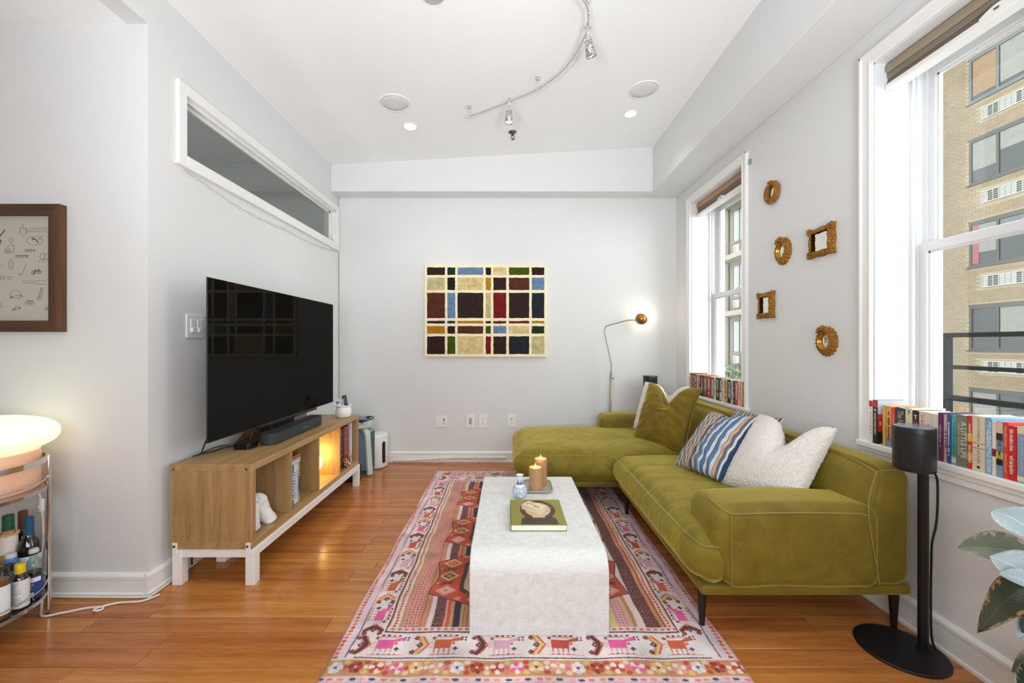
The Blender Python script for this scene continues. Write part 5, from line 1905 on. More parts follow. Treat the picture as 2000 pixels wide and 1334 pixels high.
        while u < LU:
            pal = ((col((196, 210, 232)), CREAM), (RED, DRED), (CREAM, RED), (HOT, CREAM), (GOLD, col((240, 220, 190))), (col((226, 160, 150)), CREAM))[k % 6]
            vc = g_(0.104)
            for j in range(6):
                a = j * math.pi / 3 + k
                ell(u + 0.017 * math.cos(a), vc + 0.017 * math.sin(a), 0.011, 0.011, pal[0] if j % 2 else pal[1])
            ell(u, vc, 0.006, 0.006, (DRED, GOLD)[k % 2])
            for s in (-1, 1):
                ell(u + 0.037, vc + s * 0.022, 0.012, 0.010, (ROSE, GOLD, RED, col((232, 200, 190)))[(k + (s > 0)) % 4])
            dia(u + 0.037, vc, 0.010, 0.012, (RED, CREAM, HOT)[k % 3])
            u += 0.074
            k += 1
        line(0.09, g_(0.149), LU - 0.09, g_(0.147), 0.005, NAVY)
    # ---- hand-knotted irregularity: wavy offset, mottling, pile noise
    yy, xx = np.mgrid[0:H, 0:W].astype(np.float32)
    def wob(a, p):
        return 2.2 * np.sin(yy / 61 + p) + 1.6 * np.sin(xx / 43 + 1.3 * p) + 1.2 * np.sin((xx + yy) / 27 + 2 * p)
    rs_ = np.random.RandomState(4)
    jx, jy = rs_.normal(0, 1.1, (H, W)), rs_.normal(0, 1.1, (H, W))
    xi = np.clip(xx + wob(xx, 0.3) + jx, 0, W - 1).astype(int)
    yi = np.clip(yy + wob(yy, 2.1) + jy, 0, H - 1).astype(int)
    img = img[yi, xi]
    low = rs_.normal(0, 1, (H // 48 + 2, W // 48 + 2)).astype(np.float32)
    fy, fx = yy / 48, xx / 48
    i0, j0 = fy.astype(int), fx.astype(int)
    ty, tx = fy - i0, fx - j0
    lf = (low[i0, j0] * (1 - ty) * (1 - tx) + low[i0 + 1, j0] * ty * (1 - tx) + low[i0, j0 + 1] * (1 - ty) * tx + low[i0 + 1, j0 + 1] * ty * tx)
    img = img * (1 + 0.05 * lf[..., None]) + rs_.normal(0, 0.045, (H, W, 1)).astype(np.float32)
    img = np.clip(img, 0, 1)
    out = np.ones((H, W, 4), np.float32)
    out[..., :3] = img
    im = bpy.data.images.new('rug_weave', W, H)
    im.pixels.foreach_set(out.ravel())
    im.update()
    im.pack()
    return im
def rug():
    g = G('rug_pile')
    im = g.n('ShaderNodeTexImage')
    im.image = rug_image()
    im.interpolation = 'Linear'
    g.set(Base_Color=im.outputs['Color'], Roughness=0.95)
    g.b.inputs['Specular IOR Level'].default_value = 0.1
    g.b.inputs['Sheen Weight'].default_value = 0.25
    g.bump(g.noise(g.pos(), 420, 3, 0.7), 0.6, 0.004)
    b = MB()
    nu, nv = 110, 176
    def fn(u, v):
        x = RX0 + (RX1 - RX0) * u + 0.004 * math.sin(v * 23) * (u < 0.01 or u > 0.99)
        y = RY0 + (RY1 - RY0) * v
        return Vector((x, y, 0.0105 + 0.0012 * noise.noise(Vector((x * 9, y * 9, 0)))))
    b.grid(fn, nu, nv)
    ob = b.bm
    uvl = ob.loops.layers.uv.new('UVMap')
    for f in ob.faces:
        for lp in f.loops:
            lp[uvl].uv = ((lp.vert.co.x - RX0) / (RX1 - RX0), (lp.vert.co.y - RY0) / (RY1 - RY0))
    # skirt down to the floor
    bd = [e for e in ob.edges if e.is_boundary]
    ex = bmesh.ops.extrude_edge_only(ob, edges=bd)
    for v in [v for v in ex['geom'] if isinstance(v, bmesh.types.BMVert)]:
        v.co.z = 0.0005
    o = b.build('rug', g.m, None, True)
    tag(o, 'large pink and rust patterned wool rug under the white coffee table', 'rug')
rug()

# ================================================================== COFFEE TABLE AND WHAT STANDS ON IT
def linen():
    g = G('white_linen_wrap')
    p = g.pos()
    a = g.noise(g.mapping(p, (2, 2, 60)), 14, 3, 0.6)
    c = g.noise(g.mapping(p, (60, 2, 2)), 14, 3, 0.6)
    e = g.noise(g.mapping(p, (2, 60, 2)), 14, 3, 0.6)
    f = g.math('MULTIPLY', g.math('ADD', a, g.math('ADD', c, e)), 0.333)
    wv = g.n('ShaderNodeTexWave'); wv.bands_direction = 'X'; wv.inputs['Scale'].default_value = 110; wv.inputs['Distortion'].default_value = 1.5
    g.put(wv.inputs['Vector'], p)
    wz = g.n('ShaderNodeTexWave'); wz.bands_direction = 'Z'; wz.inputs['Scale'].default_value = 110; wz.inputs['Distortion'].default_value = 1.5
    g.put(wz.inputs['Vector'], p)
    col = g.ramp(f, [(0.40, lin((218, 218, 214))), (0.58, lin((238, 239, 238)))])
    g.set(Base_Color=col, Roughness=0.55)
    g.bump(g.math('ADD', g.math('MULTIPLY', f, 1.2), g.math('MULTIPLY', g.math('ADD', wv.outputs['Fac'], wz.outputs['Fac']), 0.25)), 0.35, 0.003)
    return g.m
LIN = linen()
TX0, TX1, TY0_, TY1_, TZ = -0.159, 0.411, 1.668, 2.732, 0.335
RZ = 0.0118
def coffee_table():
    t = thing('coffee_table', 'white linen wrapped waterfall coffee table on the patterned rug', 'coffee table', ((TX0 + TX1) / 2, (TY0_ + TY1_) / 2, RZ))
    th, r = 0.062, 0.085
    def outline(off):
        rr_ = max(r - off, 0.012)
        y0, y1, zt = TY0_ + off, TY1_ - off, TZ - off
        P = [(y0, RZ)]
        P += [(y0 + rr_ - rr_ * math.cos(a), zt - rr_ + rr_ * math.sin(a)) for a in [math.pi / 2 * i / 12 for i in range(13)]]
        P += [(y1 - rr_ + rr_ * math.sin(a), zt - rr_ + rr_ * math.cos(a)) for a in [math.pi / 2 * i / 12 for i in range(13)]]
        P += [(y1, RZ)]
        return P
    o, i_ = outline(0), outline(th)
    b = MB()
    e = 0.004
    def ringv(x, off):
        return [b.bm.verts.new((x, y, z)) for y, z in outline(off)], [b.bm.verts.new((x, y, z)) for y, z in outline(th - off)]
    A = [ringv(TX0, e), ringv(TX0 + e, 0), ringv(TX1 - e, 0), ringv(TX1, e)]
    n = len(o)
    for k in range(3):
        for side in (0, 1):
            P, Q = A[k][side], A[k + 1][side]
            for j in range(n - 1):
                b.bm.faces.new([P[j], P[j + 1], Q[j + 1], Q[j]])
        for j in (0, n - 1):
            b.bm.faces.new([A[k][0][j], A[k + 1][0][j], A[k + 1][1][j], A[k][1][j]])
    for k in (0, 3):
        for j in range(n - 1):
            b.bm.faces.new([A[k][0][j], A[k][0][j + 1], A[k][1][j + 1], A[k][1][j]])
    b.build('body', LIN, t, AUTO, fix=True)
    bx('under_brace', M('table_underside', (200, 196, 188), 0.7), t, TX0 + 0.03, TX1 - 0.03, TY0_ + th + 0.002, TY1_ - th - 0.002, TZ - th - 0.03, TZ - th - 0.001)
coffee_table()

def vase():
    x, y = 0.064, 2.30
    t = thing('porcelain_vase', 'small blue and white porcelain bud vase behind the green book', 'vase', (x, y, TZ))
    g = G('blue_white_porcelain')
    p = g.objco()
    z = g.n('ShaderNodeSeparateXYZ')
    g.put(z.inputs[0], p)
    n = g.noise(p, 62, 2, 0.5, 2.6)
    body = g.ramp(n, [(0.455, lin((238, 242, 246))), (0.475, lin((28, 62, 140))), (0.535, lin((28, 62, 140))), (0.555, lin((238, 242, 246)))])
    sep = g.n('ShaderNodeTexGradient'); sep.gradient_type = 'RADIAL'
    g.put(sep.inputs[0], p)
    tooth = g.math('PINGPONG', g.math('MULTIPLY', sep.outputs['Fac'], 9.0), 0.5)
    lim = g.math('ADD', 0.078, g.math('MULTIPLY', tooth, 0.058))
    neck = g.mix(g.math('LESS_THAN', z.outputs[2], lim), lin((238, 242, 246)), lin((34, 72, 156)))
    collar = g.math('GREATER_THAN', z.outputs[2], 0.076)
    col = g.mix(collar, body, neck)
    sh = g.math('MULTIPLY', g.math('GREATER_THAN', z.outputs[2], 0.066), g.math('LESS_THAN', z.outputs[2], 0.077))
    col = g.mix(sh, col, lin((236, 240, 246)))
    g.set(Base_Color=col, Roughness=0.12)
    b = MB()
    P = [(0.0, 0.0), (0.022, 0.0), (0.030, 0.006), (0.040, 0.022), (0.043, 0.038), (0.040, 0.053), (0.030, 0.066), (0.019, 0.076), (0.0145, 0.088), (0.0145, 0.112), (0.017, 0.120), (0.0225, 0.127), (0.0215, 0.128), (0.013, 0.116), (0.012, 0.08), (0, 0.06)]
    b.lathe(P, (0, 0, 0), 40)
    me = b.mesh('vessel')
    o = link_mesh('vessel', me, g.m, t, True, local=True)
    o.location = (0, 0, 0.0005)
    b = MB()
    b.lathe([(0.0222, 0.1262), (0.0232, 0.1272), (0.0222, 0.1284), (0.0212, 0.1274), (0.0222, 0.1262)], (x, y, TZ + 0.0005), 32)
    b.build('rim', CM((70, 110, 170)), t, True)
vase()

def tray_candles():
    t = thing('ceramic_tray', 'sage green rounded ceramic tray holding two candles on the table', 'tray', (0.175, 2.455, TZ))
    SG = M('sage_ceramic', (168, 172, 154), 0.35, var=0.04, vscale=30)
    b = MB()
    def sec(k, z):
        return [b.bm.verts.new(Vector((0.175 + (p[0]) * k, 2.455 + (p[1]) * k, z))) for p in stadium(-0.085, 0.085, -0.105, 0.105, 0.04, 0)]
    rs_ = [sec(0.86, TZ + 0.0005), sec(0.97, TZ + 0.008), sec(1.0, TZ + 0.018), sec(0.97, TZ + 0.0185), sec(0.92, TZ + 0.010), sec(0.80, TZ + 0.006)]
    for A, B in zip(rs_, rs_[1:]):
        for i in range(len(A)):
            b.bm.faces.new([A[i], A[(i + 1) % len(A)], B[(i + 1) % len(A)], B[i]])
    b.bm.faces.new(rs_[0][::-1]); b.bm.faces.new(rs_[-1])
    b.build('dish', SG, t, AUTO)
    gw = G('glowing_wax')
    p = gw.objco()
    s = gw.n('ShaderNodeSeparateXYZ')
    gw.put(s.inputs[0], p)
    gw.set(Base_Color=lin((196, 152, 110)), Roughness=0.5)
    gw.b.inputs['Subsurface Weight'].default_value = 0.8
    gw.b.inputs['Subsurface Radius'].default_value = (0.05, 0.014, 0.004)
    for x, y, h, lab in ((0.158, 2.392, 0.138, 'shorter lit tan pillar candle at the front of the sage tray'), (0.196, 2.492, 0.160, 'taller lit tan pillar candle at the back of the sage tray')):
        c = thing('candle', lab, 'candle', (x, y, TZ + 0.0065), group='candles on the tray')
        z0 = TZ + 0.0068
        b = MB()
        r = 0.0375
        b.lathe([(0, 0), (r - 0.001, 0), (r, 0.002), (r, h - 0.002), (r - 0.002, h), (r - 0.006, h - 0.004), (0.008, h - 0.016), (0, h - 0.017)], (x, y, z0), 36)
        b.build('wax', gw.m, c, AUTO)
        b = MB()
        b.tube([(x, y, z0 + h - 0.018), (x, y, z0 + h - 0.004), (x + 0.001, y, z0 + h)], 0.001, 5)
        b.build('wick', CM((40, 34, 30)), c)
        b = MB()
        b.lathe([(0, -0.002), (0.003, 0.002), (0.0044, 0.007), (0.003, 0.015), (0.0012, 0.022), (0, 0.026)], (x, y, z0 + h - 0.005), 12)
        b.build('flame', M('flame', (255, 220, 140), 0.5, emit=(255, 214, 130), estr=14.0), c, True)
        L = bpy.data.lights.new('candle_light', 'POINT')
        L.energy = 0.3
        L.color = (1, 0.42, 0.10)
        L.shadow_soft_size = 0.006
        o = bpy.data.objects.new('candle_light', L)
        C.objects.link(o)
        o.location = (x, y, z0 + h - 0.006)
tray_candles()

def table_book():
    x0, x1, y0, y1, z0, z1 = 0.010, 0.270, 1.884, 2.188, TZ + 0.0005, TZ + 0.031
    t = thing('art_book', 'green art book with a portrait of a red haired woman on its cover', 'book', ((x0 + x1) / 2, (y0 + y1) / 2, TZ))
    GC = M('olive_cover', (142, 140, 48), 0.35, var=0.02)
    b = MB()
    b.box(x0, x1, y0, y1, z0, z0 + 0.003, 0.0008)
    b.box(x0, x1, y0, y1, z1 - 0.003, z1, 0.0008)
    b.box(x0, x0 + 0.003, y0, y1, z0, z1, 0.0008)
    b.build('cover', GC, t)
    bx('pages', PAGES, t, x0 + 0.004, x1 - 0.004, y0 + 0.004, y1 - 0.004, z0 + 0.0031, z1 - 0.0031)
    zt = z1 + 0.0003
    cx_ = (x0 + x1) / 2 + 0.006
    def blob(name, pts, c, k):
        b = MB()
        b.face([(cx_ + u, y0 + v, zt + 0.00025 * k) for u, v in pts])
        b.build(name, M('print_%02x%02x%02x' % c, c, 0.35, var=0.05, vscale=30), t)
    ang = [2 * math.pi * i / 28 for i in range(28)]
    blob('printed_dress', [(-0.088, 0.004), (0.088, 0.004), (0.082, 0.07), (0.05, 0.10), (-0.05, 0.10), (-0.082, 0.07)], (62, 54, 34), 1)
    blob('printed_hair', [(0.088 * math.cos(a) * (1.0 if math.sin(a) > -.3 else 0.98), 0.172 + (0.115 if math.sin(a) > 0 else 0.125) * math.sin(a)) for a in ang], (88, 38, 34), 2)
    blob('printed_gap', [(-0.04, 0.045), (0.04, 0.045), (0.046, 0.075), (-0.046, 0.075)], (62, 54, 34), 3)
    blob('printed_neck', [(-0.03, 0.075), (0.03, 0.075), (0.032, 0.125), (-0.032, 0.125)], (206, 182, 146), 4)
    blob('printed_face', [(0.064 * math.cos(a), 0.172 + 0.088 * math.sin(a)) for a in ang], (214, 190, 154), 5)
    blob('printed_eye', [(0.030, 0.150), (0.050, 0.152), (0.050, 0.160), (0.032, 0.158)], (70, 66, 60), 6)
    m = thing('matchbox', 'red and cream patterned matchbox lying on the green art book', 'matchbox', (0.125, 2.045, z1))
    mm = Matrix.Translation((0.128, 2.050, z1 + 0.0135)) @ Matrix.Rotation(math.radians(-38), 4, 'Z')
    b = MB()
    b.box(-0.055, 0.055, -0.030, 0.030, -0.0115, -0.0105, mat=mm)
    b.box(-0.055, 0.055, -0.030, 0.030, 0.0105, 0.0115, mat=mm)
    b.box(-0.055, 0.055, -0.030, -0.029, -0.0105, 0.0105, mat=mm)
    b.box(-0.055, 0.055, 0.029, 0.030, -0.0105, 0.0105, mat=mm)
    b.build('sleeve', CM((236, 222, 190)), m)
    b = MB()
    b.box(-0.0545, 0.0545, -0.0285, 0.0285, -0.010, 0.010, mat=mm)
    b.build('inner_box', CM((226, 216, 204)), m)
    b = MB()
    for k, (u, v, a) in enumerate(((-0.030, 0.008, 0.4), (-0.012, 0.004, 1.2), (0.020, -0.004, 0.3), (0.034, -0.012, 1.0), (0.010, -0.010, 2.2), (-0.036, -0.006, 2.0))):
        b.box(-0.010, 0.010, -0.003, 0.003, 0.0116, 0.0120, mat=mm @ Matrix.Translation((u, v, 0)) @ Matrix.Rotation(a, 4, 'Z'))
    b.build('printed_pattern', CM((196, 62, 40)), m)
table_book()

# ================================================================== SOFA
def velvet(name, rgb, dark, axis=(1, 1, 1), wr=0.5, seed=0.0):
    g = G(name)
    p = g.mapping(g.pos(), (1, 1, 1), (seed, seed * 0.7, 0))
    big = g.noise(p, 3.2, 5, 0.62, 0.6)
    nap = g.noise(p, 11, 4, 0.6, 0.4)
    f = g.math('ADD', g.math('MULTIPLY', big, 0.65), g.math('MULTIPLY', nap, 0.35))
    col = g.ramp(f, [(0.32, lin(dark)), (0.68, lin(rgb))])
    g.set(Base_Color=col, Roughness=0.62)
    g.b.inputs['Specular IOR Level'].default_value = 0.25
    g.b.inputs['Sheen Weight'].default_value = 0.85
    g.b.inputs['Sheen Roughness'].default_value = 0.38
    g.b.inputs['Sheen Tint'].default_value = (*lin((232, 216, 110)), 1)
    wk = g.noise(g.mapping(p, axis), 5.5, 4, 0.55, 0.9)
    fine = g.noise(p, 500, 2)
    g.bump(g.math('ADD', g.math('MULTIPLY', wk, wr), g.math('MULTIPLY', fine, 0.02)), 0.55, 0.03)
    return g.m
OL, OLD = (136, 118, 40), (102, 85, 22)
VEL = velvet('olive_velvet', OL, OLD, (1, 1, 1), 0.25)  # darker for the sides, seats lighter: fall of light put into the velvet colours
VEL_SEAT = velvet('olive_velvet_seat', (150, 134, 46), (108, 91, 24), (0.6, 4.2, 1), 0.55, 3.1)
VEL_CH = velvet('olive_velvet_chaise', (150, 134, 46), (106, 89, 24), (2.6, 1.2, 1), 0.65, 5.7)
PIPE = M('olive_piping', (142, 124, 46), 0.6, var=0.05, sheen=0.4)
def nz(p, s, a):
    return noise.noise(Vector(p) * s) * a
def sofa():
    t = thing('sectional_sofa', 'olive green velvet sectional sofa with a chaise along the window wall', 'sofa', (1.2, 2.8, 0))
    SX0, SX1 = 0.752, 1.672
    YN, YF = 1.678, 3.93
    # plinth under the seats
    b = MB()
    b.softbox(0.80, SX1 - 0.006, YN + 0.012, YF - 0.01, 0.158, 0.20, 0.012, 8, 2)
    b.softbox(0.075, 0.81, 2.965, YF - 0.01, 0.158, 0.20, 0.012, 8, 2)
    b.build('base', VEL, t, True)
    # main seat cushion
    def seat_f(p, q):
        k = (1 - q.x ** 4) * (1 - q.y ** 4)
        if q.z > 0:
            p = p + Vector((0, 0, 0.028 * k * q.z))
            dip = math.exp(-((p.x - 1.18) ** 2 + (p.y - 2.3) ** 2) / 0.12) * 0.012
            p.z -= dip
            rip = math.sin(p.y * 46 + 3 * nz(p, 3, 1)) * 0.0022 * max(0, 1 - abs(p.x - 0.86) / 0.22)
            p.z += rip
        if q.x < 0:
            p.x -= 0.022 * (1 - q.z * q.z) * -q.x
            p.x += 0.035 * max(0, -q.z) * -q.x
        if q.y < 0:
            p.y -= 0.010 * (1 - q.z * q.z) * -q.y
            p.y += 0.06 * max(0.0, min(1.0, (p.x - 0.875) / 0.05)) * max(0.0, -q.y - 0.6) / 0.4
        return p + Vector((nz(p, 5, 0.004), nz(p + Vector((9, 0, 0)), 5, 0.003), nz(p + Vector((0, 7, 0)), 4.5, 0.007) if q.z > 0 else 0))
    b = MB()
    b.softbox(SX0, 1.50, YN - 0.004, 2.935, 0.186, 0.412, 0.085, 44, 8, seat_f)
    b.build('seat_cushion', VEL_SEAT, t, True)
    # chaise
    def ch_f(p, q):
        k = (1 - q.x ** 4) * (1 - q.y ** 4)
        if q.z > 0:
            p = p + Vector((0, 0, 0.026 * k * q.z))
            rip = math.sin(p.x * 40 + 4 * nz(p, 3, 1)) * 0.0022 * max(0, 1 - abs(p.y - 3.02) / 0.22)
            p.z += rip
        if q.x < 0:
            p.x -= 0.030 * (1 - q.z * q.z) * -q.x
            p.x += 0.03 * max(0, -q.z) * -q.x
        if q.y < 0:
            p.y -= 0.014 * (1 - q.z * q.z) * -q.y
        return p + Vector((nz(p, 5, 0.004), nz(p, 5, 0.004), nz(p + Vector((0, 5, 3)), 4.5, 0.008) if q.z > 0 else 0))
    b = MB()
    b.softbox(0.062, 1.50, 2.945, YF - 0.02, 0.186, 0.415, 0.095, 44, 8, ch_f)
    b.build('chaise_cushion', VEL_CH, t, True)
    # near arm and far arm
    def arm_f(p, q):
        p = p + Vector((0, 0, 0.010 * (1 - q.x ** 2) * max(0, q.z)))
        if q.x < 0:
            p.x += 0.05 * max(0, -q.z) * -q.x - 0.012 * (1 - q.z * q.z) * -q.x
        return p + Vector((nz(p, 4, 0.004), nz(p, 4.7, 0.003), nz(p, 5, 0.004)))
    b = MB()
    b.softbox(0.842, 1.53, YN - 0.016, 1.925, 0.19, 0.530, 0.055, 30, 7, arm_f)
    b.build('armrest', VEL, t, True)
    b = MB()
    b.softbox(0.842, 1.53, 3.715, YF, 0.19, 0.545, 0.055, 30, 7, arm_f)
    b.build('armrest', VEL, t, True)
    # two back sections; the front leans and bulges
    def back_f(p, q):
        if q.x < 0:
            zz = (p.z - 0.2) / 0.5
            p.x += 0.075 * max(0, zz - 0.35) * -q.x / 0.65
            p.x -= 0.020 * (1 - q.y ** 6) * max(0, 1 - ((zz - 0.55) / 0.5) ** 2) * -q.x
        p.z += 0.012 * (1 - q.y ** 4) * max(0, q.z)
        return p + Vector((nz(p, 4, 0.005), nz(p, 4, 0.003), nz(p, 5, 0.004)))
    b = MB()
    b.softbox(1.455, SX1, YN, 2.868, 0.19, 0.690, 0.06, 34, 7, back_f)
    b.build('backrest', VEL, t, True)
    b = MB()
    b.softbox(1.462, SX1, 2.855, YF, 0.19, 0.708, 0.06, 34, 7, back_f)
    b.build('backrest', VEL, t, True)
    # piping and seams
    def seam(pts, r=0.0026, nm='piping', m=PIPE, n=10):
        b = MB()
        b.tube(bez(pts, n), r, 6)
        return b.build(nm, m, t, True)
    k = 0.085 * 0.293
    seam([(SX0 + k - 0.020, 2.89, 0.412 - k + 0.004), (SX0 + k - 0.023, 2.5, 0.412 - k + 0.006), (SX0 + k - 0.023, 2.1, 0.412 - k + 0.006), (SX0 + k - 0.019, 1.80, 0.412 - k + 0.004), (SX0 + k - 0.006, 1.715, 0.412 - k - 0.004), (SX0 + 0.035, 1.684, 0.412 - k - 0.012), (SX0 + 0.07, 1.671, 0.412 - k - 0.016), (0.90, 1.668, 0.412 - k - 0.016)])
    k = 0.095 * 0.293
    seam([(0.062 + k - 0.024, 3.86, 0.415 - k), (0.062 + k - 0.028, 3.4, 0.415 - k + 0.002), (0.062 + k - 0.020, 3.04, 0.415 - k), (0.062 + k + 0.004, 2.978, 0.415 - k - 0.002), (0.062 + k + 0.05, 2.957, 0.415 - k), (0.35, 2.952, 0.415 - k + 0.004), (0.74, 2.953, 0.415 - k + 0.003)])
    # arm panel outline (the panel stands a little proud)
    seam([(0.905, 1.657, 0.22), (0.903, 1.657, 0.36), (0.902, 1.658, 0.47), (0.906, 1.664, 0.505)], 0.0022, 'seam')
    seam([(0.906, 1.665, 0.506), (1.15, 1.665, 0.512), (1.40, 1.665, 0.508), (1.462, 1.666, 0.50)], 0.0026)
    seam([(0.906, 1.665, 0.506), (0.872, 1.70, 0.524), (0.870, 1.78, 0.532)], 0.0026)
    seam([(1.505, 1.674, 0.675), (1.478, 1.671, 0.60), (1.462, 1.663, 0.52), (1.470, 1.659, 0.42), (1.490, 1.658, 0.30), (1.505, 1.660, 0.22)], 0.0026)
    seam([(1.505, 1.676, 0.677), (1.56, 1.678, 0.682), (1.65, 1.680, 0.680)], 0.0024)
    seam([(1.505, 1.678, 0.676), (1.53, 1.80, 0.684), (1.542, 2.0, 0.690), (1.545, 2.4, 0.692), (1.542, 2.75, 0.684), (1.53, 2.84, 0.66)], 0.0024)
    seam([(1.53, 2.87, 0.66), (1.548, 2.95, 0.695), (1.552, 3.3, 0.706), (1.550, 3.8, 0.700)], 0.0024)
    seam([(0.872, 3.722, 0.50), (0.872, 3.75, 0.535), (0.874, 3.86, 0.548)], 0.0026)
    # tapered metal legs
    LEG = M('gunmetal_leg', (58, 54, 52), 0.35, 0.75, var=0.03)
    def leg(x, y, rug_z=0.0, dx=0.0, dy=0.0):
        b = MB()
        b.tube([(x, y, rug_z), (x - dx, y - dy, 0.162)], [0.011, 0.020], 14)
        o = b.build('leg', LEG, t, AUTO)
        b = MB()
        b.cyl((x, y, rug_z - 0.0005 if rug_z else 0), 0.0115, 0.003, 14)
        b.build('foot_pad', BLKP, o)
    leg(0.820, 1.735, RZ, 0.0, -0.004)
    leg(1.632, 1.735)
    leg(0.826, 2.86, RZ)
    leg(1.632, 2.86)
    leg(0.13, 3.03, RZ)
    leg(0.13, 3.87)
    leg(1.632, 3.87)
    leg(0.83, 3.87)
sofa()

# ================================================================== CUSHIONS
def pillow(name, lab, c, r, lean, w, h, th, mat, roll=0.0, dent=0.0, dent_u=0.0, corner=0.10, rough=0.0, seed=0.0, n=44, wrinkle=0.0, group='cushions on the sofa', edge_seam=None, fringe=None, bottom=None):
    r = Vector(r).normalized()
    n0 = r.cross(Vector((0, 0, 1))).normalized()
    a = math.radians(lean)
    up = (Vector((0, 0, 1)) * math.cos(a) - n0 * math.sin(a)).normalized()
    nn = r.cross(up).normalized()
    if roll:
        q = Matrix.Rotation(math.radians(roll), 3, nn)
        r, up = q @ r, q @ up
    c = Vector(c)
    def pt(u, v, s):
        fu, fv = 1 - u * u, 1 - v * v
        x = w / 2 * u * (1 - corner * (1 - v * v) * 0.9)
        y = h / 2 * v * (1 - corner * (1 - u * u) * 0.9)
        z = s * th / 2 * (max(0, fu) ** 0.42) * (max(0, fv) ** 0.42)
        if dent:
            k = math.exp(-((u - dent_u) / 0.34) ** 2)
            vv = max(0.0, (v + 0.25) / 1.25)
            y -= dent * k * vv ** 1.6
            z += s * 0 - dent * 0.35 * k * vv if s > 0 else 0.02 * k * vv
        if wrinkle:
            z += s * wrinkle * noise.noise(Vector((u * 2.4 + seed, v * 5 + 3 * abs(u), seed))) * (fu * fv) ** 0.3
        if rough:
            d = noise.noise(Vector((u * w * 75 + seed, v * h * 75, s * 3.0))) * rough + noise.noise(Vector((u * w * 150 + seed, v * h * 150, s * 5.0))) * rough * 0.6
            z += s * (d + rough * 0.6) * 1.0
            x += d * u * 0.8
            y += d * v * 0.8
        p = c + r * x + up * y + nn * z
        if bottom is not None and p.z < bottom:
            p.z = bottom + (p.z - bottom) * 0.08
        return p
    b = MB()
    bm = b.bm
    uvl = bm.loops.layers.uv.new('UVMap')
    def sm(i): 
        t_ = i / n
        return math.sin((t_ - 0.5) * math.pi) * 0.55 + (2 * t_ - 1) * 0.45
    V = {}
    for s in (1, -1):
        for i in range(n + 1):
            for j in range(n + 1):
                edge = i in (0, n) or j in (0, n)
                key = (i, j, 0 if edge else s)
                if key not in V:
                    V[key] = bm.verts.new(pt(sm(i), sm(j), s if not edge else 1) if not edge or not rough else pt(sm(i), sm(j), 1))
    for s in (1, -1):
        for i in range(n):
            for j in range(n):
                ks = [(i, j), (i + 1, j), (i + 1, j + 1), (i, j + 1)]
                vs = [V[(a_, b_, 0 if a_ in (0, n) or b_ in (0, n) else s)] for a_, b_ in ks]
                if s < 0:
                    vs, ks = vs[::-1], ks[::-1]
                f = bm.faces.new(vs)
                for lp, (a_, b_) in zip(f.loops, ks):
                    lp[uvl].uv = ((sm(a_) + 1) / 2, (sm(b_) + 1) / 2)
    t = thing(name, lab, 'cushion', c, group=group)
    b.build('cover', mat, t, True)
    if edge_seam:
        b = MB()
        P = [pt(sm(i), -1, 1) for i in range(0, n, 2)] + [pt(1, sm(i), 1) for i in range(0, n, 2)] + [pt(-sm(i), 1, 1) for i in range(0, n, 2)] + [pt(-1, -sm(i), 1) for i in range(0, n, 2)]
        b.tube(P, 0.0028, 6, closed=True)
        b.build('seam', edge_seam, t, True)
    if fringe:
        b = MB()
        rr = random.Random(3)
        for k in range(90):
            v = -0.93 + 1.86 * k / 89
            p = pt(fringe[0], v, 1) + nn * 0.001
            d = (r * rr.uniform(0.010, 0.020) * rr.choice((-0.4, 1)) + nn * rr.uniform(0.003, 0.010) + up * rr.uniform(-.008, .008))
            b.tube([p - d * 0.2, p + d], [0.0022, 0.0008], 4)
        b.build('fringe', fringe[1], t)
    return t
VP = velvet('olive_velvet_cushion', (140, 118, 30), (96, 74, 16), (1.4, 1.4, 3.2), 0.45, 9.0)
def fleece():
    g = G('white_fleece')
    p = g.pos()
    f = g.noise(p, 190, 4, 0.7, 0.5)
    g.set(Base_Color=g.ramp(f, [(0.3, lin((226, 216, 206))), (0.6, lin((244, 238, 232)))]), Roughness=0.95)
    g.b.inputs['Sheen Weight'].default_value = 0.6
    g.b.inputs['Specular IOR Level'].default_value = 0.1
    g.bump(f, 0.7, 0.005)
    return g.m
FLC = fleece()
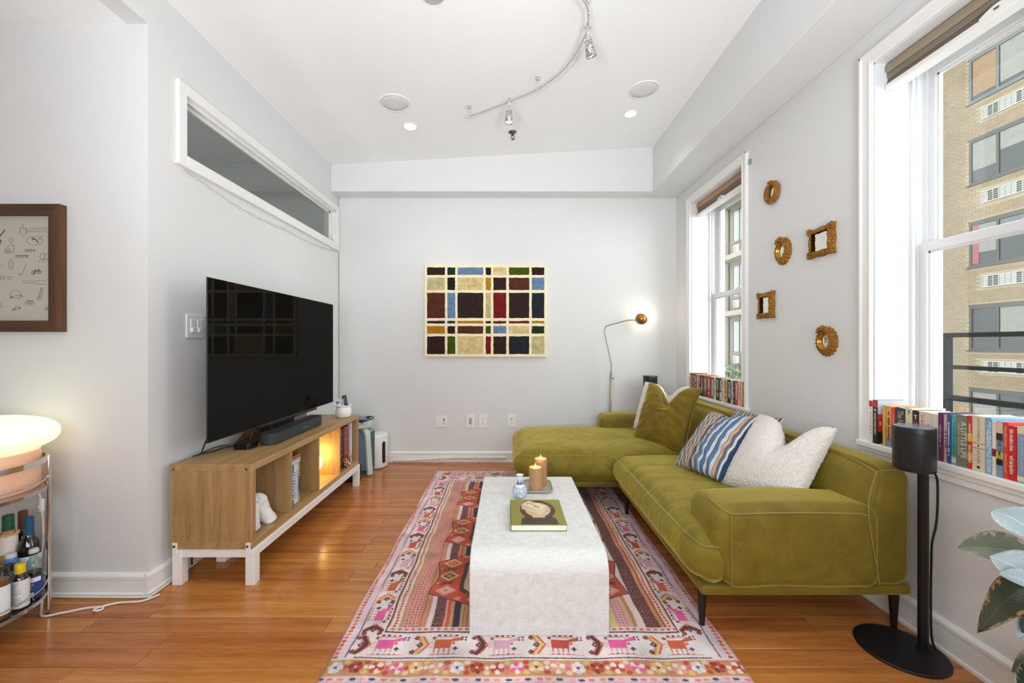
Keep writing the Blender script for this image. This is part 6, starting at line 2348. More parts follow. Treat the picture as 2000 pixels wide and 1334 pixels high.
def stripes(name, left):
    g = G(name)
    u = g.n('ShaderNodeSeparateXYZ')
    uv = g.n('ShaderNodeTexCoord').outputs['UV']
    g.put(u.inputs[0], uv)
    W_, B_, DB_, P_, GY, CR = (214, 210, 202), (84, 128, 178), (50, 74, 112), (206, 172, 140), (104, 108, 122), (198, 190, 178)
    if left:
        seq = [(0.0, GY), (.05, W_), (.08, GY), (.11, B_), (.14, CR), (.18, GY), (.215, P_), (.26, GY), (.29, CR), (.33, DB_), (.345, P_), (.39, GY), (.43, DB_), (.45, P_),
               (.49, B_), (.56, W_), (.565, DB_), (.575, W_), (.625, DB_), (.635, B_), (.685, DB_), (.695, W_), (.745, DB_), (.755, B_), (.81, W_), (.86, DB_), (.87, P_), (.91, GY), (.95, W_), (.975, DB_)]
    else:
        seq = []
        for k in range(7):
            a = k / 7
            seq += [(a, GY), (a + .045, P_), (a + .075, DB_), (a + .105, CR)]
    nd = g.n('ShaderNodeValToRGB')
    nd.color_ramp.interpolation = 'CONSTANT'
    el = nd.color_ramp.elements
    while len(el) < len(seq):
        el.new(0.9)
    for e, (p_, c) in zip(el, seq):
        e.position = p_
        e.color = (*lin(c), 1)
    wob = g.math('MULTIPLY', g.math('SUBTRACT', g.noise(g.pos(), 9, 2), 0.5), 0.005)
    g.put(nd.inputs[0], g.math('ADD', u.outputs[0], wob))
    g.set(Base_Color=nd.outputs[0], Roughness=0.85)
    g.b.inputs['Specular IOR Level'].default_value = 0.15
    g.bump(g.noise(g.mapping(uv, (60, 8, 1)), 4, 3), 0.35, 0.006)
    return g.m
STR1, STR2 = stripes('blue_stripe_cloth', True), stripes('grey_stripe_cloth', False)
def rv(a): return (math.cos(a), math.sin(a), 0)
pillow('fleece_cushion', 'white fleece cushion mostly hidden behind the olive velvet cushion in the corner', (1.292, 3.49, 0.645), rv(-1.08), 20, 0.47, 0.44, 0.13, FLC, dent=0.09, dent_u=0.22, corner=0.05, rough=0.004, seed=2.0, n=60, bottom=0.425)
pillow('velvet_cushion', 'olive velvet cushion with a chopped top on the far chaise', (1.215, 3.17, 0.650), rv(-1.10), 21, 0.50, 0.485, 0.15, VP, dent=0.15, dent_u=-0.04, corner=0.07, seed=1.0, wrinkle=0.016, edge_seam=PIPE, bottom=0.424)
pillow('striped_cushion', 'blue and grey striped patchwork cushion leaning left of the near fleece cushion', (1.245, 2.47, 0.598), rv(-1.40), 42, 0.40, 0.45, 0.15, STR1, roll=6, dent=0.02, corner=0.06, seed=4.0, wrinkle=0.014, fringe=(-0.02, M('pale_fringe', (224, 206, 188), 0.9)), bottom=0.427)
pillow('striped_cushion', 'brown grey striped cushion peeking out behind the blue striped one', (1.425, 2.46, 0.62), rv(-1.25), 34, 0.34, 0.37, 0.09, STR2, roll=0, corner=0.07, seed=6.0, wrinkle=0.01, bottom=0.43)
pillow('fleece_cushion', 'fluffy white fleece cushion with a chopped top next to the near sofa arm', (1.375, 2.115, 0.605), rv(-1.27), 37, 0.42, 0.47, 0.17, FLC, dent=0.14, dent_u=0.12, corner=0.05, rough=0.0045, seed=8.0, n=90, bottom=0.427)

# ================================================================== BOOKS ON THE SILLS
SZ = WZ0 + 0.0006
XS = 1.682                                             # spine plane
def ypx(px): return XS * FPX / (px - VX)
def sill_books():
    big = [
        # px0, px1, height, cover, label, ink, text, extra
        (1697.6, 1704.2, .196, (236, 232, 230), 'white spined book with a red top, leftmost on the near sill', [('band', .165, .192, (206, 44, 52))], ('#', (214, 150, 150), .62)),
        (1704.8, 1713.6, .198, (38, 36, 40), 'tall black spined book with a red top and portrait cover on the near sill', [('band', .165, .196, (206, 62, 46))], ('#', (206, 200, 186), .60)),
        (1723.2, 1729.2, .180, (208, 176, 84), 'mustard yellow spined book third along the near sill', [], None),
        (1729.6, 1738.8, .180, (232, 158, 104), 'peach orange spined book with black print and teal foot', [('band', .002, .04, (110, 156, 160))], ('#', (60, 46, 40), .72)),
        (1740.6, 1746.6, .178, (214, 84, 56), 'thin orange red spined book left of The Nightingale', [], ('#', (240, 170, 140), .6)),
        (1747.0, 1766.8, .181, (52, 66, 80), 'thick slate blue spined book titled The Nightingale', [], ('The Nightingale', (232, 168, 110), .74)),
        (1767.2, 1780.4, .186, (222, 214, 176), 'cream spined book with a small 7 at its top', [], ('7', (50, 48, 44), .0)),
        (1781.0, 1793.2, .180, (42, 42, 46), 'black spined book titled THE in stacked white letters', [], ('THE', (232, 224, 220), .0)),
        (1793.6, 1805.4, .180, (226, 196, 186), 'pinkish beige spined book with red vertical lettering', [], ('#', (206, 92, 84), .85)),
        (1805.8, 1819.4, .180, (218, 204, 186), 'beige spined book with small stacked letters and red foot', [('band', .03, .10, (206, 84, 52))], ('#', (170, 150, 132), .5)),
        (1820.2, 1831.6, .178, (224, 212, 194), 'plain pale beige spined book left of the purple one', [], None),
        (1832.0, 1840.6, .188, (98, 44, 84), 'purple spined book standing behind the near speaker', [], ('#', (190, 140, 184), .5)),
        (1841.2, 1849.0, .182, (216, 176, 164), 'dusty pink spined book between purple and blue ones', [], ('#', (120, 70, 66), .35)),
        (1849.4, 1856.2, .189, (58, 84, 146), 'narrow royal blue spined book left of the teal one', [], ('#', (214, 220, 232), .66)),
        (1856.6, 1866.0, .185, (84, 180, 156), 'teal green spined book with a cream foot', [('band', .006, .030, (226, 220, 200))], ('#', (58, 130, 112), .7)),
        (1866.6, 1887.4, .192, (126, 126, 106), 'thick olive grey spined book titled A LITTLE LIFE', [], ('A LITTLE LIFE', (226, 226, 216), .95)),
        (1887.8, 1897.0, .194, (208, 62, 40), 'red and yellow floral spined book right of A LITTLE LIFE', [('band', .10, .128, (230, 190, 60)), ('band', .03, .06, (232, 176, 66))], ('JESSICA GEORGE', (244, 226, 200), .5)),
        (1897.6, 1922.2, .198, (222, 206, 178), 'thick beige spined book titled EAST OF EDEN', [('band', .098, .100, (120, 100, 84)), ('band', .081, .083, (120, 100, 84))], None),
        (1923.4, 1935.6, .197, (122, 170, 206), 'light blue spined book titled MY HUSBAND', [], ('MY HUSBAND', (222, 236, 244), .9)),
        (1936.0, 1944.0, .188, (230, 222, 200), 'cream spined book with a maroon band', [('band', .066, .092, (130, 40, 46))], None),
        (1944.6, 1957.2, .190, (120, 150, 172), 'grey blue book with a patchwork of coloured spine blocks', [('band', .150, .188, (216, 190, 170)), ('band', .125, .150, (44, 44, 46)), ('band', .062, .084, (226, 206, 50)), ('band', .040, .061, (28, 28, 30))], ('IN THE TIMES', (60, 50, 60), .66)),
        (1957.6, 1967.6, .190, (220, 68, 50), 'bright red orange spined book left of the deep red one', [], ('beautiful things', (244, 156, 120), .4)),
        (1968.0, 1983.4, .182, (202, 36, 42), 'deep red spined book with white lettering', [], ('this modern love', (246, 226, 220), .62)),
        (1984.2, 2003.0, .184, (126, 160, 192), 'blue spined book with a cream border at the right photo edge', [('band', .160, .183, (226, 212, 170)), ('band', .004, .020, (226, 212, 170))], ('#', (170, 176, 170), .6)),
        (2003.6, 2018.0, .186, (232, 220, 190), 'cream spined book just past the right photo edge', [], None),
    ]
    for i, (a, c, h, cov, lab, extra, txt) in enumerate(big):
        y1, y0 = ypx(a), ypx(c)
        ys_ = (y0 + y1) / 2
        t = thing('book', lab, 'book', (XS + 0.06, ys_, SZ), group='books on the near window sill')
        depth = 0.128 + 0.012 * math.sin(i * 2.3)
        xs = XS + (0.0 if i < 2 else 0.004 * abs(math.sin(i * 1.7)))
        book_mesh(t, xs, xs + depth, y0 + 0.0003, y1 - 0.0003, SZ, SZ + h, cov)
        for e in extra:
            band(t, xs, y0, y1, SZ + e[1], SZ + e[2], e[3])
        wd = y1 - y0
        if i == 1:                                      # the tall book's cover faces the camera over the shorter ones
            x1_ = xs + depth
            bx('cover_print', CM((176, 186, 200)), t, xs + 0.002, x1_, y0 - 0.0006, y0 + 0.0002, SZ + 0.12, SZ + h)
            bx('cover_print', CM((206, 46, 40)), t, xs + 0.002, x1_ - 0.03, y0 - 0.0007, y0 + 0.0002, SZ + 0.055, SZ + 0.135)
            bx('cover_print', CM((40, 34, 34)), t, xs + 0.002, x1_, y0 - 0.0006, y0 + 0.0002, SZ + 0.001, SZ + 0.055)
            b = MB()
            b.lathe([(0, 0.0014), (0.040, 0.0014), (0.040, 0)], (xs + 0.085, y0, SZ + 0.150), 24, (0, -1, 0), scale=(1, 0.9))
            b.build('printed_face', CM((222, 190, 172)), t)
            lettering('S', 0.022, (xs + 0.012, y0 - 0.0012, SZ + 0.092), (1, 0, 0), (0, 0, 1), CM((240, 232, 226)), t, bold=0.0006)
        if txt:
            s, ink, fr = txt
            yc = ys_
            if s == '#':                                # print too small to read: a row of type-sized marks
                rr = random.Random(i + 70)
                b = MB()
                z = SZ + h * (0.5 + fr / 2)
                while z > SZ + h * (0.5 - fr / 2):
                    dz = rr.uniform(0.0025, 0.006)
                    wv = wd * rr.uniform(0.12, 0.22)
                    b.box(xs - 0.0006, xs + 0.0002, yc - wv, yc + wv, z - dz, z)
                    z -= dz + rr.uniform(0.001, 0.003) + (0.007 if rr.random() < 0.2 else 0)
                b.build('spine_print', CM(ink), t)
            elif fr == 0.0 and len(s) > 1:
                for k, ch in enumerate(s):
                    lettering(ch, min(0.024, wd * 1.05), (xs - 0.0007, yc, SZ + h - 0.028 - k * 0.026), (0, -1, 0), (0, 0, 1), CM(ink if not (s == 'THE' and k == 1) else (206, 110, 110)), t, bold=0.0003)
            elif len(s) == 1:
                lettering(s, 0.024, (xs - 0.0007, yc, SZ + h - 0.020), (0, -1, 0), (0, 0, 1), CM(ink), t, bold=0.0003)
            else:
                up = 0.62 if fr > 0.9 else 1.0
                zc_ = SZ + h * (0.52 if fr > 0.9 else 0.56)
                if s == 'A LITTLE LIFE':
                    lettering(s, 0.026, (xs - 0.0007, yc - wd * 0.20, SZ + h * 0.52), (0, 0, -1), (0, -1, 0), CM(ink), t, fit=h * 0.70, bold=0.0002)
                    lettering('HANYA YANAGIHARA', 0.014, (xs - 0.0007, yc + wd * 0.24, SZ + h * 0.52), (0, 0, -1), (0, -1, 0), CM((196, 196, 186)), t, fit=h * 0.62)
                elif s == 'MY HUSBAND':
                    lettering('MY HUSBAND', wd * 1.05, (xs - 0.0007, yc, SZ + h * 0.68), (0, 0, -1), (0, -1, 0), CM(ink), t, fit=h * 0.48, bold=0.0003)
                    lettering('MAUD VENTURA', wd * 1.05, (xs - 0.0007, yc, SZ + h * 0.24), (0, 0, -1), (0, -1, 0), CM(ink), t, fit=h * 0.40, bold=0.0003)
                elif s in ('this modern love', 'beautiful things', 'JESSICA GEORGE'):
                    top, low = {'this modern love': ('this modern love', 'will darbyshire'), 'beautiful things': ('beautiful things', 'Cheryl Strayed'), 'JESSICA GEORGE': ('MAAME', 'JESSICA GEORGE')}[s]
                    lettering(top, wd * 0.80, (xs - 0.0012, yc, SZ + h * 0.74), (0, 0, -1), (0, -1, 0), CM(ink), t, fit=h * 0.40, bold=0.0002)
                    lettering(low, wd * 0.80, (xs - 0.0012, yc, SZ + h * 0.28), (0, 0, -1), (0, -1, 0), CM(ink), t, fit=h * 0.34, bold=0.0002)
                else:
                    lettering(s, wd * 0.80, (xs - 0.0007, yc, zc_), (0, 0, -1), (0, -1, 0), CM(ink), t, fit=h * fr, bold=0.0002)
        if 'EAST OF EDEN' in lab:
            lettering('JOHN STEINBECK', 0.011, (xs - 0.0007, ys_, SZ + 0.148), (0, 0, -1), (0, -1, 0), CM((140, 118, 98)), t, fit=0.085)
            lettering('EAST OF EDEN', 0.012, (xs - 0.0007, ys_, SZ + 0.052), (0, 0, -1), (0, -1, 0), CM((110, 90, 74)), t, fit=0.048)
            b = MB()
            b.lathe([(0, 0.0008), (0.005, 0.0008), (0.005, 0)], (xs, ys_, SZ + 0.014), 14, (-1, 0, 0))
            b.lathe([(0, 0.0008), (0.003, 0.0008), (0.003, 0)], (xs, ys_, SZ + 0.0905), 8, (-1, 0, 0))
            b.build('spine_emblem', CM((60, 48, 40)), t)
    sp = lambda v: 1330 + v * 140 / 1437
    small = [(176, 204, (176, 152, 70), 'olive yellow'), (206, 231, (58, 40, 34), 'dark brown'), (232, 268, (196, 88, 52), 'rust red'), (270, 307, (64, 82, 132), 'dull blue'), (310, 334, (220, 190, 170), 'pale pink'), (335, 364, (232, 148, 86), 'orange'), (366, 390, (120, 42, 42), 'maroon'), (392, 440, (40, 42, 60), 'dark navy'), (442, 474, (134, 62, 52), 'brick brown'), (476, 520, (122, 112, 60), 'mottled olive'), (522, 586, (196, 46, 52), 'bright red'), (589, 655, (92, 112, 128), 'grey blue'), (659, 700, (206, 200, 140), 'pale lime'), (703, 760, (46, 50, 66), 'blue black'), (762, 809, (78, 88, 100), 'slate grey'), (813, 856, (228, 210, 186), 'cream'), (858, 917, (206, 172, 116), 'tan'), (919, 995, (40, 40, 42), 'thick black'), (998, 1034, (190, 196, 192), 'light grey'), (1036, 1064, (70, 44, 44), 'dark plum'), (1067, 1140, (208, 58, 58), 'coral red'), (1143, 1184, (216, 208, 198), 'off white'), (1187, 1246, (190, 112, 36), 'amber brown')]
    for i, (a, c, cov, nm) in enumerate(small):
        y1, y0 = ypx(sp(a)), ypx(sp(c))
        h = (.186, .186, .182, .181, .18, .182, .180, .181, .18, .178, .18, .18, .182, .182, .181, .178, .18, .18, .178, .177, .18, .178, .181)[i]
        ends = {0: ', leftmost of the row', 22: ', rightmost of the row'}.get(i, ' in the row')
        t = thing('book', '%s paperback spine%s on the far window sill' % (nm, ends), 'book', (XS + 0.06, (y0 + y1) / 2, SZ), group='books on the far window sill')
        xs = XS + 0.002 * (i % 3)
        book_mesh(t, xs, xs + 0.125 + 0.008 * math.sin(i * 1.9), y0 + 0.0004, y1 - 0.0004, SZ, SZ + h, cov)
        rr = random.Random(i + 40)
        ink = (232, 224, 206) if sum(cov) < 420 else (70, 52, 44)
        b = MB()
        z = SZ + h - 0.018
        while z > SZ + 0.03:
            dz = rr.uniform(0.004, 0.010)
            wv = rr.uniform(0.10, 0.2) * (y1 - y0)
            b.box(xs - 0.0006, xs + 0.0002, (y0 + y1) / 2 - wv, (y0 + y1) / 2 + wv, z - dz, z)
            z -= dz + rr.uniform(0.002, 0.006) + (0.02 if rr.random() < 0.12 else 0)
        b.build('spine_print', CM(ink), t)
        if i in (3, 12, 14, 9):
            band(t, xs, y0, y1, SZ + 0.01, SZ + 0.07, {3: (44, 40, 80), 12: (226, 216, 180), 14: (222, 180, 140), 9: (60, 52, 40)}[i])
sill_books()

# ================================================================== BLINDS
def blind(n, ya, yb, rgb, rgb2, lab):
    t = thing('roller_shade', lab, 'blind', (XR + 0.05, (ya + yb) / 2, 2.376))
    y0, y1 = ya + 0.012, yb - 0.012
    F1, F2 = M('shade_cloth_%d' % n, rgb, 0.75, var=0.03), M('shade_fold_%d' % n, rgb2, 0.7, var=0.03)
    x0 = XR + 0.045
    zt = 2.498
    b = MB()
    b.prism([(x0 + 0.050, y0, zt), (x0 + 0.006, y0, zt), (x0 - 0.002, y0, zt - 0.012), (x0 - 0.004, y0, zt - 0.032), (x0 + 0.004, y0, zt - 0.046), (x0 + 0.050, y0, zt - 0.046)], (0, y1 - y0, 0))
    b.build('head_cover', F1, t, fix=True)
    b = MB()
    for k in range(3):
        z = zt - 0.047 - k * 0.008
        b.prism([(x0 + 0.046, y0, z), (x0 + 0.010, y0, z), (x0 + 0.004, y0, z - 0.004), (x0 + 0.010, y0, z - 0.0075), (x0 + 0.046, y0, z - 0.0075)], (0, y1 - y0, 0))
    b.build('pleats', M('shade_pleat', (150, 142, 130), 0.6), t, fix=True)
    b = MB()
    b.prism([(x0 + 0.046, y0, zt - 0.071), (x0 + 0.012, y0, zt - 0.071), (x0 + 0.002, y0, zt - 0.100), (x0 + 0.046, y0, zt - 0.100)], (0, y1 - y0, 0))
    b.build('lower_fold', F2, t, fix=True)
    b = MB()
    b.prism([(x0 + 0.050, y0, zt - 0.1005), (x0 - 0.002, y0, zt - 0.1005), (x0 - 0.004, y0, zt - 0.118), (x0 + 0.002, y0, zt - 0.123), (x0 + 0.050, y0, zt - 0.123)], (0, y1 - y0, 0))
    b.build('bottom_rail', WHITEP, t, fix=True)
    ym = (ya + yb) / 2 - 0.02
    b = MB()
    P = [(x0 - 0.006, ym - 0.055 + 0.11 * i / 12, zt - 0.098 + 0.016 * math.sin(math.pi * i / 12)) for i in range(13)]
    b.prism(P + [(x0 - 0.006, ym + 0.055, zt - 0.112), (x0 - 0.006, ym - 0.055, zt - 0.112)], (0.006, 0, 0))
    b.build('handle', WHITEP, t, fix=True)
    bx('cord_joiner', CM((96, 90, 82)), t, x0 - 0.0075, x0 - 0.0055, ym - 0.008, ym + 0.008, zt - 0.102, zt - 0.094)
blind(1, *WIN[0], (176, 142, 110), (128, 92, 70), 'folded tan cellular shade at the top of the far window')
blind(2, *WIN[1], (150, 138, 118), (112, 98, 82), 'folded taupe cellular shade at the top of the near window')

# ================================================================== MIRRORS ON THE WINDOW WALL
def gilt():
    g = G('aged_gilt')
    p = g.objco()
    f = g.noise(p, 90, 5, 0.7, 1.2)
    g.set(Base_Color=g.ramp(f, [(0.30, lin((88, 52, 16))), (0.5, lin((168, 112, 38))), (0.7, lin((214, 166, 70)))]), Metallic=0.55, Roughness=0.42)
    g.bump(f, 1.0, 0.006)
    return g.m
GILT = gilt()
MIRR = M('mirror_glass', (226, 226, 216), 0.03, 1.0, var=0.0)
def mirror_round(px, py, w, h, lab, sun=False, ringw=0.3):
    Y = XR * FPX / (px - VX)
    Z = EYE + (VY - py) * Y / FPX
    t = thing('wall_mirror', lab, 'mirror', (XR, Y, Z), group='small gilt mirrors on the window wall')
    dp = 0.030
    def rgrid(b, r0, r1, x_of, n=72, m=8, wob=None):
        def fn(u, v):
            a = 2 * math.pi * u
            k = r0 + (r1 - r0) * v
            if wob:
                k = wob(a, v, k)
            return Vector((XR - x_of(v, a), Y - w / 2 * k * math.cos(a), Z + h / 2 * k * math.sin(a)))
        b.grid(fn, n, m, closed_u=True)
    b = MB()
    if sun:
        NP = 19
        rgrid(b, 0.55, 0.98, lambda v, a: 0.001 + dp * math.sin(math.pi * (0.5 - 0.5 * v) * 1.0) * (0.75 + 0.25 * abs(math.cos(a * NP / 2))), 152, 8, lambda a, v, k: k * (1 + 0.10 * v * (abs(math.cos(a * NP / 2)) - 0.5)))
        b.build('petal_frame', GILT, t, True, fix=True)
        b = MB()
        rgrid(b, 0.50, 0.64, lambda v, a: dp * (0.38 + 0.45 * math.sin(math.pi * v)), 64, 8)
        b.build('inner_ring', M('bright_gilt', (206, 156, 48), 0.3, 0.8, var=0.08, vscale=40), t, True, fix=True)
        b = MB()
        for k in range(-3, 4):
            p = Vector((XR - dp * 0.9, Y + k * 0.010, Z + h * 0.47 - abs(k) * 0.004))
            b.sphere(p, 0.010, (0.9, 0.8, 1.2), 10, 7)
            b.sphere(p + Vector((-0.004, 0.004, -0.012)), 0.007, u=8, v=6)
        b.build('crest', GILT, t, True)
        rg = 0.54
    else:
        rgrid(b, 0.64, 1.0, lambda v, a: 0.001 + dp * (math.sin(math.pi * min(1, v * 0.5 + 0.45)) ** 0.6) * (1 + 0.08 * math.sin(a * 34) * math.sin(math.pi * v)), 136, 8)
        b.build('ring_frame', GILT, t, True, fix=True)
        b = MB()
        rgrid(b, 0.58, 0.68, lambda v, a: dp * (0.35 + 0.5 * v), 64, 4)
        b.build('inner_ring', GILT, t, True, fix=True)
        b = MB()
        for s in (-1, 1):
            for k in (-1, 0, 1):
                b.sphere((XR - dp * 0.85, Y + k * 0.012, Z + s * h * 0.45), 0.009, u=10, v=6)
        b.build('crest', GILT, t, True)
        rg = 0.60
    b = MB()
    def gl(u, v):
        a = 2 * math.pi * u
        k = rg * v
        return Vector((XR - 0.010 - (0.006 * (1 - v * v) if sun else 0), Y - w / 2 * k * math.cos(a), Z + h / 2 * k * math.sin(a)))
    b.grid(gl, 40, 6, closed_u=True)
    b.build('mirror_glass', MIRR, t, True, fix=True)
    b = MB()
    b.lathe([(0, 0.0005), (0.9 * min(w, h) / 2, 0.0005), (0.85 * min(w, h) / 2, 0.008), (0, 0.008)], (XR, Y, Z), 32, (-1, 0, 0))
    b.build('backing', CM((110, 78, 36)), t)
def mirror_rect(px0, px1, pyc, h, lab, fw=0.034):
    y1, y0 = (XR - 0.02) * FPX / (px0 - VX), (XR - 0.02) * FPX / (px1 - VX)
    Y = (y0 + y1) / 2
    Z = EYE + (VY - pyc) * Y / FPX
    t = thing('wall_mirror', lab, 'mirror', (XR, Y, Z), group='small gilt mirrors on the window wall')
    w = y1 - y0
    b = MB()
    N = 96
    def fn(u, v):
        # rectangle perimeter, wavy outer edge, rounded section
        per = 4 * u
        s = int(per) % 4
        f = per - int(per)
        cr = [(-1, -1), (1, -1), (1, 1), (-1, 1)]
        a, c = cr[s], cr[(s + 1) % 4]
        q = (a[0] + (c[0] - a[0]) * f, a[1] + (c[1] - a[1]) * f)
        wv = 0.0022 * math.cos(2 * math.pi * f * 2) + 0.0015 * math.sin(2 * math.pi * f * 9)
        oy, oz = w / 2 - 0.003 + wv, h / 2 - 0.003 + wv
        ky = oy - fw * (1 - v) - (0.0 if v > 0 else 0)
        kz = oz - fw * (1 - v)
        if v <= 0.001:
            ky, kz = w / 2 - fw, h / 2 - fw
        x = 0.001 + 0.027 * math.sin(math.pi * (0.28 + 0.72 * v)) ** 0.7 * (1 + 0.12 * math.sin(2 * math.pi * f * 7) * math.sin(math.pi * v)) if v < 0.999 else 0.001
        return Vector((XR - x, Y - q[0] * ky, Z + q[1] * kz))
    b.grid(fn, N, 9, closed_u=True)
    b.build('carved_frame', GILT, t, True, fix=True)
    for sy in (-1, 1):
        for sz in (-1, 1):
            b = MB()
            p = Vector((XR - 0.020, Y + sy * (w / 2 - 0.012), Z + sz * (h / 2 - 0.012)))
            b.sphere(p, 0.014, (0.6, 1, 1), 12, 8)
            b.sphere(p + Vector((-0.004, -sy * 0.018, 0)), 0.008, (0.7, 1, 1), 8, 6)
            b.sphere(p + Vector((-0.004, 0, -sz * 0.018)), 0.008, (0.7, 1, 1), 8, 6)
            b.build('corner_scroll', GILT, t, True)
    bx('mirror_glass', MIRR, t, XR - 0.012, XR - 0.010, Y - w / 2 + fw - 0.004, Y + w / 2 - fw + 0.004, Z - h / 2 + fw - 0.004, Z + h / 2 - fw + 0.004)
    bx('backing', CM((110, 78, 36)), t, XR - 0.0095, XR - 0.0005, Y - w / 2 + 0.012, Y + w / 2 - 0.012, Z - h / 2 + 0.012, Z + h / 2 - 0.012)
mirror_round(1511, 376, 0.148, 0.146, 'thick ringed round gilt mirror, topmost of the five on the wall')
mirror_round(1531, 491, 0.150, 0.170, 'small sunflower shaped gilt mirror left of the large square one', True)
mirror_rect(1576, 1627, 471, 0.168, 'larger nearly square gilt carved mirror, rightmost of the upper ones')
mirror_rect(1478, 1509, 596, 0.176, 'small upright rectangular gilt carved mirror nearest the far window', 0.036)
mirror_round(1616, 667, 0.150, 0.160, 'sunflower shaped gilt mirror with dark convex glass, lowest of the five', True)

# ================================================================== PLANT
def leaf_mat(name, green, edge, gloss=0.3):
    g = G(name)
    uv = g.n('ShaderNodeTexCoord').outputs['UV']
    s = g.n('ShaderNodeSeparateXYZ')
    g.put(s.inputs[0], uv)
    e = g.math('ABSOLUTE', g.math('SUBTRACT', s.outputs[0], 0.5))
    n = g.noise(g.mapping(uv, (3, 5, 1)), 2.6, 4, 0.65, 0.8)
    f = g.math('ADD', g.math('MULTIPLY', e, 1.5), g.math('MULTIPLY', g.math('SUBTRACT', n, 0.5), 1.1))
    vein = g.math('PINGPONG', g.math('ADD', g.math('MULTIPLY', s.outputs[1], 22.0), g.math('MULTIPLY', e, 9.0)), 0.5)
    base = g.mix(g.math('MULTIPLY', g.math('LESS_THAN', vein, 0.06), 0.35), lin(green), tuple(min(1, v * 1.5) for v in lin(green)))
    col = g.ramp(f, [(0.62, (0, 0, 0)), (0.68, (1, 1, 1))])
    mxc = g.mix(col, base, lin(edge))
    mid = g.math('LESS_THAN', e, 0.018)
    mxc = g.mix(mid, mxc, tuple(min(1, v * 1.6) for v in lin(green)))
    g.set(Base_Color=mxc, Roughness=gloss)
    g.b.inputs['Coat Weight'].default_value = 0.3
    g.bump(vein, 0.25, 0.004)
    return g.m
def plant():
    sx_, sy_ = 1.50, 1.02
    t = thing('rubber_plant', 'variegated rubber plant with cream edged leaves at the right photo edge', 'plant', (sx_, sy_, 0))
    PG = leaf_mat('leaf_pale', (206, 224, 228), (240, 244, 242))
    MG = leaf_mat('leaf_grey_green', (134, 138, 116), (204, 196, 172))
    DG = leaf_mat('leaf_dark', (74, 76, 54), (196, 164, 112))
    BR = leaf_mat('leaf_deep_green', (48, 70, 50), (150, 160, 120))
    STM = M('plant_stem', (96, 84, 52), 0.6, bump=0.3)
    b = MB()
    b.lathe([(0, 0.0), (0.11, 0.0), (0.125, 0.01), (0.15, 0.26), (0.155, 0.27), (0.145, 0.272), (0.14, 0.25), (0, 0.245)], (sx_, sy_, 0), 36)
    b.build('pot', M('grey_pot', (190, 186, 180), 0.5), t, True)
    b = MB()
    b.lathe([(0, 0.252), (0.139, 0.250)], (sx_, sy_, 0), 30)
    b.build('soil', M('potting_soil', (52, 38, 28), 0.95, var=0.2, vscale=60, bump=1.0), t)
    b = MB()
    st = bez([(sx_, sy_, 0.24), (sx_ + 0.012, sy_ + 0.01, 0.45), (sx_ + 0.03, sy_ + 0.02, 0.68), (sx_ + 0.035, sy_ + 0.03, 0.95), (sx_ + 0.03, sy_ + 0.03, 1.0)], 8)
    b.tube(st, [0.010 - 0.004 * i / (len(st) - 1) for i in range(len(st))], 10)
    b.build('stem', STM, t, True)
    def leaf(base, tip, width, mat, sag=0.02, fold=0.02, twist=0.0, ref=(0, 0, 1), stem_z=None, wav=0.0):
        base, tip = Vector(base), Vector(tip)
        d = (tip - base)
        L = d.length
        d.normalize()
        sd = d.cross(Vector(ref)).normalized()
        up = sd.cross(d).normalized()
        q = Matrix.Rotation(twist, 3, d)
        sd, up = q @ sd, q @ up
        b = MB()
        uvl = b.bm.loops.layers.uv.new('UVMap')
        nu, nv = 12, 22
        V = []
        for j in range(nv + 1):
            v = j / nv
            wd = width / 2 * (math.sin(math.pi * v ** 0.85) ** 0.75 * (1 - 0.12 * v)) if 0 < v < 1 else 0.0005
            c = base + d * (L * v) + Vector((0, 0, sag * math.sin(math.pi * v)))
            row = []
            for i in range(nu + 1):
                u = 2 * i / nu - 1
                o = wav * math.sin(9 * v + 2 * u) * abs(u)
                row.append(b.bm.verts.new(c + sd * wd * u + up * (fold * abs(u) ** 1.4 * (wd / (width / 2)) + o)))
            V.append(row)
        for j in range(nv):
            for i in range(nu):
                f = b.bm.faces.new([V[j][i], V[j][i + 1], V[j + 1][i + 1], V[j + 1][i]])
                for lp, (a, c) in zip(f.loops, ((i, j), (i + 1, j), (i + 1, j + 1), (i, j + 1))):
                    lp[uvl].uv = (a / nu, c / nv)
        r = bmesh.ops.solidify(b.bm, geom=b.bm.faces[:], thickness=0.0012)
        o = b.build('leaf', mat, t, True)
        z = stem_z if stem_z is not None else base.z - 0.02
        sp_ = min(st, key=lambda p: abs(p.z - z))
        b = MB()
        b.tube(bez([sp_, (sp_ + base) / 2 + Vector((0, 0, 0.012)), base, base + d * (L * 0.12)], 5), [0.0035] * 10 + [0.003] * 6, 6)
        b.build('petiole', STM, o, True)
    A = lambda px, py, Y: at(px, py, Y)
    leaf(A(2034, 1052, 1.10), A(1937, 998, 1.20), 0.105, PG, 0.012, 0.016, -0.6)                      # upper pale leaf
    leaf(A(2040, 1092, 1.16), A(1870, 1070, 1.22), 0.105, MG, 0.012, 0.014, -0.75, stem_z=0.62)          # long grey green leaf
    leaf(A(2050, 1150, 1.08), A(1930, 1086, 1.16), 0.105, PG, 0.010, 0.020, -0.75, stem_z=0.60, wav=0.006)
    leaf(A(2030, 1150, 1.06), A(1950, 1120, 1.12), 0.06, PG, 0.006, 0.012, -0.5, stem_z=0.58)
    leaf(A(2044, 1146, 1.15), A(1911, 1236, 1.10), 0.088, DG, 0.040, 0.014, -0.55, stem_z=0.58, wav=0.006)  # drooping leaf with brown edge
    leaf(A(2040, 1200, 1.08), A(1988, 1246, 1.10), 0.06, PG, 0.0, 0.012, -0.8, stem_z=0.50)
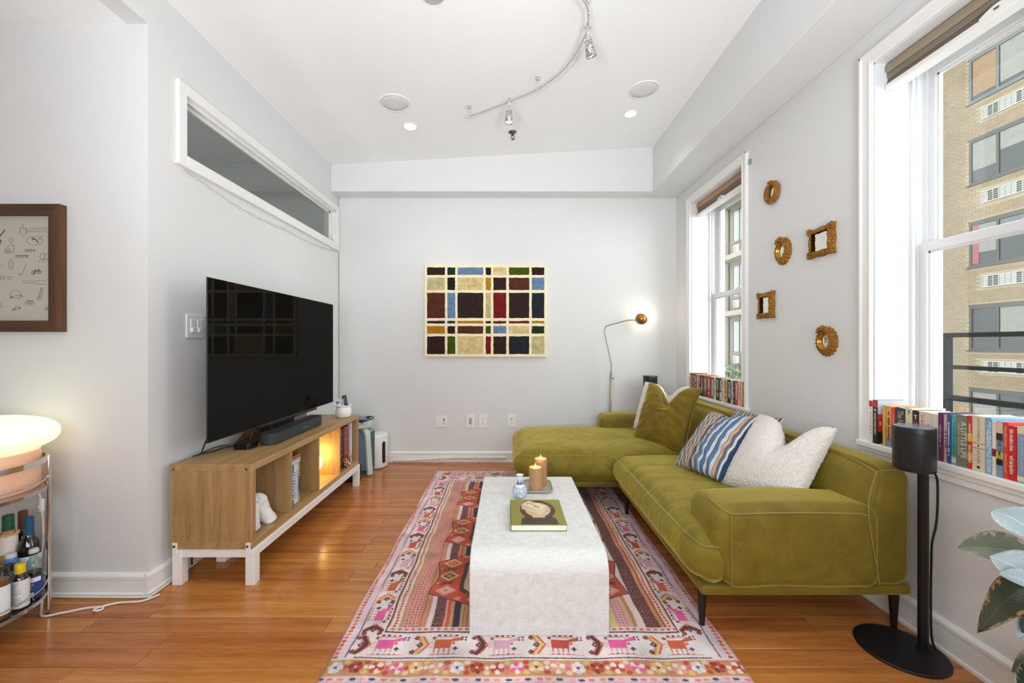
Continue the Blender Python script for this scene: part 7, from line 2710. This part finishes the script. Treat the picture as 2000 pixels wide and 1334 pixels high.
    leaf(A(2050, 1160, 1.10), A(1996, 1236, 1.09), 0.06, BR, 0.0, 0.01, -0.7, stem_z=0.52)
    leaf(A(2062, 1290, 1.08), A(1976, 1312, 1.08), 0.06, MG, 0.012, 0.01, -0.8, stem_z=0.40)
    leaf(A(2046, 1300, 1.04), A(1992, 1352, 1.04), 0.07, BR, 0.0, 0.01, -0.8, stem_z=0.38)
    leaf((1.53, 1.0, 0.98), (1.42, 0.90, 1.14), 0.08, BR, 0.01, 0.012, 0.3)
    leaf((1.54, 1.05, 0.95), (1.64, 0.93, 1.10), 0.08, PG, 0.01, 0.012, 0.3)
    leaf((1.50, 0.98, 0.80), (1.36, 0.84, 0.86), 0.09, DG, 0.02, 0.012, 0.3)
plant()

# ================================================================== OUTSIDE
ROADM = M('street_asphalt', (120, 120, 118), 0.9, var=0.08)
struct(bx('ground', ROADM, None, 2.1, 40, -20, 60, -9.2, -9.0))
RAILM = M('black_iron', (12, 11, 11), 0.8, var=0.05, spec=0.1)
t = thing('balcony_railing', 'black iron fire escape railing outside the near window', 'railing', (2.6, 1.6, 0.0))
for y in (2.44, 1.1, -0.3):
    bx('post', RAILM, t, 2.575, 2.625, y - 0.025, y + 0.025, -0.3, 1.262, 0.004)
for z0, z1, nm in ((1.236, 1.262, 'handrail'), (1.052, 1.074, 'rail'), (0.868, 0.898, 'rail'), (0.60, 0.63, 'rail')):
    bx(nm, RAILM, t, 2.582, 2.618, -0.6, 2.50, z0, z1, 0.003)
bx('platform', RAILM, t, 1.98, 2.66, -0.6, 2.5, -0.36, -0.3)

MORTAR = M('pale_mortar', (116, 105, 86), 0.95, var=0.05, vscale=3)
def brickmat(name, rgb):
    g = G(name)
    c = lin(rgb)
    n = g.noise(g.pos(), 0.55, 4, 0.6)
    w = g.n('ShaderNodeTexWhiteNoise')
    col = g.ramp(n, [(0.3, tuple(v * 0.82 for v in c)), (0.7, tuple(min(1, v * 1.1) for v in c))])
    hs = g.n('ShaderNodeHueSaturation')
    g.put(hs.inputs['Color'], col)
    g.put(hs.inputs['Value'], g.math('ADD', 0.86, g.math('MULTIPLY', g.noise(g.mapping(g.pos(), (1, 4.6, 12.8)), 1.0, 0), 0.28)))
    g.set(Base_Color=hs.outputs[0], Roughness=0.9)
    g.bump(g.noise(g.pos(), 60, 3), 0.3, 0.01)
    return g.m
BRK = brickmat('tan_brick', (102, 90, 71))
DKF = M('bronze_window_frame', (48, 47, 42), 0.45, var=0.02)
GREYF = M('grey_window_frame', (64, 68, 71), 0.4, var=0.02)
DARKP = M('dark_pane', (46, 49, 49), 0.08, var=0.10, vscale=0.8, spec=0.25)
BLW = M('window_blind', (206, 204, 192), 0.7, var=0.02)
ACW = M('white_grille', (126, 126, 122), 0.5, var=0.01)
ACD = M('grille_dark', (54, 52, 48), 0.7)  # dark tone of some grille sections and the vent bars
def facade():
    D = 15.5
    t = thing('apartment_building', 'tan brick apartment building filling the near window view across the street', 'building', (D, 12, -9))
    Y0, Y1, ZB, ZT = 7.6, 14.95, -9.0, 19.0
    bx('wall', MORTAR, t, D, D + 8, Y0, Y1, ZB, ZT)
    wins = []
    for k, zt in enumerate((13.45, 10.70, 7.97, 5.22, 2.45, -0.3, -3.05)):
        for yh in (13.75, 11.35, 9.2):
            wins.append((yh - 1.62, yh, zt - 1.47, zt))
    grs = [(yh - 0.15 - 0.37 - 1.05, yh - 0.37, z0 - 0.72, z0 - 0.34) for (_, yh, z0, _) in wins]
    def hole(y0, y1, z0, z1):
        for (a, c, e, f) in wins + grs:
            if y1 > a - 0.03 and y0 < c + 0.03 and z1 > e - 0.06 and z0 < f + 0.06:
                return True
        return False
    BL, BH = 0.203, 0.0677
    quads = []
    shared = MB()
    shared.box(D - 0.006, D + 0.004, 0, BL - 0.011, 0, BH - 0.011)
    me = shared.mesh('brick')
    me.materials.append(BRK)
    singles = []
    r0 = int((ZB + 6.5) / BH)
    row = 0
    z = -3.2
    rr = random.Random(2)
    cand = []
    while z < 12.6:
        y = Y0 + (BL / 2 if row % 2 else 0)
        while y < Y1 - BL:
            if y > 11.0 and not hole(y, y + BL, z, z + BH):
                cand.append((y, z))
            y += BL
        z += BH
        row += 1
    # the bricks that show largest are single objects, the others one joined part
    def pxs(y, z):
        ym = y + BL / 2
        px, py = VX + D * FPX / ym, VY - (z - EYE) * FPX / ym
        vis = 1834 < px < 2000 and 150 < py < 780 and not (1782 < px < 2000 and abs(py - (480 - (px - 1782) * 0.207) - 8) < 22)
        return (1e6 if vis else 0) + FPX / ym * 100 - abs(py - 560) * 0.02
    cand.sort(key=lambda q: -pxs(*q))
    inv = Matrix.Translation(t.location).inverted()
    for (y, z) in cand[:290]:
        o = bpy.data.objects.new('brick', me)
        C.objects.link(o)
        o.parent = t
        o.location = inv @ Vector((rr.uniform(-0.002, 0.002), y, z))
    vs, fs = [], []
    for (y, z) in cand[290:]:
        x = D - 0.006 + rr.uniform(-0.002, 0.002)
        n = len(vs)
        y1, z1 = y + BL - 0.011, z + BH - 0.011
        vs += [(x, y, z), (x, y1, z), (x, y1, z1), (x, y, z1), (D + 0.004, y, z), (D + 0.004, y1, z), (D + 0.004, y1, z1), (D + 0.004, y, z1)]
        fs += [(n, n + 3, n + 2, n + 1), (n, n + 1, n + 5, n + 4), (n + 3, n + 7, n + 6, n + 2), (n, n + 4, n + 7, n + 3), (n + 1, n + 2, n + 6, n + 5)]
    m2 = bpy.data.meshes.new('brickwork')
    m2.from_pydata(vs, [], fs)
    o = link_mesh('brickwork', m2, BRK, t)
    o['kind'] = 'stuff'
    rw = random.Random(6)
    for i, (a, c, e, f) in enumerate(wins):
        fm = GREYF if e > 8.6 else DKF
        b = MB()
        w = 0.07
        x0, x1 = D - 0.035, D + 0.06
        b.box(x0, x1, a, a + w, e, f); b.box(x0, x1, c - w, c, e, f); b.box(x0, x1, a + w, c - w, f - w * 1.4, f); b.box(x0, x1, a + w, c - w, e, e + w)
        ym = c - 0.80
        b.box(x0, x1, ym - w / 2, ym + w / 2, e + w, f - w * 1.4)
        b.box(D - 0.05, D + 0.02, a - 0.06, c + 0.10, e - 0.05, e)
        b.box(D - 0.03, D + 0.02, a - 0.02, c + 0.04, f, f + 0.04)
        fr = b.build('window', fm, t)
        for y0, y1 in ((a + w, ym - w / 2), (ym + w / 2, c - w)):
            bx('pane', DARKP, fr, D - 0.008, D + 0.004, y0, y1, e + w, f - w * 1.4)
            k = rw.random()
            zlow = e + w + (f - e - 2 * w) * (0.28 if k < 0.5 else 0.55)
            tone = (100, 80, 56) if (10 < f < 11 and y1 > 13) else ((94, 94, 88) if k < 0.75 else (74, 77, 76))
            if f > 4 or k < 0.6:
                bx('blind', M('blind_%02x%02x%02x' % tone, tone, 0.7), fr, D - 0.014, D - 0.010, y0 + 0.02, y1 - 0.02, zlow if not (10 < f < 11) else e + w + 0.12, f - w * 1.4 - 0.01)
        if 5 < f < 6:
            bx('curtain', CM((108, 62, 66), 0.8), fr, D - 0.020, D - 0.016, c - w - 0.20, c - w - 0.01, e + w + 0.02, f - w * 1.4)
    for i, (a, c, e, f) in enumerate(grs):
        b = MB()
        x0, x1 = D - 0.035, D + 0.01
        b.box(x0, x1, a, c, f - 0.03, f); b.box(x0, x1, a, c, e, e + 0.03)
        n = 8
        for k in range(n + 1):
            y = a + (c - a) * k / n
            b.box(x0, x1, y - 0.008, y + 0.008, e + 0.03, f - 0.03)
        for k in range(1, 5):
            zz = e + 0.03 + (f - e - 0.06) * k / 5
            b.box(x0 + 0.004, x1, a, c, zz - 0.006, zz + 0.006)
        gobj = b.build('ventilation_grille', ACW, t)
        for k in range(n):
            y0, y1 = a + (c - a) * k / n + 0.008, a + (c - a) * (k + 1) / n - 0.008
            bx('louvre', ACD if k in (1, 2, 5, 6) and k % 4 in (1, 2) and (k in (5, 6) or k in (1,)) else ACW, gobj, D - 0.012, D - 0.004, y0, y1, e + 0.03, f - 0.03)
    # wall stains are left to the brick material; plain string band at the corner
facade()

def brick_texture_mat():
    g = G('tan_brick_far')
    p = g.pos()
    s = g.n('ShaderNodeSeparateXYZ')
    g.put(s.inputs[0], p)
    cb = g.n('ShaderNodeCombineXYZ')
    g.put(cb.inputs[0], s.outputs[1])
    g.put(cb.inputs[1], s.outputs[2])
    br = g.n('ShaderNodeTexBrick')
    g.put(br.inputs['Vector'], cb.outputs[0])
    br.inputs['Scale'].default_value = 1.0
    br.inputs['Brick Width'].default_value = 0.21
    br.inputs['Row Height'].default_value = 0.07
    br.inputs['Mortar Size'].default_value = 0.008
    br.inputs['Color1'].default_value = (*lin((82, 72, 55)), 1)
    br.inputs['Color2'].default_value = (*lin((75, 65, 49)), 1)
    br.inputs['Mortar'].default_value = (*lin((100, 91, 74)), 1)
    g.set(Base_Color=br.outputs[0], Roughness=0.9)
    return g.m
BRF = brick_texture_mat()
bx('side_wall', BRF, bpy.data.objects['apartment_building'], 15.5, 23.5, 14.951, 31.0, -9.0, 19.0)
def far_building():
    D, Y0, Y1 = 11.3, 17.4, 21.35
    t = thing('balcony_building', 'tan brick building with projecting slabs seen through the far window', 'building', (D, 19.5, -9))
    bx('wall', BRF, t, D, D + 3.6, Y0, Y1, -9, 18)
    SL_ = M('pale_concrete', (104, 97, 82), 0.85, var=0.04)
    for k in range(-2, 5):
        z = 2.55 + 2.75 * k
        bx('balcony_slab', SL_, t, D - 0.55, D, Y0 + 0.4, Y1 - 0.12, z, z + 0.24, 0.01)
        for yh in (20.62, 18.9):
            b = MB()
            w = 0.06
            x0, x1 = D - 0.03, D + 0.03
            a, c, e, f = yh - 1.2, yh, z + 0.62 - 2.3, z - 0.20
            e, f = z - 1.80, z - 0.22
            b.box(x0, x1, a, a + w, e, f); b.box(x0, x1, c - w, c, e, f); b.box(x0, x1, a, c, f - w, f); b.box(x0, x1, a, c, e, e + w)
            b.box(x0, x1, (a + c) / 2 - w / 2, (a + c) / 2 + w / 2, e, f)
            b.box(D - 0.06, D, a - 0.1, c + 0.1, e - 0.06, e)
            fr = b.build('window', DKF, t)
            for y0, y1 in ((a + w, (a + c) / 2 - w / 2), ((a + c) / 2 + w / 2, c - w)):
                bx('pane', M('greenish_pane', (66, 72, 64), 0.12, var=0.05, spec=0.7), fr, D - 0.008, D + 0.004, y0, y1, e + w, f - w)
            b = MB()
            b.box(D - 0.05, D, yh - 0.62, yh - 0.12, z + 0.42, z + 0.80, 0.01)
            ac = b.build('air_conditioner', ACW, t)
            b = MB()
            for q in range(5):
                b.box(D - 0.054, D - 0.049, yh - 0.40, yh - 0.15, z + 0.47 + q * 0.06, z + 0.50 + q * 0.06)
            b.build('vent', ACD, ac)
    b = MB()
    b.tube([(D - 0.05, 20.95, -9), (D - 0.05, 20.95, 17)], 0.05, 8)
    b.build('drain_pipe', DKF, t)
    t2 = thing('side_building', 'darker tan brick building edge at the left of the far window view', 'building', (12.0, 24, -9))
    bx('wall', BRF, t2, 11.95, 15.38, 22.4, 30, -9, 18)
    bx('corner_pier', SL_, t2, 11.90, 12.0, 22.36, 22.6, -9, 18)
    bx('parapet', SL_, t2, 11.88, 15.42, 22.33, 30.05, 17.9, 18.3)
far_building()
def tree():
    t = thing('street_tree', 'leafy green tree below the balconies seen through the far window', 'tree', (8.9, 15.9, -9))
    BK_ = M('tree_bark', (92, 78, 62), 0.9, bump=0.5)
    b = MB()
    b.tube(bez([(8.9, 15.9, -9), (8.95, 15.9, -5), (8.85, 15.95, -1.2)], 6), [0.16] * 6 + [0.12] * 7, 10)
    for k in range(6):
        a = k * 1.05
        b.tube([(8.88, 15.92, -3.2 + 0.3 * k), (8.9 + 0.9 * math.cos(a), 15.9 + 0.9 * math.sin(a), -1.6 + 0.3 * k)], [0.06, 0.02], 6)
    b.build('trunk', BK_, t, True)
    rr = random.Random(9)
    vs, fs = [], []
    for k in range(7000):
        while True:
            q = Vector((rr.uniform(-1, 1), rr.uniform(-1, 1), rr.uniform(-1, 1)))
            if 0.3 < q.length < 1:
                break
        c = Vector((8.9, 15.9, -1.1)) + Vector((q.x * 1.3, q.y * 1.4, q.z * 1.6))
        c += Vector((noise.noise(c * 1.3) * 0.5, 0, noise.noise(c * 1.1 + Vector((5, 0, 0))) * 0.5))
        d = Vector((rr.uniform(-1, 1), rr.uniform(-1, 1), rr.uniform(-.6, .6))).normalized()
        s = d.orthogonal().normalized() * rr.uniform(0.022, 0.04)
        l = d * rr.uniform(0.045, 0.075)
        n = len(vs)
        vs += [c - l, c + s, c + l, c - s]
        fs.append((n, n + 1, n + 2, n + 3))
    me = bpy.data.meshes.new('foliage')
    me.from_pydata(vs, [], fs)
    o = link_mesh('foliage', me, M('tree_leaf', (50, 70, 32), 0.6, var=0.14, vscale=2.0), t)
    o['kind'] = 'stuff'
tree()
